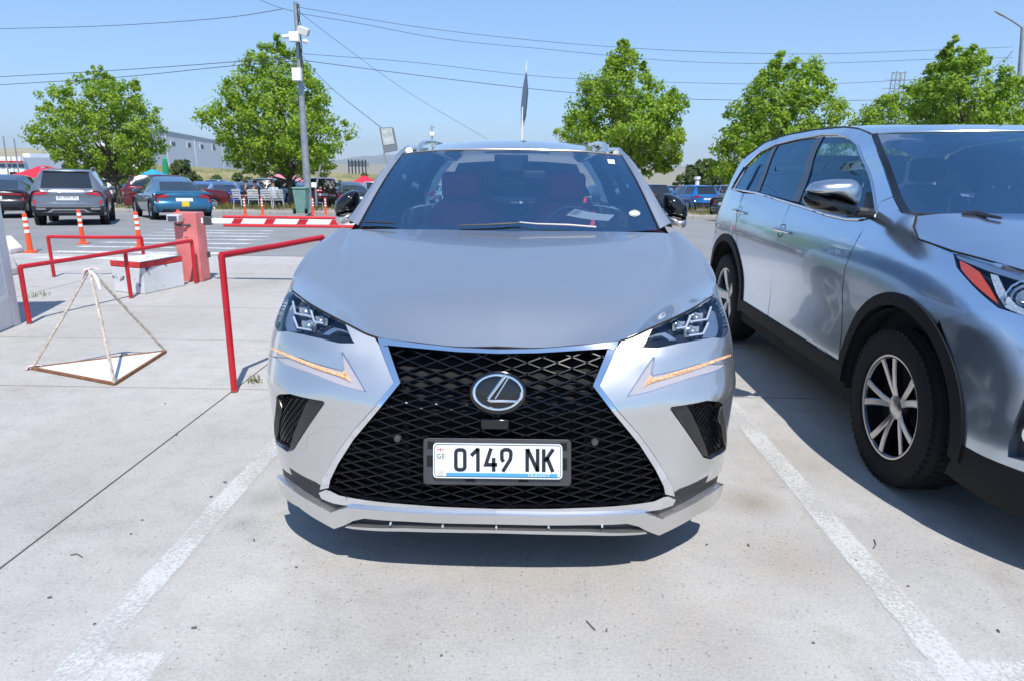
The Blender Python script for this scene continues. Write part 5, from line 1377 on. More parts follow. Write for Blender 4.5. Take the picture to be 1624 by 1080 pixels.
# mirrors
cap = [(532, 332), (534, 322), (540, 313), (549, 306), (560, 302.3), (567, 303), (570, 312), (569, 326), (563, 335), (552, 339), (541, 341), (534, 340)]
low = [(533.5, 340), (540, 341.5), (552, 339.5), (563, 336), (567, 341), (562, 349), (553, 354), (543, 357), (536, 354)]
for sgn in (-1, 1):
    fl = (lambda mb: mb) if sgn < 0 else (lambda mb: mb.mirrored(CX))
    c1 = [tuple(p) for p in smooth_curve(cap, 28, closed=True)]; l1 = [tuple(p) for p in smooth_curve(low, 24, closed=True)]
    mm_ = fl(pillow(c1, 3.98, .10, .06)).build('wing_mirror', M['blackgloss'], nx, angle=80); fix_normals(mm_)
    q = fl(pillow(l1, 3.97, .09, .05)).build('mirror_base', M['silver'], mm_, angle=80); fix_normals(q)
    mb = MB(); mb.tube([atY(555, 350, 3.97), atY(572, 345, 3.95), atY(585, 345, 3.95)], [.022, .028, .03], 8); fl(mb).build('mirror_arm', M['blackplastic'], mm_)
# interior
ix = nx
mb = MB(); mb.grid([[(CX+x, y+.05*abs(x), z) for x in (-.78, -.5, -.2, 0, .2, .5, .78)] for y, z in ((3.50, 1.085), (3.75, 1.10), (3.98, 1.115), (4.06, 1.09), (4.08, .80))])
mb.build('dashboard', M['interior'], ix)
mb = MB(); mb.box(CX-.84, CX+.84, 3.7, 6.5, .40, .46); mb.build('cabin_floor', M['interior'], ix)
def seat(cx, y, z0=.55, name='seat', mat=None, w=.24, head=True):
    mb = MB(); o = []
    prof = [(w*.95, z0), (w, z0+.25), (w*1.02, z0+.45), (w*.86, z0+.58), (w*.60, z0+.66)]
    rows = []
    for hw, z in prof:
        yy = y+(z-z0)*.22
        ring_ = [(cx+hw*math.copysign(abs(math.cos(a))**.4, math.cos(a)), yy+.07*math.copysign(abs(math.sin(a))**.5, math.sin(a)), z) for a in [2*math.pi*k/20 for k in range(20)]]
        rows.append(ring_)
    vs = [p for r in rows for p in r]; n = 20
    mb.add(vs, [(i*n+k, i*n+(k+1) % n, (i+1)*n+(k+1) % n, (i+1)*n+k) for i in range(len(rows)-1) for k in range(n)]+[tuple((len(rows)-1)*n+k for k in range(n))])
    so = mb.build(name, mat or M['seat'], ix)
    mb = MB(); mb.box(cx-w*.95, cx+w*.95, y-.48, y+.05, z0-.12, z0+.04); mb.build('seat_cushion', mat or M['seat'], so, bevel=.04)
    if head:
        mb = MB(); c = Vector((cx, y+.20, z0+.77)); pts = []
        mb.box(cx-.125, cx+.125, c.y-.05, c.y+.05, c.z-.09, c.z+.09); mb.build('headrest', mat or M['seat'], so, bevel=.035, seg=3)
        MB().tube([(cx-.05, c.y, c.z-.2), (cx-.05, c.y, c.z-.08)], .006, 6).build('headrest_post', M['chrome'], so)
        MB().tube([(cx+.05, c.y, c.z-.2), (cx+.05, c.y, c.z-.08)], .006, 6).build('headrest_post', M['chrome'], so)
seat(CX-.37, 4.62); seat(CX+.37, 4.62)
seat(CX-.38, 5.55, .56, 'rear_seat', M['seat'], .30); seat(CX+.38, 5.55, .56, 'rear_seat', M['seat'], .30)
wc = Vector((CX+.37, 4.12, 1.05)); wn = Vector((0, 1, -.45)).normalized(); wu = Vector((1, 0, 0)); wv = wn.cross(wu)
MB().tube([wc+(wu*math.cos(a)+wv*math.sin(a))*.18 for a in [2*math.pi*k/28 for k in range(28)]], .014, 8, closed=True).build('steering_wheel', M['interior'], ix)
mb = MB(); mb.box(CX-.005, CX+.20, 4.05, 4.075, 1.375, 1.43); mb.build('inner_mirror', M['greyplastic'], ix, bevel=.015)
mb = MB(); mb.prism([(CX-.10, 4.10, 1.52), (CX+.10, 4.10, 1.52), (CX+.06, 3.93, 1.435), (CX-.06, 3.93, 1.435)], (0, .04, -.05)); mb.build('camera_housing', M['blackplastic'], ix, bevel=.01)
paper = MB(); g = [atY(898, 342, 3.80), atY(912, 332, 3.96), atY(975, 341.5, 3.96), atY(965, 351, 3.80)]
rows = [[tuple(np.array(g[0])*(1-u)+np.array(g[3])*u+np.array((0, 0, -.006*math.sin(math.pi*u)))) for u in np.linspace(0, 1, 8)], [tuple(np.array(g[1])*(1-u)+np.array(g[2])*u+np.array((0, 0, -.006*math.sin(math.pi*u)))) for u in np.linspace(0, 1, 8)]]
paper.grid(rows); po_ = paper.build('paper_sheet', M['white'], None); tag(po_, 'white printed paper sheet lying on the dashboard behind the windscreen', 'paper')
mb = MB()
for k in range(5):
    u = .05+.035*k; a = np.array(rows[0][0])*(1-u)+np.array(rows[0][-1])*u; b = np.array(rows[1][0])*(1-u)+np.array(rows[1][-1])*u
    for q in range(3):
        s0, s1 = .2+.24*q, .2+.24*q+.15; d = np.array((.004, 0, 0)); up = np.array((0, 0, .002))
        mb.add([a*(1-s0)+b*s0+up, a*(1-s0)+b*s0+up+d, a*(1-s1)+b*s1+up+d, a*(1-s1)+b*s1+up], [(0, 1, 2, 3)])
mb.build('paper_print', M['text_dark'], po_, smooth=False)
# wheels
def wheel(cx, Y, z, r, w, side, parent, nsp=5, rr=.66, detail=False, name='wheel'):
    """side = +1: outer face towards +x"""
    ax = Vector((side, 0, 0)); c = Vector((cx, Y, z))
    prof = [(r*rr, w*.40), (r*(rr+.03), w*.49), (r*.86, w*.52), (r*.95, w*.47), (r*.985, w*.38), (r, w*.25), (r, -w*.25), (r*.985, -w*.38), (r*.93, -w*.48), (r*rr, -w*.45)]
    mb = MB(); mb.lathe(prof, c, ax, 56); wo_ = mb.build(name, M['rubber'], parent, angle=30)
    rim = MB(); rim.lathe([(r*rr, w*.42), (r*(rr-.02), w*.44), (r*(rr-.045), w*.40), (r*(rr-.06), w*.05), (r*(rr-.07), -w*.30), (.02, -w*.34)], c, ax, 48)
    ro = rim.build('rim_barrel', M['rimdark'], wo_)
    lip_ = MB(); lip_.lathe([(r*(rr+.005), w*.41), (r*(rr), w*.452), (r*(rr-.025), w*.445), (r*(rr-.03), w*.40)], c, ax, 48); lip_.build('rim_lip', M['rim'], wo_)
    u = Vector((0, 0, 1)); v_ = ax.cross(u)
    for k in range(nsp):
        a0 = 2*math.pi*k/nsp+.31
        for sgn in ((-1, 1) if detail else (0,)):
            pts = []
            for t in (0, .35, .7, 1):
                rad = r*(.10+(rr-.14)*t); ang = a0+sgn*(.10+.13*t)
                pts.append((rad, ang, .28+.14*t**.7))
            wd = .0125 if detail else .03
            mbs = MB(); Lr = []
            for rad, ang, hh in pts:
                d = u*math.cos(ang)+v_*math.sin(ang); tn = ax.cross(d); hw = wd*(1+.5*(rad/(r*rr)))*(r/.37)
                Lr.append([c+d*rad+ax*(w*hh)-tn*hw, c+d*rad+ax*(w*hh+.004)-tn*hw*.7, c+d*rad+ax*(w*hh+.004)+tn*hw*.7, c+d*rad+ax*(w*hh)+tn*hw, c+d*rad+ax*(w*hh-.03)+tn*hw*1.1, c+d*rad+ax*(w*hh-.03)-tn*hw*1.1])
            n6 = 6; vs = [p for q in Lr for p in q]
            mbs.add(vs, [(i*n6+j, i*n6+(j+1) % n6, (i+1)*n6+(j+1) % n6, (i+1)*n6+j) for i in range(3) for j in range(n6)]); so = mbs.build('spoke', [M['rim'], M['rimdark']], wo_, angle=20); fix_normals(so)
            if detail:
                for p_ in so.data.polygons:
                    if abs(p_.normal.x) < .6: p_.material_index = 1
    mb = MB(); mb.lathe([(r*.16, w*.2), (r*.155, w*.31), (r*.10, w*.34), (r*.085, w*.345), (.001, w*.35)], c, ax, 24); mb.build('hub_cap', M['rim'], wo_)
    if detail:
        for k in range(5):
            a = 2*math.pi*k/5+.31; d = u*math.cos(a)+v_*math.sin(a)
            MB().lathe([(.013, w*.20), (.013, w*.262), (.008, w*.275), (.001, w*.275)], c+d*r*.135*1.05, ax, 8).build('lug_nut', M['rimdark'], wo_)
        # tread blocks round the tyre
        mb = MB()
        for k in range(64):
            a = 2*math.pi*k/64; d = u*math.cos(a)+v_*math.sin(a); tn = ax.cross(d)
            for row_, (o, hw2) in enumerate(((.40, .052), (.20, .04), (0, .04), (-.20, .04), (-.40, .052))):
                sh = .5*(row_ % 2); a2 = a+2*math.pi*sh/64; d2 = u*math.cos(a2)+v_*math.sin(a2); t2 = ax.cross(d2)
                drop = .016 if abs(o) > .3 else 0
                mb.obox(c+d2*(r-.001-drop*.9)+ax*(w*o), t2, ax, d2, r*.034, w*hw2*1.6, .0075)
        mb.build('tread', M['rubber'], wo_, smooth=False)
    return wo_
def liner(x, y, z, r, s_, parent):
    G = [[(x-s_*d, y+r*math.cos(R(a)), z+r*math.sin(R(a))) for a in range(-8, 190, 9)] for d in (0, .3)]
    G.append([(x-s_*.3, y, z)]*len(G[0])); MB().grid(G).build('wheel_liner', M['dark'], parent)
for s_ in (-1, 1):
    wheel(CX+s_*.80, 3.12, .365, .365, .225, s_, nx)
    wheel(CX+s_*.80, 5.78, .365, .365, .225, s_, nx)
    liner(CX+s_*.90, 3.12, .37, .41, s_, nx); liner(CX+s_*.90, 5.78, .37, .41, s_, nx)

# ================================================================== THE TALL SILVER SUV ON THE RIGHT
HX = 2.66
HLplan = [(0, 1.95), (.40, 1.97), (.62, 2.05), (.78, 2.18), (.88, 2.36), (.935, 2.60), (.958, 2.9), (.96, 3.3), (.96, 5.9), (.925, 6.45), (.82, 6.74), (.5, 6.88), (0, 6.92)]
HLz = [.18, .30, .45, .62, .78, .90, .97, 1.05, 1.12, 1.20, 1.40, 1.60, 1.68, 1.74]
#      0    .4   .62  .78  .88  .935 2.9  3.3  5.9  6.45 .82  .5   0
HLD = [[.06, .06, .06, .06, .05, .04, .03, .03, .03, .04, .05, .05, .05],
       [.03, .03, .03, .03, .02, .012, .008, .008, .008, .02, .03, .03, .03],
       [.0, .0, .0, .0, .0, .0, .0, .008, .008, .0, .0, .0, .0],
       [.0, .0, .0, .0, .0, .0, .0, .012, .012, .0, .0, .0, .0],
       [.02, .02, .01, .01, .01, .005, .0, .004, .002, .0, .02, .03, .03],
       [.08, .08, .07, .06, .04, .012, .002, .003, .002, .01, .03, .04, .04],
       [.14, .14, .13, .11, .07, .034, .020, .012, .006, .015, .04, .05, .05],
       [.24, .24, .23, .20, .14, .080, .050, .034, .018, .03, .05, .07, .07],
       [.34, .34, .33, .30, .23, .135, .090, .062, .036, .05, .08, .09, .09],
       [.45, .45, .44, .42, .33, .200, .140, .098, .058, .07, .11, .12, .12],
       [.8, .8, .8, .75, .62, .40, .28, .190, .130, .14, .22, .24, .24],
       [1., 1., 1., 1., .9, .65, .45, .235, .215, .24, .34, .38, .38],
       [1.1, 1.1, 1.1, 1.1, 1., .75, .55, .29, .27, .30, .42, .46, .46],
       [1.2, 1.2, 1.2, 1.2, 1.1, .9, .65, .40, .38, .40, .54, .58, .58]]
HLdir = [(0, 1), (0, 1), (-.1, 1), (-.35, .93), (-.65, .76), (-.88, .47), (-1, .1), (-1, 0), (-1, 0), (-1, -.15), (-.6, -.8), (0, -1), (0, -1)]
SH = Skin(HLplan, HLz, HLD, HLdir, HX, -1, ymax=7.2)
S_HT = s_at(SH)
sv = root('parked_car', (HX, 3.6, 0), 'tall pale grey metallic suv with black wheel arch cladding, right of the middle car', 'car', 'big silver cars parked in the front row')
MS = M['suv_silver']
def hp(pts): return [SH.hit(*p) for p in pts]
def hlp(name, outline, holes=(), mat=None, step=.04, rim=.015, off=0.0, both_=True, parent=None, es=.03, smooth=True, left_only=False, angle=50):
    mb = patch(SH.pt, outline, holes, step=step, rim=rim, off=off, edge_step=es)
    outp = []
    for q in ((mb, mb.mirrored(HX)) if not left_only else (mb,)): outp.append(q.build(name, mat or MS, parent or sv, smooth=smooth, angle=angle))
    return outp
hubL = SH.hit(1412, 645); hub_p = SH.pt(*hubL)
AY, AZ, AR = 3.07, .385, .525
RY = AY+2.79
def arc2(Yc, r, a0, a1, n=20, zc=AZ): return [(S_HT(Yc+r*math.cos(R(a0+(a1-a0)*k/n))), zc+r*math.sin(R(a0+(a1-a0)*k/n))) for k in range(n+1)]
seam1 = hp([(1379.5, 348), (1364, 374), (1350, 402), (1340, 430)])
seamB = [(S_HT(4.745), .44), (S_HT(4.755), .75), (S_HT(4.76), 1.0), (S_HT(4.745), 1.15)]
hoodside = hp([(1511.5, 399.5), (1456, 380), (1449, 361), (1453.4, 343.5)])
lampedge = hp([(1511, 402), (1517, 424.5), (1554, 465), (1583, 488.5)])
bseam = hp([(1583, 489), (1519, 499.5), (1490, 507.5)])
a_b = math.degrees(math.atan2(bseam[-1][1]-AZ, (AY-(0))*0+ (SH.pt(*bseam[-1])[1]-AY)))
winout = hp([(1160.5, 300), (1181, 265.5), (1206, 242), (1231, 229.5), (1268, 220.5), (1305.6, 214.2), (1330, 214), (1345, 219), (1361.5, 233), (1378, 274), (1386, 308), (1390, 335)])
belt2 = hp([(1387, 344), (1367, 349), (1344, 348.5), (1310, 341), (1272, 328), (1251, 322), (1200, 306.5)])
# front fender
fend = seam1 + arc2(AY, AR, 168, 180-a_b if a_b < 90 else a_b, 16)[:1]
ang_b = a_b
fend = seam1+[(S_HT(AY+AR*math.cos(R(a))), AZ+AR*math.sin(R(a))) for a in np.linspace(5, 90, 9)]+[(S_HT(AY+AR*math.cos(R(a))), AZ+AR*math.sin(R(a))) for a in np.linspace(100, ang_b, 5)]+bseam[::-1]+lampedge[::-1][1:]+hoodside[1:]+hp([(1429, 338.5), (1415.6, 313.5), (1397, 321), (1391, 335.5)])
# the door's lower front corner belongs to the strip behind the arch
fend = [seam1[0], seam1[1], seam1[2], seam1[3], (S_HT(3.60), .44)]+fend[len(seam1):]
hlp('front_fender', fend, step=.03, es=.02)
# doors
fdoor = [(S_HT(3.612), .44), (S_HT(4.735), .44)]+[(a-.010, z) for a, z in seamB[1:3]]+[(S_HT(4.735), belt2[5][1]-.012)]+[(a, z-.010) for a, z in belt2[4::-1]]+hp([(1381, 348.5)])+[(a+.008, z) for a, z in seam1[1:]]
hlp('front_door', fdoor, step=.05, es=.03)
rdoor = [(S_HT(4.745), .44), (S_HT(5.33), .44)]+[(S_HT(RY+AR*math.cos(R(a))), AZ+AR*math.sin(R(a))) for a in (172, 160, 148, 136)]+[(S_HT(5.60), .90), (S_HT(5.72), 1.08), (S_HT(5.74), 1.25)]+hp([(1200, 308.5)])+[(S_HT(4.745), belt2[5][1]-.012)]
hlp('rear_door', rdoor, step=.05, es=.03)
e_s = SH.sk[-2]-.03
rq = [(S_HT(RY+AR*math.cos(R(a))), AZ+AR*math.sin(R(a))) for a in np.linspace(134, 2, 12)]+[(e_s, .44), (e_s, 1.25)]+[(a, z-.012) for a, z in hp([(1163, 300)])]+[(S_HT(5.75), 1.25), (S_HT(5.73), 1.08), (S_HT(5.61), .90)]
hlp('rear_quarter', rq, step=.06, es=.04)
# body side frame: A pillar, roof side, rear pillar
roofj = hp([(1381.5, 213), (1360, 204.5), (1339, 202), (1294, 206), (1255.6, 213), (1225, 222.5), (1205, 232), (1180, 252)])
wsedge = hp([(1415.6, 312.5), (1405, 282), (1396, 255), (1387, 231)])
frame_o = belt2[:1]+hp([(1391, 336), (1397, 320.5)])+wsedge+roofj+[(e_s, 1.55), (e_s, 1.26)]+[hp([(1161, 301)])[0]]
frame_o = hp([(1390.5, 335), (1397, 320)])+wsedge+roofj+[(S_HT(6.30), 1.52), (e_s, 1.45), (e_s, 1.26), (winout[0][0], winout[0][1]-.01)]+[winout[i] for i in range(len(winout))]
hlp('side_frame', frame_o, step=.04, es=.025, rim=.01)
# tailgate
mb = MB(); a0, a1 = e_s+.01, SH.sk[-1]
G = [[SH.pt(a0+(a1-a0)*i/6, .42+1.15*j/8) for i in range(7)] for j in range(9)]
mb.grid(G).mirror(HX).build('tailgate', MS, sv)
# window panes on the skin
panes = {'front_window': ([(1266, 321), (1307, 216), (1330, 216), (1344, 220.5), (1359.5, 234.5), (1376, 275), (1384, 308), (1387, 332), (1386, 343), (1367, 347), (1344, 346.5), (1310, 339.5), (1280, 328)], 'M_fw'),
         'rear_door_window': ([(1202, 304.5), (1231.5, 231.5), (1268, 222.5), (1294, 219), (1254, 318.5)], 'tint'),
         'rear_quarter_window': ([(1163, 299.5), (1182.5, 267), (1207.5, 244), (1226, 234), (1197, 303)], 'tint')}
M['fw'] = glassmat('front_side_glass', (.34, .48, .50), ior=2.0)
for nm, (pts, mt) in panes.items():
    hlp(nm, hp(pts), mat=M['fw'] if mt == 'M_fw' else M['tint'], off=-.012, rim=0)
hlp('centre_pillar', hp([(1254.5, 318.5), (1294.5, 219), (1306.5, 215.5), (1265.5, 321)]), mat=M['blackgloss'], off=-.006, rim=.01)
hlp('window_divider', hp([(1196.5, 303), (1225.5, 234.5), (1232, 231), (1202.5, 304.5)]), mat=M['blackgloss'], off=-.006, rim=.01)
hlp('mirror_sail', hp([(1372, 306), (1383, 304), (1387, 333), (1386, 343), (1366, 346.5)]), mat=M['blackplastic'], off=-.002, rim=.01)
loop = winout+belt2
for sgn in (0, 1):
    mb = MB(); mb.tube([tuple(SH.pt(a, z, .002)) for a, z in resample(loop, .05)], .0075, 6, closed=True)
    (mb if not sgn else mb.mirrored(HX)).build('window_chrome', M['chrome'], sv)
    mb = MB(); mb.tube([tuple(SH.pt(a, z, .001)) for a, z in roofj], .006, 6)
    (mb if not sgn else mb.mirrored(HX)).build('roof_gutter', M['blackplastic'], sv)
# arch cladding and sill cladding
Mclad = simple('cladding_plastic', (.007, .007, .009), rough=.6, spec=.3, noise=.3, nscale=15, bump=.04)
def ring(Yc, r0, r1, a0, a1, n=28):
    return [(S_HT(Yc+r1*math.cos(R(a0+(a1-a0)*k/n))), AZ+r1*math.sin(R(a0+(a1-a0)*k/n))) for k in range(n+1)]+[(S_HT(Yc+r0*math.cos(R(a1+(a0-a1)*k/n))), AZ+r0*math.sin(R(a1+(a0-a1)*k/n))) for k in range(n+1)]
hlp('arch_cladding', ring(AY, .468, AR+.002, -4, 186), mat=Mclad, off=.012, rim=.07, step=.03, es=.03)
hlp('arch_cladding', ring(RY, .468, AR+.002, -4, 184), mat=Mclad, off=.012, rim=.07, step=.03, es=.03)
mb = MB()
ys = np.linspace(3.54, 5.40, 14)
G = [[tuple(SH.pt(S_HT(y), z, o)) for y in ys] for z, o in ((.445, .0), (.440, .014), (.36, .010), (.335, -.03), (.30, -.10))]
for q in (mb.grid(G), mb.mirrored(HX)): q.build('sill_cladding', Mclad, sv, angle=30)
# bumper
fogh = hp([(1598, 724), (1599.5, 702), (1608, 670), (1624, 632), (1650, 615), (1690, 640), (1700, 700), (1690, 745), (1640, 735)])
lamp = hp([(1511, 401), (1517, 424), (1554, 464.5), (1583, 488), (1624, 501.5), (1665, 505), (1685, 485), (1680, 450), (1624, 431.5), (1560, 413)])
bump = bseam[::-1]+lamp[4:6]+[(.62, .93), (.50, .80), (.40, .62), (0, .58), (0, .40)]+hp([(1680, 772), (1624, 748), (1560, 723), (1523.5, 703)])+[(S_HT(AY+AR*math.cos(R(a))), AZ+AR*math.sin(R(a))) for a in (176, 165, 152, 140, 128, 120)]
arcpts = [(S_HT(AY+AR*math.cos(R(a))), AZ+AR*math.sin(R(a))) for a in (178, 166, 154, 142, 132) if AZ+AR*math.sin(R(a)) < bseam[-1][1]-.01]
bump = bseam[::-1][:0]+[bseam[2], bseam[1], bseam[0]]+lamp[4:6]+[(.60, .93), (.50, .78), (.40, .60), (.0, .56), (0, .41)]+hp([(1680, 770), (1624, 748), (1560, 723)])+arcpts
hlp('front_bumper', bump, [fogh], step=.03, es=.02, rim=.03)
hlp('fog_recess', fogh, mat=M['blackplastic'], off=-.05, rim=0)
for sgn in (0, 1):
    L_ = resample(fogh, .03); n_ = len(L_); mb = MB(); mb.add([SH.pt(*p, 0) for p in L_]+[SH.pt(*p, -.05) for p in L_], [(i, (i+1) % n_, n_+(i+1) % n_, n_+i) for i in range(n_)])
    c = SH.pt(fogh[0][0]*.6+fogh[5][0]*.4, .55, -.045); mb2 = MB(); mb2.lathe([(.052, 0), (.05, .03), (.04, .032), (.03, .015), (.001, .012)], c, (-.5, -1, 0), 24)
    (mb if not sgn else mb.mirrored(HX)).build('fog_surround', MS, sv); (mb2 if not sgn else mb2.mirrored(HX)).build('fog_lamp', M['chrome'], sv)
low = hp([(1523.5, 704), (1560, 724), (1624, 749), (1680, 771)])+[(0, .405), (0, .24)]+[(S_HT(2.4), .22), (S_HT(2.62), .25)]
hlp('lower_cladding', low, mat=Mclad, off=.004, rim=.05, step=.05)
hlp('front_grille', [(0, .57), (.38, .62), (.48, .80), (.58, .95), (.50, 1.0), (0, 1.02)], mat=M['grille'], off=-.03, rim=.02, step=.06)
# headlamp
lamps = hlp('headlight', lamp, mat=M['lens'], off=.001, rim=0, step=.03)
for sgn, ln in zip((0, 1), lamps):
    fl = (lambda mb: mb) if not sgn else (lambda mb: mb.mirrored(HX))
    mb = patch(SH.pt, lamp, step=.04, rim=0, off=-.06, edge_step=.03); L_ = resample(lamp, .03); n_ = len(L_)
    mb.add([SH.pt(*p, -.002) for p in L_]+[SH.pt(*p, -.06) for p in L_], [(i, (i+1) % n_, n_+(i+1) % n_, n_+i) for i in range(n_)])
    fl(mb).build('lamp_housing', Mhouse, ln)
    mb = patch(SH.pt, hp([(1520, 412), (1534, 419), (1551, 430), (1566, 453), (1581.5, 481), (1569, 472), (1541, 448), (1523, 427)]), step=.03, rim=.012, off=-.006); fl(mb).build('side_reflector', M['orangelens'], ln)
    mb = patch(SH.pt, hp([(1514, 404), (1560, 417), (1624, 438), (1624, 446), (1566, 429), (1517, 409)]), step=.03, rim=.01, off=-.008); fl(mb).build('lamp_brow', M['satin'], ln)
    mb = patch(SH.pt, hp([(1568, 432), (1580, 434), (1592, 462), (1610, 483), (1640, 496), (1620, 499), (1592, 487), (1578, 464)]), step=.03, rim=.01, off=-.012); fl(mb).build('led_guide', simple('led_guide', (.62, .66, .70), rough=.12, metal=.5, noise=.4, nscale=120), ln)
    c = Vector(SH.pt(*SH.hit(1618, 460), -.058)); mb = MB(); mb.lathe([(.075, .03), (.070, .034), (.055, .012), (.035, .002), (.001, 0)], c, (-.45, -1, .1), 14); fl(mb).build('lamp_bowl', M['chrome'], ln, smooth=False)
    mb = MB(); mb.lathe([(.035, .01), (.033, .03), (.022, .045), (.001, .052)], c, (-.45, -1, .1), 20); fl(mb).build('projector', Mproj, ln)
# hood
hs = [Vector(SH.pt(*p)) for p in hoodside]
e1 = Vector(SH.pt(*SH.hit(1560, 412.5))); e2 = Vector(SH.pt(*SH.hit(1624, 431)))
frontrow = [Vector((HX, 2.06, .99)), Vector((2.32, 2.10, 1.0)), Vector((2.06, 2.28, 1.03)), e2, e1, hs[0]]
rearrow = [Vector((HX, 3.02, 1.275)), Vector((2.40, 3.05, 1.275)), Vector((2.18, 3.10, 1.272)), Vector((2.02, 3.15, 1.268)), Vector((1.90, 3.20, 1.262)), hs[3]]
edgec = [hs[0], (hs[0]+hs[1])/2, hs[1], hs[2], hs[3]]
G = []
for i in range(21):
    t = i/20; row = []
    ep = hermite([0, .25, .5, .75, 1], [np.array(p) for p in edgec], t)
    for j in range(25):
        u = j/24*5
        f = hermite([0, 1, 2, 3, 4, 5], [np.array(p) for p in frontrow], u); r_ = hermite([0, 1, 2, 3, 4, 5], [np.array(p) for p in rearrow], u)
        p = f*(1-t)+r_*t
        lin = np.array(hs[0])*(1-t)+np.array(hs[3])*t
        p = p+(ep-lin)*(u/5)**2
        p = p+np.array((0, -.02, .05))*math.sin(math.pi*min(1, t*1.0))*(1-(u/5)**3)*.9
        row.append(p)
    G.append(row)
G = [[p+np.array((0, .015, -.02)) for p in G[0]]]+G
G = [r+[r[-1]+np.array((.01, .0, -.02))] for r in G]
mb = MB().grid([[tuple(p) for p in r] for r in G]).mirror(HX); weld(mb); mb.build('hood', MS, sv, angle=60)
mb = MB(); mb.tube([tuple(p+Vector((-.002, -.002, .002))) for p in [e2, e1]+hs], .0042, 6); mb.mirror(HX).build('hood_shut_line', M['dark'], sv)
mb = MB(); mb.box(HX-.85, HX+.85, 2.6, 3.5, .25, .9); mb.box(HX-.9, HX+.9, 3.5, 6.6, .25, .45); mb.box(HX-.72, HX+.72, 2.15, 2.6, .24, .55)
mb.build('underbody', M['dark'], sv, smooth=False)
# windscreen
tl = Vector(SH.pt(*roofj[0])); bl_ = Vector(SH.pt(*SH.hit(1431, 339.5))); ml_ = [Vector(SH.pt(*SH.hit(*p))) for p in ((1416.6, 313), (1406.5, 282), (1397, 255))]
edgew = [bl_]+ml_+[tl]
tc = Vector((HX, 3.82, 1.655)); bc = Vector((HX, 3.05, 1.25))
G = []
for i in range(13):
    v = i/12; ep = hermite([0, .3, .55, .75, 1], [np.array(p) for p in edgew], v); cp = np.array(bc)*(1-v)+np.array(tc)*v+np.array((0, -.03, .03))*math.sin(math.pi*v)
    row = []
    for j in range(15):
        u = j/14; w_ = u**2.4; q = cp*(1-w_)+ep*w_; q[0] = cp[0]*(1-u)+ep[0]*u; row.append(tuple(q))
    G.append(row)
WG = G
ws2 = MB().grid(G).mirror(HX); weld(ws2); ws2o = ws2.build('windscreen', M['glass'], sv, angle=80)
for sgn in (0, 1):
    A1 = [np.array(r[-1]) for r in G]; A2 = [np.array(r[-1])*.55+np.array(r[-2])*.45+np.array((0, -.004, .004)) for r in G]
    mb = MB().grid([[tuple(a+(0, -.004, .003)), tuple(b)] for a, b in zip(A1, A2)]); (mb if not sgn else mb.mirrored(HX)).build('windscreen_seal', M['blackgloss'], sv)
mb = MB(); mb.tube([tuple(np.array(p)+np.array((0, -.004, .003))) for p in G[-1]]+[tuple(np.array((2*HX-p[0], p[1]-.004, p[2]+.003))) for p in G[-1][::-1][1:]], .0045, 6); mb.build('windscreen_top_trim', M['satin'], sv)
mb = MB(); mb.grid([[tuple(np.array(p)+np.array((0, -.10, -.01))) for p in G[0]], [tuple(np.array(p)+np.array((0, .06, .015))) for p in G[0]]]).mirror(HX); mb.build('cowl', M['blackplastic'], sv)
# roof
tops = [Vector(SH.pt(*p)) for p in roofj]
G = []
ty = [G_ for G_ in tops]
cz_ = lambda y: float(np.interp(y, [3.8, 4.1, 4.6, 5.2, 5.9, 6.5], [1.66, 1.705, 1.735, 1.735, 1.70, 1.62]))
for k, e in enumerate(smooth_curve(tops, 20)):
    row = []
    for j in range(15):
        u = j/14; x = HX*(1-u)+e[0]*u; y = e[1] if k else float(np.array(WG[-1][j])[1]) ; 
        y = e[1]*(u**2.4)+(e[1]-(.10 if k < 4 else .06))*(1-u**2.4)
        if k == 0: y = WG[-1][j][1]
        zc = cz_(y)
        z = zc+(e[2]-zc)*(u**3.2)
        if k == 0: z = WG[-1][j][2]+.004
        row.append((x, y+.003, z))
    G.append(row)
mb = MB().grid(G).mirror(HX); weld(mb); mb.build('roof', MS, sv, angle=60)
for sgn in (0, 1):
    rl = [(2.66-.70, 4.25, 1.70), (2.66-.705, 4.4, 1.742), (2.66-.70, 4.8, 1.765), (2.66-.69, 5.4, 1.762), (2.66-.675, 5.9, 1.728), (2.66-.66, 6.1, 1.69)]
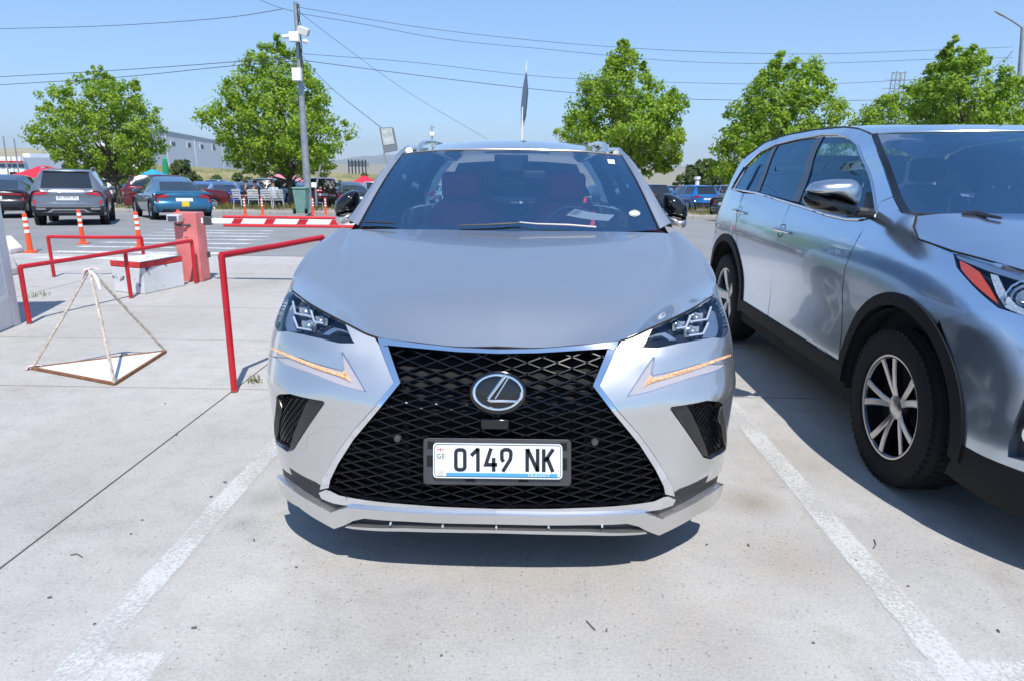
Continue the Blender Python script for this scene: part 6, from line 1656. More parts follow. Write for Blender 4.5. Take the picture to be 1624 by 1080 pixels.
# mirror
capH = [(1277.8, 303), (1286, 292.5), (1305, 287), (1336, 284.8), (1354, 286.5), (1361.5, 295), (1362, 312), (1358, 325), (1336, 317), (1311, 309.5), (1284, 307)]
lowH = [(1273.6, 314), (1278, 305), (1290, 308), (1311, 310), (1336, 317), (1358, 326), (1363, 333), (1356, 341), (1330, 341.5), (1300, 335.5), (1277, 325)]
for sgn in (0, 1):
    fl = (lambda mb: mb) if not sgn else (lambda mb: mb.mirrored(HX))
    o = fl(pillow([tuple(p) for p in smooth_curve(capH, 30, closed=True)], 3.60, .10, .07)).build('wing_mirror', M['satin'], sv, angle=80); fix_normals(o)
    o2 = fl(pillow([tuple(p) for p in smooth_curve(lowH, 30, closed=True)], 3.62, .09, .07)).build('mirror_housing', M['blackgloss'], o, angle=80); fix_normals(o2)
    mb = MB(); mb.tube([atY(1345, 336, 3.62), atY(1372, 338, 3.58), tuple(SH.pt(*SH.hit(1381, 338), -.02))], [.03, .026, .03], 8); fl(mb).build('mirror_arm', M['blackplastic'], o)
    for q, rr_ in (((1240.5, 366), 1), ((1173, 336.5), 1)):
        a, z = SH.hit(*q); ps = [SH.pt(a+d, z, o_) for d, o_ in ((-.11, .0), (-.085, .028), (-.03, .040), (.04, .040), (.09, .028), (.115, .0))]
        h = fl(MB().tube([tuple(p) for p in ps], [.010, .014, .016, .016, .014, .010], 8)).build('door_handle', M['chrome'], sv)
        cup = MB(); c_ = Vector(SH.pt(a+.01, z-.002, -.002)); nn_ = Vector(SH.nrm(a, z)); cup.lathe([(.048, .004), (.044, .001), (.001, -.001)], c_, nn_, 20); fl(cup).build('handle_cup', M['blackgloss'], h)
# badges
def badge(txt, px0, px1, h, name):
    a0_, z0_ = SH.hit(*px0); a1_, z1_ = SH.hit(*px1)
    def tf(x, y, off=0): return Vector(SH.pt(a0_+(a1_-a0_)*x, z0_+(z1_-z0_)*x-y, off))
    text_on(txt, 0, 0, h, .006, name, simple('bright_lettering', (.75, .77, .8), rough=.3, metal=.3), sv, tf, w=1.0)
badge('HYBRID', (1314, 402.5), (1344, 406.5), .022, 'side_lettering')
badge('AWD-i', (1297, 554), (1313, 566), .018, 'door_lettering')
# wipers
mb = MB(); q = [Vector(atY(x, y, Y)) for x, y, Y in ((1442, 340.5, 3.38), (1480, 342.5, 3.24), (1526, 344.5, 3.14))]; mb.tube(q, .006, 6); mb.build('wiper', M['blackplastic'], sv)
mb = MB(); q = [Vector(atY(x, y, Y)) for x, y, Y in ((1526, 339, 3.16), (1552, 340, 3.12), (1568, 343, 3.05), (1588, 346.5, 3.0))]; mb.tube(q, [.012, .014, .008, .007], 6); mb.build('wiper_arm', M['blackplastic'], sv)
# interior
ix = sv
M['seatgrey'] = simple('grey_seat_cloth', (.20, .22, .22), rough=.7)
mb = MB(); mb.grid([[(HX+x, y+.12*x*x, z) for x in (-.82, -.5, -.2, 0, .2, .5, .82)] for y, z in ((3.10, 1.20), (3.5, 1.20), (3.72, 1.17), (3.76, .9))]); mb.build('dashboard', M['interior'], sv)
for s_ in (-1, 1):
    seat(HX+s_*.38, 4.35, .68, 'seat', M['seatgrey']); seat(HX+s_*.40, 5.25, .68, 'rear_seat', M['seatgrey'], .27)
wc = Vector((HX+.38, 3.92, 1.13))
MB().tube([wc+(wu*math.cos(a)+wv*math.sin(a))*.185 for a in [2*math.pi*k/28 for k in range(28)]], .014, 8, closed=True).build('steering_wheel', M['interior'], ix)
MB().box(HX-.11, HX+.11, 3.72, 3.745, 1.52, 1.58).build('inner_mirror', M['greyplastic'], ix, bevel=.015)
MB().box(HX-.86, HX+.86, 3.5, 6.6, .45, .50).build('cabin_floor', M['interior'], ix, smooth=False)
# wheels
for s_ in (-1, 1):
    wheel(HX+s_*.835, AY+.01, .372, .372, .235, s_, sv, nsp=5, rr=.665, detail=(s_ < 0))
    wheel(HX+s_*.835, RY, .372, .372, .235, s_, sv, nsp=5, rr=.665, detail=False)
    for yy in (AY, RY):
        liner(HX+s_*.945, yy, AZ, .455, s_, sv)

# ================================================================== PARKED CARS BEYOND THE ROAD
M['bgglass'] = simple('dark_car_glass', (.015, .02, .026), rough=.04, coat=1)
M['plate_far'] = simple('far_plate', (.62, .64, .66), rough=.4)
M['bgplastic'] = simple('bumper_plastic', (.025, .026, .028), rough=.55)
def bgpaint(name, col, metal=.35): return simple(name, col, rough=.28, metal=metal, coat=1, noise=.05, nscale=3, obj=True)
M['c_grey'] = bgpaint('slate_grey_paint', (.20, .22, .25), .6)
M['c_teal'] = bgpaint('teal_blue_paint', (.03, .15, .27), .5)
M['c_black'] = bgpaint('black_paint', (.012, .014, .018), .2)
M['c_red'] = bgpaint('dark_red_paint', (.13, .010, .016), .4)
M['c_blue'] = bgpaint('bright_blue_paint', (.012, .085, .42), .4)
M['c_sky'] = bgpaint('vivid_blue_paint', (.01, .15, .46), .4)
M['c_white'] = bgpaint('white_car_paint', (.62, .64, .66), .0)
M['c_silver'] = bgpaint('light_silver_paint', (.36, .38, .41), .7)
M['c_dark'] = bgpaint('dark_slate_paint', (.03, .036, .045), .5)
M['c_navy'] = bgpaint('navy_paint', (.015, .035, .09), .4)
CARS = {}
def make_car(kind, paintm, loc, label, W=.90, L=4.35, H=1.60, rear='suv', detail=2, rails=False, group='parked cars beyond the road', lamp='wide'):
    """built round the origin with its rear towards -Y, then placed"""
    t = root('parked_car', (0, 0, 0), label, 'car', group)
    w = W; h2 = L/2; k = H/1.6
    if rear == 'suv':
        st = [(-h2+.10, .98*k, .90*k, .97, .86), (-h2+.16, 1.04*k, .99*k, .97, .80), (-h2+.42, 1.49*k, 1.06*k, .985, .70), (-h2+.62, 1.555*k, 1.05*k, .99, .70), (-h2+1.45, H, 1.03*k, 1, .73), (-h2+1.55, H, 1.03*k, 1, .73), (-h2+2.35, H*.985, 1.00*k, 1, .72), (-h2+2.45, H*.98, 1.0*k, 1, .72), (-h2+2.75, H*.93, .99*k, 1, .72), (-h2+3.30, 1.06*k, .98*k, .98, .88), (-h2+3.42, 1.03*k, .97*k, .98, .90), (h2-.25, .93*k, .88*k, .93, .88), (h2-.04, .78*k, .74*k, .80, .78)]
        glassR = (1, 2); glassW = (8, 9); sides = [(2, 4), (5, 6), (7, 9)]
        prof = [(.28, -h2+.10), (.36, -h2+.03), (.55*k, -h2), (.62*k, -h2+.01), (.66*k, -h2+.06), (.80*k, -h2+.07), (.92*k, -h2+.06), (.985*k, -h2+.10)]
    else:
        st = [(-h2+.08, .96*k, .93*k, .93, .84), (-h2+.14, 1.03*k, .97*k, .94, .82), (-h2+.48, 1.06*k, .99*k, .97, .80), (-h2+1.22, 1.40*k, 1.0*k, .99, .64), (-h2+1.45, 1.44*k, 1.0*k, .99, .62), (-h2+1.95, H, .98*k, 1, .64), (-h2+2.05, H, .98*k, 1, .64), (-h2+2.55, H*.99, .96*k, 1, .64), (-h2+2.62, H*.985, .96*k, 1, .64), (-h2+2.85, H*.95, .95*k, 1, .64), (-h2+3.55, 1.00*k, .93*k, .98, .86), (h2-.3, .86*k, .82*k, .93, .86), (h2-.04, .70*k, .66*k, .8, .78)]
        glassR = (2, 3); glassW = (9, 10); sides = [(3, 5), (6, 7), (8, 10)]
        prof = [(.25, -h2+.10), (.33, -h2+.03), (.50*k, -h2), (.60*k, -h2+.01), (.70*k, -h2+.06), (.80*k, -h2+.07), (.90*k, -h2+.05), (.965*k, -h2+.08)]
    def ring(s):
        y, zr, zb, wf, rf = s; W_ = w*wf; wr = min(w*rf, W_*.97); cab = zr > zb+.12
        e = .035 if cab else .012
        pts = [(0, zr), (wr*.5, zr-.006), (wr*.86, zr-e*.5), (wr, zr-e*1.7)]
        pts += [(wr+(W_*.965-wr)*.5+.012, (zr-e*1.7+zb)/2), (W_*.965, zb)]
        pts += [(W_*.995, zb-.06), (W_, zb*.72+.05), (W_*.985, .48), (W_*.95, .30), (W_*.90, .24)]
        return [(x, y+ (0), z) for x, z in pts]
    Rg = [ring(s) for s in st]; nr = len(Rg[0])
    body, gr_, gw_ = MB(), MB(), MB(); sg_ = {}
    for sgn in (-1, 1):
        for j in range(len(st)-1):
            for i in range(nr-1):
                a, b, c, d = Rg[j][i], Rg[j][i+1], Rg[j+1][i+1], Rg[j+1][i]
                P = [(sgn*p[0], p[1], p[2]) for p in (a, b, c, d)]
                f = (0, 1, 2, 3) if sgn > 0 else (3, 2, 1, 0)
                if (j, j+1) == glassR and i < 2: gr_.add(P, [f])
                elif (j, j+1) == glassW and i < 2: gw_.add(P, [f])
                elif i in (3, 4) and any(s0 <= j < s1 for s0, s1 in sides): sg_.setdefault((sgn, [q for q, (s0, s1) in enumerate(sides) if s0 <= j < s1][0]), MB()).add(P, [f])
                else: body.add(P, [f])
    nfr = [(x, h2-.02-.10*(abs(x)/w)**2, z) for x, z in ()]
    # front cap
    for sgn in (-1, 1):
        P = [(sgn*p[0], p[1], p[2]) for p in Rg[-1]]+[(0, Rg[-1][0][1], .24)]
        body.add(P, [tuple(range(len(P)))[::(-1 if sgn > 0 else 1)]])
    # rear face
    def ry(x, z):
        y = float(np.interp(z, [p[0] for p in prof], [p[1] for p in prof])); return y+.13*(min(1, abs(x)/w))**3.2
    W0 = w*st[0][3]
    zs_ = [p[0] for p in prof]; zz = []
    for a, b in zip(zs_, zs_[1:]): zz += [a, (a+b)/2]
    zz.append(zs_[-1])
    G = [[(w*.965*u*(1 if z > .4 else .97), ry(w*.965*u, z), z) for u in np.linspace(-1, 1, 17)] for z in zz]
    body.grid(G)
    # join rear face to the flanks
    for sgn in (-1, 1):
        A = [(sgn*w*.965*(1 if z > .4 else .97), ry(w*.965, z), z) for z in zz]; B = [(sgn*w*.985, -h2+.32, z) for z in zz]
        body.grid([A, B], flip=(sgn < 0))
    weld(body, 2e-4)
    bo_ = body.build('body', paintm, t, angle=42); fix_normals(bo_)
    gr_ = weld(gr_); gw_ = weld(gw_)
    for mb, nm in ((gr_, 'rear_window'), (gw_, 'windscreen')):
        mb.v = [(x, y, z+.002) for x, y, z in mb.v]; mb.build(nm, M['bgglass'], t)
    for mb in sg_.values(): weld(mb).build('side_window', M['bgglass'], t)
    def rp(pts, mat, nm, off=.012, parent=None):
        pat = patch(lambda a, b, o=0: (a, ry(a, b)-o, b), pts, step=.12, rim=off, off=off, edge_step=.06); return pat.build(nm, mat, parent or t)
    # bumper plastic, plate, lamps
    zb0 = .55*k
    rp([(-w*.93, .27), (w*.93, .27), (w*.955, zb0), (-w*.955, zb0)] if rear == 'suv' else [(-w*.80, .26), (w*.80, .26), (w*.72, .36), (-w*.72, .36)], M['bgplastic'] if rear == 'suv' else M['bgplastic'], 'rear_bumper', .010)
    zp = .76*k if rear == 'suv' else .74*k
    if detail: rp([(-.26, zp-.055), (.26, zp-.055), (.26, zp+.055), (-.26, zp+.055)], M['plate_far'], 'number_plate', .014)
    zl = .90*k if rear == 'suv' else .86*k
    for s_ in (-1, 1):
        if lamp == 'wide': q = [(s_*w*.50, zl-.02), (s_*w*.95, zl-.07), (s_*w*.96, zl+.05), (s_*w*.60, zl+.05), (s_*w*.50, zl+.025)]
        elif lamp == 'strip': q = [(s_*.0, zl-.005), (s_*w*.95, zl-.03), (s_*w*.955, zl+.035), (s_*0, zl+.02)]
        else: q = [(s_*w*.70, zl-.14), (s_*w*.95, zl-.14), (s_*w*.96, zl+.06), (s_*w*.74, zl+.06)]
        if s_ < 0: q = q[::-1]
        rp(q, M['redlens'], 'tail_light', .013)
        if detail > 1:
            q = [(s_*w*.82, .58), (s_*w*.90, .58), (s_*w*.91, .68), (s_*w*.86, .69)]; q = q if s_ > 0 else q[::-1]; rp(q, M['redlens'], 'rear_reflector', .014)
            ym = st[-4 if rear == 'suv' else -3][0]-.15 if rear == 'suv' else .35
            mb = MB(); mb.tube([(s_*w*.93, .62, 1.02*k), (s_*(w+.03), .62, 1.06*k), (s_*(w+.13), .60, 1.07*k)], [.03, .075, .06], 8, squash=.8); mb.build('wing_mirror', paintm, t)
        for yy in (-h2+.88, h2-.85):
            mb = MB(); c = (s_*(w-.10), yy, .33); r = .33
            mb.lathe([(r*.62, .06), (r*.90, .105), (r, .07), (r, -.11), (r*.6, -.12)], c, (s_, 0, 0), 24); wo2 = mb.build('wheel', M['rubber'], t)
            mb = MB(); mb.lathe([(r*.66, .085), (r*.6, .075), (r*.5, .03), (.05, .055), (.001, .06)], c, (s_, 0, 0), 20); mb.build('rim', M['rim'] if detail else M['rimdark'], wo2)
            ah = MB(); ah.lathe([(r*1.16, .114), (r*1.16, .02), (r*.5, .0)], (s_*(w-.11), yy, .345), (s_, 0, 0), 24); ah.build('wheel_arch', M['dark'] if rear != 'suv' else M['bgplastic'], t)
        if rails: MB().tube([(s_*w*.66, -h2+.62, 1.555*k), (s_*w*.665, -h2+.75, 1.61*k), (s_*w*.68, -h2+1.6, H+.035), (s_*w*.67, -h2+2.3, H+.02), (s_*w*.66, -h2+2.45, H-.02)], .02, 6).build('roof_rail', M['c_silver'], t)
    if rear == 'suv':
        MB().box(-w*.62, w*.62, -h2+.38, -h2+.50, 1.49*k, 1.525*k).build('rear_spoiler', paintm, t, bevel=.015)
    return t
def place(t, px, py, rz=0., group=None):
    """ground contact point of the rear face centre at the picture point"""
    p = atZ(px, py, 0.0)
    t.rotation_euler = (0, 0, R(rz)); return p
def put(t, px, py, rz=0., L=4.35, zz=0.0):
    p = Vector(atG(px, py)); a = R(rz); f = Vector((-math.sin(a), math.cos(a), 0)); c_ = p+f*(L/2); c_.z = gz(c_.y); t.location = c_; t.rotation_euler = (math.atan(-.038*math.cos(a)), math.atan(-.038*math.sin(a))*-1, a); return t
# the grey suv: most visible of the far cars
kia = make_car('suv', M['c_grey'], None, 'grey suv with silver skid trim seen from behind, left of the first plane tree', W=.875, H=1.55, L=4.37, rails=True)
put(kia, 112, 359.0, 28, 4.37)
def kp(pts, mat, nm, off): 
    h2 = 4.37/2
    prof = [(.28, -h2+.10), (.36, -h2+.03), (.55, -h2), (.62, -h2+.01), (.66, -h2+.06), (.80, -h2+.07), (.92, -h2+.06), (.985, -h2+.10)]
    fn = lambda a, b, o=0: (a, float(np.interp(b, [p[0] for p in prof], [p[1] for p in prof]))+.13*(min(1, abs(a)/.9))**3.2-o, b)
    ORIGIN[kia.name] = Vector((0, 0, 0)); return patch(fn, pts, step=.12, rim=off, off=off, edge_step=.06).build(nm, mat, kia)
kp([(-.74, .50), (.74, .50), (.74, .525), (-.74, .525)], M['satin'], 'chrome_strip', .022)
kp([(-.5, .36), (-.38, .45), (.38, .45), (.5, .36), (.44, .36), (.34, .415), (-.34, .415), (-.44, .36)], M['satin'], 'skid_trim', .024)
for s_ in (-1, 1):
    q = [(s_*.52, .43), (s_*.74, .43), (s_*.74, .48), (s_*.52, .48)]; kp(q if s_ > 0 else q[::-1], M['satin'], 'exhaust_trim', .022)
    q = [(s_*.40, .89), (s_*.58, .91), (s_*.62, .955), (s_*.42, .945)]; kp(q if s_ > 0 else q[::-1], M['c_silver'], 'lamp_flash', .016)
def far_text(parent, txt, z, yoff, h2, w_=.42, h=.07):
    def tf(x, y, off=0): return Vector((x-.21, -h2+.07+yoff, z-y))
    text_on(txt, 0, 0, h, 0, 'plate_lettering', M['text_dark'], parent, tf, w=w_)
far_text(kia, 'EI 900 RI', .73, -.018, 4.37/2)
cam_ = make_car('sedan', M['c_teal'], None, 'teal blue sedan with a yellow sticker under its plate, behind the box light', W=.92, H=1.44, L=4.88, rear='sedan')
put(cam_, 296, 350.0, 38, 4.88); ORIGIN[cam_.name] = Vector((0, 0, 0))
mb = MB(); mb.add([(-.05, -2.44-.02, .60), (.13, -2.44-.02, .58), (.12, -2.44-.02, .46), (.0, -2.44-.02, .45), (-.06, -2.44-.02, .5)], [(0, 1, 2, 3, 4)][:1]); mb.v = [(x, y+.008, z) for x, y, z in mb.v]; mb.build('yellow_sticker', simple('yellow_sticker', (.75, .55, .03), rough=.6), cam_, smooth=False)
MB().box(-.10, .12, -2.445, -2.425, .44, .61).build('sticker_backing', simple('yellow_sheet', (.72, .50, .03), rough=.6), cam_, smooth=False)
def car(kind, mat, px, py, rz, label, **kw):
    L_ = kw.get('L', 4.35); t = make_car(kind, mat, None, label, rear=kind, **kw); put(t, px, py, rz, L_); return t
car('sedan', M['c_black'], -8, 347.5, 24, 'black sedan with a red light strip cut off by the left edge', W=.93, H=1.45, L=4.8, lamp='strip')
car('sedan', M['c_silver'], 48, 334, 28, 'silver sedan half hidden behind the grey suv with a chrome bumper strip', W=.91, H=1.46, L=4.8)
car('sedan', M['c_dark'], 14, 331, 28, 'dark slate sedan behind the black sedan at the left', W=.91, H=1.46, L=4.7, detail=1)
car('suv', M['c_red'], 196, 335, -62, 'dark maroon suv standing side on behind the first plane tree trunk', W=.92, H=1.66, L=4.6, detail=1)
car('suv', M['c_white'], 243, 332, 24, 'white suv just left of the teal blue sedan roof', W=.92, H=1.70, L=4.6, detail=1)
car('suv', M['c_dark'], 95, 330, 26, 'dark suv roof showing above the grey suv, in front of the red tent', W=.92, H=1.72, L=4.7, detail=1)
car('sedan', M['c_blue'], 361, 333.5, 27, 'bright blue sedan with a red light strip right of the teal sedan', W=.91, H=1.43, L=4.7, lamp='strip')
car('sedan', M['c_blue'], 326, 331, 24, 'blue saloon squeezed between the teal sedan and the bright blue sedan', W=.90, H=1.45, L=4.5, detail=1)
car('sedan', M['c_navy'], 404, 332, 30, 'navy sedan behind the seated people', W=.90, H=1.45, L=4.6, detail=1)
car('suv', M['c_dark'], 424, 329.5, 18, 'dark suv with a pale flank behind the seated people', W=.92, H=1.70, L=4.6, detail=1)
car('suv', M['c_white'], 454, 330, 18, 'white suv just left of the tall plane tree trunk', W=.92, H=1.68, L=4.6, detail=1)
car('sedan', M['c_sky'], 478, 331, 6, 'pale blue sedan showing between the bin and the lamp pole', W=.90, H=1.45, L=4.5, detail=1)
car('suv', M['c_red'], 513, 334, 15, 'dark red suv seen from behind right of the lamp pole', W=.93, H=1.68, L=4.6, lamp='tall')
car('sedan', M['c_black'], 568, 337, 24, 'black sedan just left of the middle car mirror', W=.93, H=1.46, L=4.8, lamp='tall')
car('sedan', M['c_blue'], 1053, 332, -10, 'royal blue sedan right of the middle car windscreen', W=.92, H=1.44, L=4.7, lamp='tall')
car('suv', M['c_sky'], 1122, 337, 14, 'vivid blue compact suv between the middle car and the tall suv', W=.90, H=1.56, L=4.2)
car('sedan', M['c_black'], 1142, 352, -70, 'black sedan nose poking out behind the tall suv', W=.92, H=1.44, L=4.6, lamp='tall')
# the rows farther back
r_ = random.Random(21)
far_rows = [(c, y, p) for y, p in ((50, 0), (57, 1), (64, 2)) for c in np.arange(-42, 17, 2.8)]
cols_ = [('c_white', 'white'), ('c_silver', 'silver'), ('c_dark', 'dark slate'), ('c_navy', 'navy'), ('c_white', 'white'), ('c_black', 'black'), ('c_grey', 'grey'), ('c_red', 'dark red')]
protos = {}
NR = len(far_rows)//3
def ordn(i):
    w_ = ['first', 'second', 'third', 'fourth', 'fifth', 'sixth', 'seventh', 'eighth', 'ninth', 'tenth', 'eleventh', 'twelfth', 'thirteenth', 'fourteenth', 'fifteenth', 'sixteenth', 'seventeenth', 'eighteenth', 'nineteenth', 'twentieth', 'twenty-first', 'twenty-second']
    return w_[i]
for k, (x, y, row) in enumerate(far_rows):
    kind = r_.choice(['suv', 'sedan']); mt, nm = r_.choice(cols_)
    lab = 'distant %s %s in the %s of the far rows beyond the median' % (nm, 'suv' if kind == 'suv' else 'sedan', '')
    key = (kind, mt)
    if key not in protos:
        t = make_car(kind, M[mt], None, lab, W=.91, H=1.68 if kind == 'suv' else 1.46, L=4.6, rear=kind, detail=0, group='distant %s %ss' % (nm, kind)); protos[key] = t
    else: t = copy_tree(protos[key])
    t['label'] = 'distant %s %s, %s from the left in the %s far row' % (nm, kind, ordn(k-NR*row), ('nearest', 'middle', 'farthest')[row])
    t.location = (x+r_.uniform(-.2, .2), y, gz(y)); t.rotation_euler = (-.038, 0, R(18+r_.uniform(-4, 4)))

# ================================================================== PEOPLE, CHAIRS, BIN, SIGN POST
M['skin'] = simple('skin', (.42, .25, .18), rough=.55); M['hair'] = simple('dark_hair', (.02, .016, .014), rough=.6)
def body_mesh(name, joints, bones, mat, parent, sub=2):
    """continuous skinned figure"""
    me = bpy.data.meshes.new(name); names = list(joints); org = ORIGIN[parent.name]
    me.from_pydata([tuple(Vector(joints[n][0])-org) for n in names], [(names.index(a), names.index(b)) for a, b in bones], [])
    o = bpy.data.objects.new(name, me); scene.collection.objects.link(o); o.parent = parent; ORIGIN[o.name] = org
    me.materials.append(mat); o.modifiers.new('skin', 'SKIN'); sv_ = me.skin_vertices[0].data
    for i, n in enumerate(names): sv_[i].radius = (joints[n][1], joints[n][1]*(joints[n][2] if len(joints[n]) > 2 else 1))
    sv_[0].use_root = True; m2 = o.modifiers.new('sub', 'SUBSURF'); m2.levels = sub; m2.render_levels = sub
    o.modifiers['skin'].use_smooth_shade = True
    return o
def person(px, py, Y, yaw, label, top, trousers, sitting=True, z0=None, pose=0):
    p = atY(px, py, Y); x, y, z = p[0], Y, (kz+gz(Y) if z0 is None else gz(Y))
    t = root('person', (x, y, z), label, 'person')
    c, s = math.cos(yaw), math.sin(yaw)
    def q(dx, dy, dz): return (x+dx*c-dy*s, y+dx*s+dy*c, z+dz)
    if sitting:
        hip = .47; J = {'pelvis': (q(0, 0, hip), .13), 'waist': (q(0, -.03, hip+.18), .125), 'chest': (q(0, -.02, hip+.40), .15), 'neck': (q(0, .0, hip+.56), .055), 'head0': (q(0, .02, hip+.63), .07), 'head1': (q(0, .03, hip+.74), .095), 'head2': (q(0, .02, hip+.83), .07)}
        for sd, n in ((-1, 'l'), (1, 'r')):
            J.update({'sh'+n: (q(sd*.18, -.01, hip+.48), .06), 'el'+n: (q(sd*.24, .10, hip+.22), .045), 'wr'+n: (q(sd*.15, .34, hip+.18), .032), 'ha'+n: (q(sd*.12, .42, hip+.17), .036),
                      'hp'+n: (q(sd*.09, .06, hip-.01), .09), 'kn'+n: (q(sd*.12, .45, hip+.02), .065), 'an'+n: (q(sd*.12, .47, .09), .042), 'to'+n: (q(sd*.13, .62, .04), .038)})
    else:
        hip = .92; J = {'pelvis': (q(0, 0, hip), .125), 'waist': (q(0, 0, hip+.16), .12), 'chest': (q(0, -.01, hip+.36), .145), 'neck': (q(0, .0, hip+.54), .05), 'head0': (q(0, .02, hip+.61), .07), 'head1': (q(0, .03, hip+.72), .092), 'head2': (q(0, .02, hip+.81), .07)}
        for sd, n in ((-1, 'l'), (1, 'r')):
            J.update({'sh'+n: (q(sd*.18, -.01, hip+.46), .058), 'el'+n: (q(sd*.25, .02, hip+.18), .043), 'wr'+n: (q(sd*.24, .12, hip-.05), .03), 'ha'+n: (q(sd*.23, .16, hip-.14), .035),
                      'hp'+n: (q(sd*.09, 0, hip-.06), .09), 'kn'+n: (q(sd*.10, .03, .48), .06), 'an'+n: (q(sd*.11, 0, .09), .042), 'to'+n: (q(sd*.12, .14, .04), .036)})
    bones = [('pelvis', 'waist'), ('waist', 'chest'), ('chest', 'neck'), ('neck', 'head0'), ('head0', 'head1'), ('head1', 'head2')]
    for n in 'lr': bones += [('chest', 'sh'+n), ('sh'+n, 'el'+n), ('el'+n, 'wr'+n), ('wr'+n, 'ha'+n), ('pelvis', 'hp'+n), ('hp'+n, 'kn'+n), ('kn'+n, 'an'+n), ('an'+n, 'to'+n)]
    body_mesh('body', J, bones, M['skin'], t)
    g = 1.10
    JT = {k: (J[k][0], J[k][1]*g) for k in ('pelvis', 'waist', 'chest', 'shl', 'shr')}; JT['shirt_neck'] = (tuple(np.array(J['chest'][0])*.35+np.array(J['neck'][0])*.65), .075)
    for n in 'lr': JT['mid'+n] = (tuple((np.array(J['sh'+n][0])+np.array(J['el'+n][0]))/2), .062)
    body_mesh('shirt', JT, [('pelvis', 'waist'), ('waist', 'chest'), ('chest', 'shirt_neck'), ('chest', 'shl'), ('chest', 'shr'), ('shl', 'midl'), ('shr', 'midr')], top, t)
    JP = {'pelvis': (J['pelvis'][0], J['pelvis'][1]*1.08)}
    for n in 'lr':
        for k in ('hp', 'kn'): JP[k+n] = (J[k+n][0], J[k+n][1]*1.12)
        JP['an'+n] = (tuple(np.array(J['an'+n][0])+np.array((0, 0, .03))), .055)
    body_mesh('trousers', JP, [('pelvis', 'hpl'), ('hpl', 'knl'), ('knl', 'anl'), ('pelvis', 'hpr'), ('hpr', 'knr'), ('knr', 'anr')], trousers, t)
    hd = Vector(J['head1'][0]); fw_ = Vector((-s, c, 0))
    mb = MB(); prof = [(.001, .112), (.05, .10), (.085, .06), (.10, .01), (.098, -.02)]; mb.lathe(prof, hd-fw_*.015+Vector((0, 0, .03)), (0, 0, 1), 14); mb.build('hair', M['hair'], t)
    return t
Mnavy = simple('navy_cloth', (.012, .016, .035), rough=.8); Mpale = simple('pale_blue_cloth', (.45, .52, .58), rough=.8); Mjean = simple('jeans', (.03, .05, .09), rough=.85); Mbrown = simple('brown_cloth', (.11, .05, .04), rough=.8); Mpink = simple('coral_cloth', (.50, .16, .14), rough=.8)
CY = 33.0
person(391, 310, CY+.15, R(-70), 'person in a navy shirt sitting on the leftmost white chairs', Mnavy, Mjean)
person(406, 310, CY+.7, R(60), 'person in a brown shirt sitting between the white chairs behind the left bollards', Mbrown, Mjean)
person(434, 309, CY+.1, R(20), 'person with dark hair in a pale blue shirt sitting right of the chairs', Mpale, Mjean)
person(1077.5, 300, 46, R(150), 'person in a coral shirt standing behind the royal blue sedan on the right', Mpink, Mjean, sitting=False, z0=0)
M['plasticwhite'] = simple('white_garden_plastic', (.50, .52, .54), rough=.5)
def chair(px, rz, label, proto=None):
    x = atY(px, 320, CY)[0]
    if proto is not None:
        c = copy_tree(proto); c.location = (x, CY+.05, kz+gz(CY)); c.rotation_euler = (0, 0, R(rz)); c['label'] = label; return c
    t = root('garden_chair', (0, 0, 0), label, 'chair', 'white plastic garden chairs')
    MB().box(-.24, .24, -.22, .24, .40, .43).build('seat', M['plasticwhite'], t, bevel=.01)
    for a, b in ((-.22, -.2), (.22, -.2), (-.22, .22), (.22, .22)): MB().tube([(a, b, .40), (a*1.12, b*1.15, 0)], [.022, .018], 6).build('leg', M['plasticwhite'], t)
    for a in (-.23, .23):
        MB().tube([(a, -.22, .42), (a, -.28, .86)], .02, 6).build('back_post', M['plasticwhite'], t); MB().tube([(a*1.1, -.24, .62), (a*1.12, .2, .62), (a*1.1, .22, .42)], .018, 6).build('armrest', M['plasticwhite'], t)
    for k in range(5): MB().box(-.22, .22, -.262-.011*k, -.245-.011*k, .50+k*.078, .545+k*.078).build('back_slat', M['plasticwhite'], t, smooth=False)
    MB().tube([(-.23, -.28, .87), (0, -.285, .90), (.23, -.28, .87)], .022, 6).build('back_top', M['plasticwhite'], t)
    t.location = (x, CY+.05, kz+gz(CY)); t.rotation_euler = (0, 0, R(rz)); return t
ch = chair(381, -20, 'white plastic garden chair leftmost, under the person in navy')
chair(403, 10, 'white plastic garden chair second from the left with its back to the road', ch); chair(425, 0, 'white plastic garden chair third from the left, beside the pale blue shirt', ch); chair(441, 15, 'white plastic garden chair rightmost, nearest the plane tree trunk', ch)
# green wheelie bin
q = atG(476, 340, kz); kzo = kz; kz = q[2]; bt = root('wheelie_bin', (q[0], q[1], kz), 'pale green wheelie bin standing left of the lamp pole foot', 'bin')
M['bin'] = simple('pale_green_plastic', (.16, .30, .25), rough=.5, noise=.15, nscale=5)
def frus(x, y, z0, z1, a0, b0, a1, b1): return [(x-a0, y-b0, z0), (x+a0, y-b0, z0), (x+a0, y+b0, z0), (x-a0, y+b0, z0), (x-a1, y-b1, z1), (x+a1, y-b1, z1), (x+a1, y+b1, z1), (x-a1, y+b1, z1)]
mb = MB(); mb.add(frus(q[0], q[1]+.3, kz+.04, kz+.92, .19, .22, .245, .29), [(3, 2, 1, 0), (4, 5, 6, 7), (0, 1, 5, 4), (1, 2, 6, 5), (2, 3, 7, 6), (3, 0, 4, 7)]); mb.build('bin_body', M['bin'], bt, bevel=.02)
MB().box(q[0]-.265, q[0]+.265, q[1]-.02, q[1]+.61, kz+.93, kz+.985).build('lid', M['bin'], bt, bevel=.02)
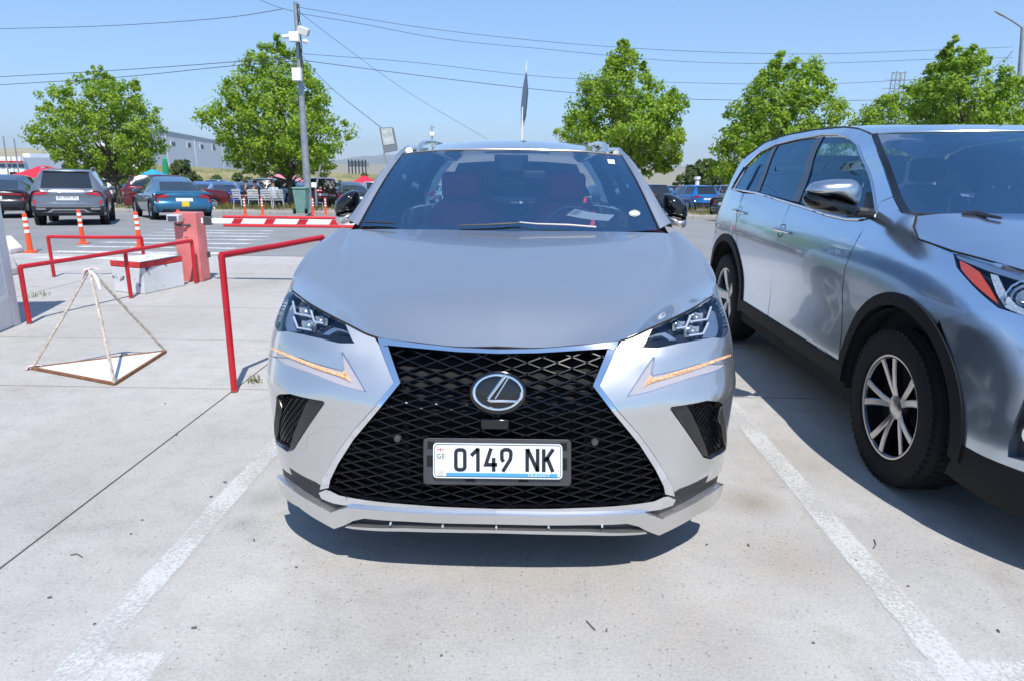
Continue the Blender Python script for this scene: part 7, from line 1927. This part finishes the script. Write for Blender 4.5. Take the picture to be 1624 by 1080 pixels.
for s_ in (-1, 1): MB().lathe([(.10, .03), (.10, -.03), (.001, -.03)], (q[0]+s_*.22, q[1]+.05, kz+.10), (1, 0, 0), 14).build('wheel', M['rubber'], bt)
# thin sign post and bench frame
kz = kzo+gz(32.5)
q = atY(503, 338, 32.5); sp_ = root('sign_post', (q[0], 32.5, kz), 'thin grey sign post with a small plate right of the lamp pole', 'post')
MB().tube([(q[0], 32.5, kz), atY(500.5, 300, 32.5), atY(508.5, 262, 32.5)], .045, 8).build('post_tube', M['pole'], sp_)
MB().box(q[0]-.18, q[0]+.06, 32.44, 32.46, .35, .58).build('sign_plate', M['white'], sp_, smooth=False)
kz = kzo+gz(31.5)
q = atY(507, 330, 31.5); fr2 = root('tube_frame', (q[0], 31.5, kz), 'white tube frame standing between two orange bollards on the median', 'frame')
MB().tube([atY(497, 322, 31.5), atY(511, 322, 31.5), (atY(511.5, 322, 31.5)[0], 31.5, kz)], .035, 8).build('frame_tube', M['plasticwhite'], fr2)

# ================================================================== TENTS, PARASOLS
def tent(px, pyt, pyb, Y, wpx, mat, label, cat='tent'):
    a = atY(px-wpx/2, pyb, Y); b = atY(px+wpx/2, pyb, Y); top = atY(px, pyt, Y); w_ = (b[0]-a[0])/2; cx_ = top[0]; zb_ = (a[2]+b[2])/2
    t = root(cat, (cx_, Y, gz(Y)), label, cat)
    rows = []
    for f, zf in ((1, 0), (.72, .22), (.40, .55), (.12, .93), (.0, 1.0)):
        rows.append([(cx_+w_*f*sx, Y+w_*f*sy, zb_+(top[2]-zb_)*zf) for sx, sy in ((-1, -1), (0, -1.0), (1, -1), (1, 0), (1, 1), (0, 1), (-1, 1), (-1, 0), (-1, -1))])
    mb = MB().grid(rows); mb.grid([[(x, y, z-.22) for x, y, z in rows[0]], rows[0]]); mb.build('canopy', mat, t, smooth=True, angle=25)
    for sx in (-1, 1):
        for sy in (-1, 1): MB().tube([(cx_+w_*sx*.96, Y+w_*sy*.96, gz(Y+w_*sy)), (cx_+w_*sx*.96, Y+w_*sy*.96, zb_)], .03, 6).build('leg', M['plasticwhite'], t)
    return t
M['tentred'] = simple('red_canvas', (.62, .02, .045), rough=.7, noise=.05, nscale=2); M['tentpink'] = simple('faded_pink_canvas', (.68, .22, .27), rough=.7, noise=.1, nscale=2); M['tentblue'] = simple('blue_canvas', (.03, .30, .62), rough=.7); M['greencloth'] = simple('green_canvas', (.01, .26, .10), rough=.7)
tent(69, 263, 281, 49, 82, M['tentred'], 'red peaked tent canopy behind the grey suv at the left')
tent(448, 275, 288, 58, 66, M['tentpink'], 'faded pink tent canopy behind the tall plane tree trunk')
tent(578, 279, 291, 52, 44, M['tentred'], 'small red tent canopy just left of the middle car windscreen')
tent(242, 269, 283, 50, 50, M['tentblue'], 'blue tent canopy left of the closed green parasol')
for px, top_, bot, Y, mt, lb in ((260.5, 250, 284, 52, 'greencloth', 'closed green parasol standing above the teal sedan'),):
    a, b = Vector(atY(px, top_, Y)), Vector(atY(px, bot, Y)); t = root('parasol', (b.x, Y, gz(Y)), lb, 'parasol')
    mb = MB(); mb.lathe([(.02, 0), (.14, -.15), (.20, -.6), (.24, -(a.z-b.z)), (.18, -(a.z-b.z)-.04)], a, (0, 0, 1), 10); mb.build('folded_cloth', M[mt], t, angle=20)
    MB().tube([(b.x, Y, gz(Y)), (b.x, Y, b.z)], .025, 6).build('pole', M['pole'], t)
q = atY(1106, 290, 50); wp = root('white_post', (q[0], 50, gz(50)), 'white post rising behind the vivid blue compact suv', 'post'); MB().tube([(q[0], 50, gz(50)), atY(1106, 285, 50)], .15, 8).build('post_tube', M['white'], wp)
MB().tube([atY(1106, 285, 50), atY(1106, 281, 50)], .22, 8).build('post_cap', M['white'], wp)

# ================================================================== BUILDINGS, HILLS
M['cladwhite'] = simple('pale_cladding', (.80, .82, .84), rough=.5, noise=.04, nscale=.4); M['cladgrey'] = simple('grey_cladding', (.34, .39, .44), rough=.5)
M['winblue'] = simple('far_window', (.10, .14, .19), rough=.5)
def wallplane(t, P0, P1, z0, z1, mat, name, thick=8, back=True):
    a = Vector((P0[0], P0[1], z0)); b = Vector((P1[0], P1[1], z0)); d = (b-a).normalized(); n = Vector((-d.y, d.x, 0)); n = n if n.dot(a) > 0 else -n
    mb = MB(); mb.prism([tuple(a), tuple(b), tuple(b+n*thick), tuple(a+n*thick)], (0, 0, z1-z0)); o = mb.build(name, mat, t, smooth=False); fix_normals(o); return d, n
# long hall
A0 = Vector(atY(236, 206, 88)); B0 = Vector(atY(408, 238.5, 150)); zt = (A0.z+B0.z)/2
B0 = Vector(atY(408, 236, 132)); 
ha = root('warehouse', (A0.x, 88, -3), 'long pale warehouse with a row of small square windows behind the trees', 'building')
zt = A0.z; bdir = (Vector((B0.x, B0.y, 0))-Vector((A0.x, A0.y, 0)))
# end of the wall where its top meets the picture height of 236
dY = 60
Bp = Vector(atY(400, 236.5, 88)); 
zfun = lambda Y: atY(400, 235.5, Y)[2]
lo_, hi_ = 60., 400.
for _ in range(40):
    m_ = (lo_+hi_)/2
    if zfun(m_) < zt: lo_ = m_
    else: hi_ = m_
Bw = Vector(atY(400, 235.5, lo_))
d_w, n_w = wallplane(ha, A0, Bw, -3, zt, M['cladwhite'], 'wall', 6)
Lw = (Vector((Bw.x, Bw.y, 0))-Vector((A0.x, A0.y, 0))).length
wallplane(ha, Vector((A0.x, A0.y, 0))-n_w*.05-d_w*.1, Vector((Bw.x, Bw.y, 0))-n_w*.05+d_w*.1, zt-.5, zt+.25, M['cladgrey'], 'parapet', 6.2)
def wall_hit(px, py):
    r = Vector(tuple(ray(px, py))); o = Vector((0, 0, CAM_H)); a = Vector((A0.x, A0.y, 0)); tt = (a-o).dot(n_w)/r.dot(n_w); return o+r*tt
for px, py in ((250, 227), (273, 229), (298.5, 231), (319, 233.5), (338, 235.5), (357, 238), (374, 240)):
    c = wall_hit(px, py); hw_ = 5.6/1080*c.y*1.15; mb = MB(); mb.obox(c-n_w*.06, d_w, n_w, (0, 0, 1), hw_*2.2, .08, hw_*.62); f_ = mb.build('window_frame', M['white'], ha, smooth=False)
    mb = MB(); mb.obox(c-n_w*.12, d_w, n_w, (0, 0, 1), hw_*2.0, .06, hw_*.50); mb.build('pane', M['winblue'], f_, smooth=False)
for px in (264, 309, 352, 385):
    c = wall_hit(px, 240); mb = MB(); mb.obox((c.x-n_w.x*.05, c.y-n_w.y*.05, zt/2), d_w, n_w, (0, 0, 1), .12, .06, zt/2-.3); mb.build('wall_seam', M['white'], ha, smooth=False)
# left office
oy = 58
L0, L1 = Vector(atY(-60, 248, oy)), Vector(atY(37, 250, oy)); of = root('office_building', (L1.x, oy, -3), 'low white office with a red striped signboard at the left edge', 'building')
MB().box(L0.x, L1.x, oy, oy+12, -3, L1.z).build('wall', M['cladwhite'], of, smooth=False)
zs1, zs0 = atY(20, 249, oy)[2], atY(20, 258.5, oy)[2]
MB().box(L0.x, L1.x+.1, oy-.25, oy, zs0, zs1).build('signboard', M['white'], of, smooth=False); MB().box(L0.x, L1.x+.1, oy-.27, oy-.25, zs0, zs0+.14).build('red_stripe', simple('sign_red', (.6, .05, .04), rough=.5), of, smooth=False)
for k, x in enumerate(np.linspace(-50, 30, 9)):
    a, b = atY(x, 261, oy), atY(x+8.5, 267, oy); MB().box(a[0], b[0], oy-.05, oy+.02, b[2], a[2]).build('window', M['winblue'], of, smooth=False)
a, b = atY(16, 273.5, oy), atY(29, 283, oy); MB().box(a[0], b[0], oy-.06, oy+.02, b[2], a[2]).build('door', M['dark'], of, smooth=False)
G0, G1 = atY(37, 244, 64), atY(95, 254, 64); g2 = root('grey_annex', (G0[0], 64, -3), 'grey flat roofed annex right of the white office', 'building')
MB().box(G0[0], G1[0], 64, 74, -3, G1[2]+.2).build('wall', M['cladgrey'], g2, smooth=False)
a = atY(47, 244, 64); MB().box(G0[0], a[0], 63.9, 72, -3, a[2]).build('tower', M['cladwhite'], g2, smooth=False)
for x in (50, 60, 70, 80): 
    a, b = atY(x, 262, 64), atY(x+8, 267, 64); MB().box(a[0], b[0], 63.9, 64.02, b[2], a[2]).build('window', M['winblue'], g2, smooth=False)
a = atY(97, 262, 60); MB().box(a[0], a[0]+1.2, 60, 63, -3, a[2]).build('dark_bay', M['c_dark'], g2, smooth=False)
for x_, t_ in ((5, 217), (22, 220)):
    p0, p1 = atY(x_+2, 248, 57), atY(x_, t_, 57); m0 = root('mast', (p0[0], 57, 0), 'thin lamp mast %s the office at the left edge' % ('in front of' if x_ == 5 else 'just right of the other mast by'), 'mast'); MB().tube([(p0[0], 57, gz(57)), p1], .05, 6).build('mast_tube', M['pole'], m0)
# scaffold-like dark structure
sx0, sx1 = atY(553, 258, 150), atY(580, 258, 150); ds = root('dark_structure', (sx0[0], 150, 0), 'dark lattice hopper structure on the ridge left of the middle car', 'structure')
zt2, zb2 = atY(560, 256, 150)[2], atY(560, 265, 150)[2]; zbb = atY(560, 275, 150)[2]
MB().box(sx0[0], sx1[0], 150, 153, zb2, zt2).build('hopper', M['c_grey'], ds, smooth=False)
for k in range(6):
    x_ = sx0[0]+(sx1[0]-sx0[0])*k/5; MB().box(x_-.12, x_+.12, 149.8, 150, zbb-1, zt2+.3).build('column', M['c_dark'], ds, smooth=False)
# hills
def hill(name, prof, Y, Yb, mat, drop=0, seed=1, rough=.4, fn=None):
    """prof: picture points of the ridge line at distance Y"""
    P = [Vector(atY(x, y, Y)) for x, y in prof]; n = 90; C_ = smooth_curve(P, n); r_ = random.Random(seed)
    rows = []; m_ = 14
    for k in range(m_+1):
        f = k/m_; rows.append([(c[0]*(Yb/Y+(1-Yb/Y)*f), Yb+(Y-Yb)*f, -2.6+(c[2]+2.6)*math.sin(f*math.pi/2)**1.2+(r_.uniform(-rough, rough) if 0 < f < 1 else 0)) for c in C_])
    rows.append([(c[0], Y*1.08, c[2]*.8) for c in C_]); rows.append([(c[0], Y*1.15, -2.6) for c in C_])
    mb = MB().grid(rows); return structure(mb.build(name, mat, smooth=True, angle=180))
def hillmat(name, c1, c2, sc):
    m, t, b = newmat(name); c = coords(t); n = N(t, 'ShaderNodeTexNoise', Scale=sc, Detail=9.0, Roughness=.7); t.links.new(c, n.inputs['Vector']); mx = t.nodes.new('ShaderNodeMix'); mx.data_type = 'RGBA'; mx.inputs[6].default_value = (*c1, 1); mx.inputs[7].default_value = (*c2, 1)
    r = ramp(t, n.outputs[0], [(.4, 0.), (.6, 1.)]); t.links.new(r.outputs[0], mx.inputs[0]); t.links.new(mx.outputs[2], b.inputs['Base Color']); b.inputs['Roughness'].default_value = .95; return m
M['embank'] = hillmat('embankment_scrub', (.13, .15, .045), (.27, .23, .12), .35); M['dryhill'] = hillmat('dry_hill', (.27, .25, .16), (.33, .30, .20), .02); M['mount'] = hillmat('mountain', (.16, .19, .20), (.22, .23, .22), .002)
hill('embankment', [(230, 262), (285, 264), (380, 271), (470, 274), (560, 277), (620, 280)], 78, 62, M['embank'], rough=.15)
hill('dry_hill', [(-140, 232), (0, 236), (60, 238), (100, 246), (150, 258), (200, 264)], 420, 200, M['dryhill'], rough=.3)
hill('mountain_ridge', [(380, 266), (450, 262), (520, 257), (570, 250), (640, 246), (720, 247), (800, 250), (900, 256), (1000, 262), (1100, 266), (1250, 268), (1500, 264), (1700, 262)], 5200, 3000, M['mount'], rough=9)
hill('far_ridge', [(960, 276), (1060, 272), (1140, 271), (1240, 274), (1400, 272), (1700, 270)], 900, 500, M['dryhill'], rough=1)
sc = random.Random(9); BV = MB()
for k in range(40):
    x_ = sc.uniform(300, 620); y_ = 64+sc.uniform(0, 10)
    p = atY(x_, 280, y_)
    r0 = sc.uniform(.25, .7); mb = MB(); V = []; Fc = []
    zc_ = -2.2+1.9*((y_-62)/16)+1.0
    for q in range(90):
        d = Vector((sc.gauss(0, 1), sc.gauss(0, 1), abs(sc.gauss(0, .7)))).normalized()*r0*sc.random()**.4; c = Vector((p[0], y_, zc_))+d; u = Vector((sc.gauss(0, 1), sc.gauss(0, 1), sc.gauss(0, 1))).normalized(); v = u.orthogonal().normalized(); s = .12; i = len(V)
        V += [c-u*s-v*s*.6, c+u*s-v*s*.6, c+u*s+v*s*.6, c-u*s+v*s*.6]; Fc.append((i, i+1, i+2, i+3))
    BV.add(V, Fc)
BV.build('scrub', M['leaf_far'], smooth=False)['kind'] = 'stuff'
hz = MB().box(-4100, 4100, -70, 6400, -4.5, 175); hzo = hz.build('haze', [], smooth=False); hzo['kind'] = 'stuff'
hm = bpy.data.materials.new('haze_air'); hm.use_nodes = True; ht = hm.node_tree; ht.nodes.clear(); ho = ht.nodes.new('ShaderNodeOutputMaterial'); hv = ht.nodes.new('ShaderNodeVolumePrincipled')
hv.inputs['Color'].default_value = (.92, .96, 1.0, 1); hv.inputs['Density'].default_value = .00015; hv.inputs['Anisotropy'].default_value = .3
ht.links.new(hv.outputs[0], ho.inputs['Volume']); hzo.data.materials.append(hm)
# power pylon behind the right trees
pyY = 160; py_ = root('pylon', (atY(1405, 262, pyY)[0], pyY, 0), 'distant lattice power pylon between the two right hand trees', 'pylon')
mb = MB(); cxp = atY(1405, 262, pyY)[0]; zt3 = atY(1405, 114, pyY)[2]
for sx in (-1, 1):
    for sy in (-1, 1): mb.tube([(cxp+sx*4.2, pyY+sy*4.2, -3), (cxp+sx*1.0, pyY+sy*1.0, zt3*.80), (cxp+sx*.9, pyY+sy*.9, zt3)], .12, 4)
lv = [0, .2, .36, .5, .6, .7, .8, .9, 1.0]
wf = lambda f: 4.2-(4.2-1.0)*f/.8 if f < .8 else 1.0-.1*(f-.8)/.2
for a, b in zip(lv, lv[1:]):
    for sy in (-1, 1): mb.tube([(cxp-wf(a), pyY+sy*wf(a), zt3*a), (cxp+wf(b), pyY+sy*wf(b), zt3*b)], .06, 4); mb.tube([(cxp+wf(a), pyY+sy*wf(a), zt3*a), (cxp-wf(b), pyY+sy*wf(b), zt3*b)], .06, 4)
for f, L_ in ((.84, 3.2), (.92, 2.6), (.99, 1.6)): mb.tube([(cxp-L_, pyY, zt3*f), (cxp+L_, pyY, zt3*f)], .10, 4)
mb.build('lattice', M['pole'], py_, smooth=False)
# antenna on the roofline
q = atY(685, 222, 60); an = root('antenna_mast', (q[0], 60, 0), 'thin distant mast with a white head behind the middle car roof', 'mast'); MB().tube([(q[0], 60, gz(60)), atY(685, 199, 60)], .05, 5).build('mast_tube', M['pole'], an); a_ = atY(685.5, 213, 60); MB().box(a_[0]-.22, a_[0]+.22, 59.8, 60.2, a_[2]-.2, a_[2]+.15).build('mast_head', M['white'], an, bevel=.05)
MB().tube([atY(680, 204, 60), atY(690, 202, 60)], .04, 5).build('mast_bar', M['pole'], an)
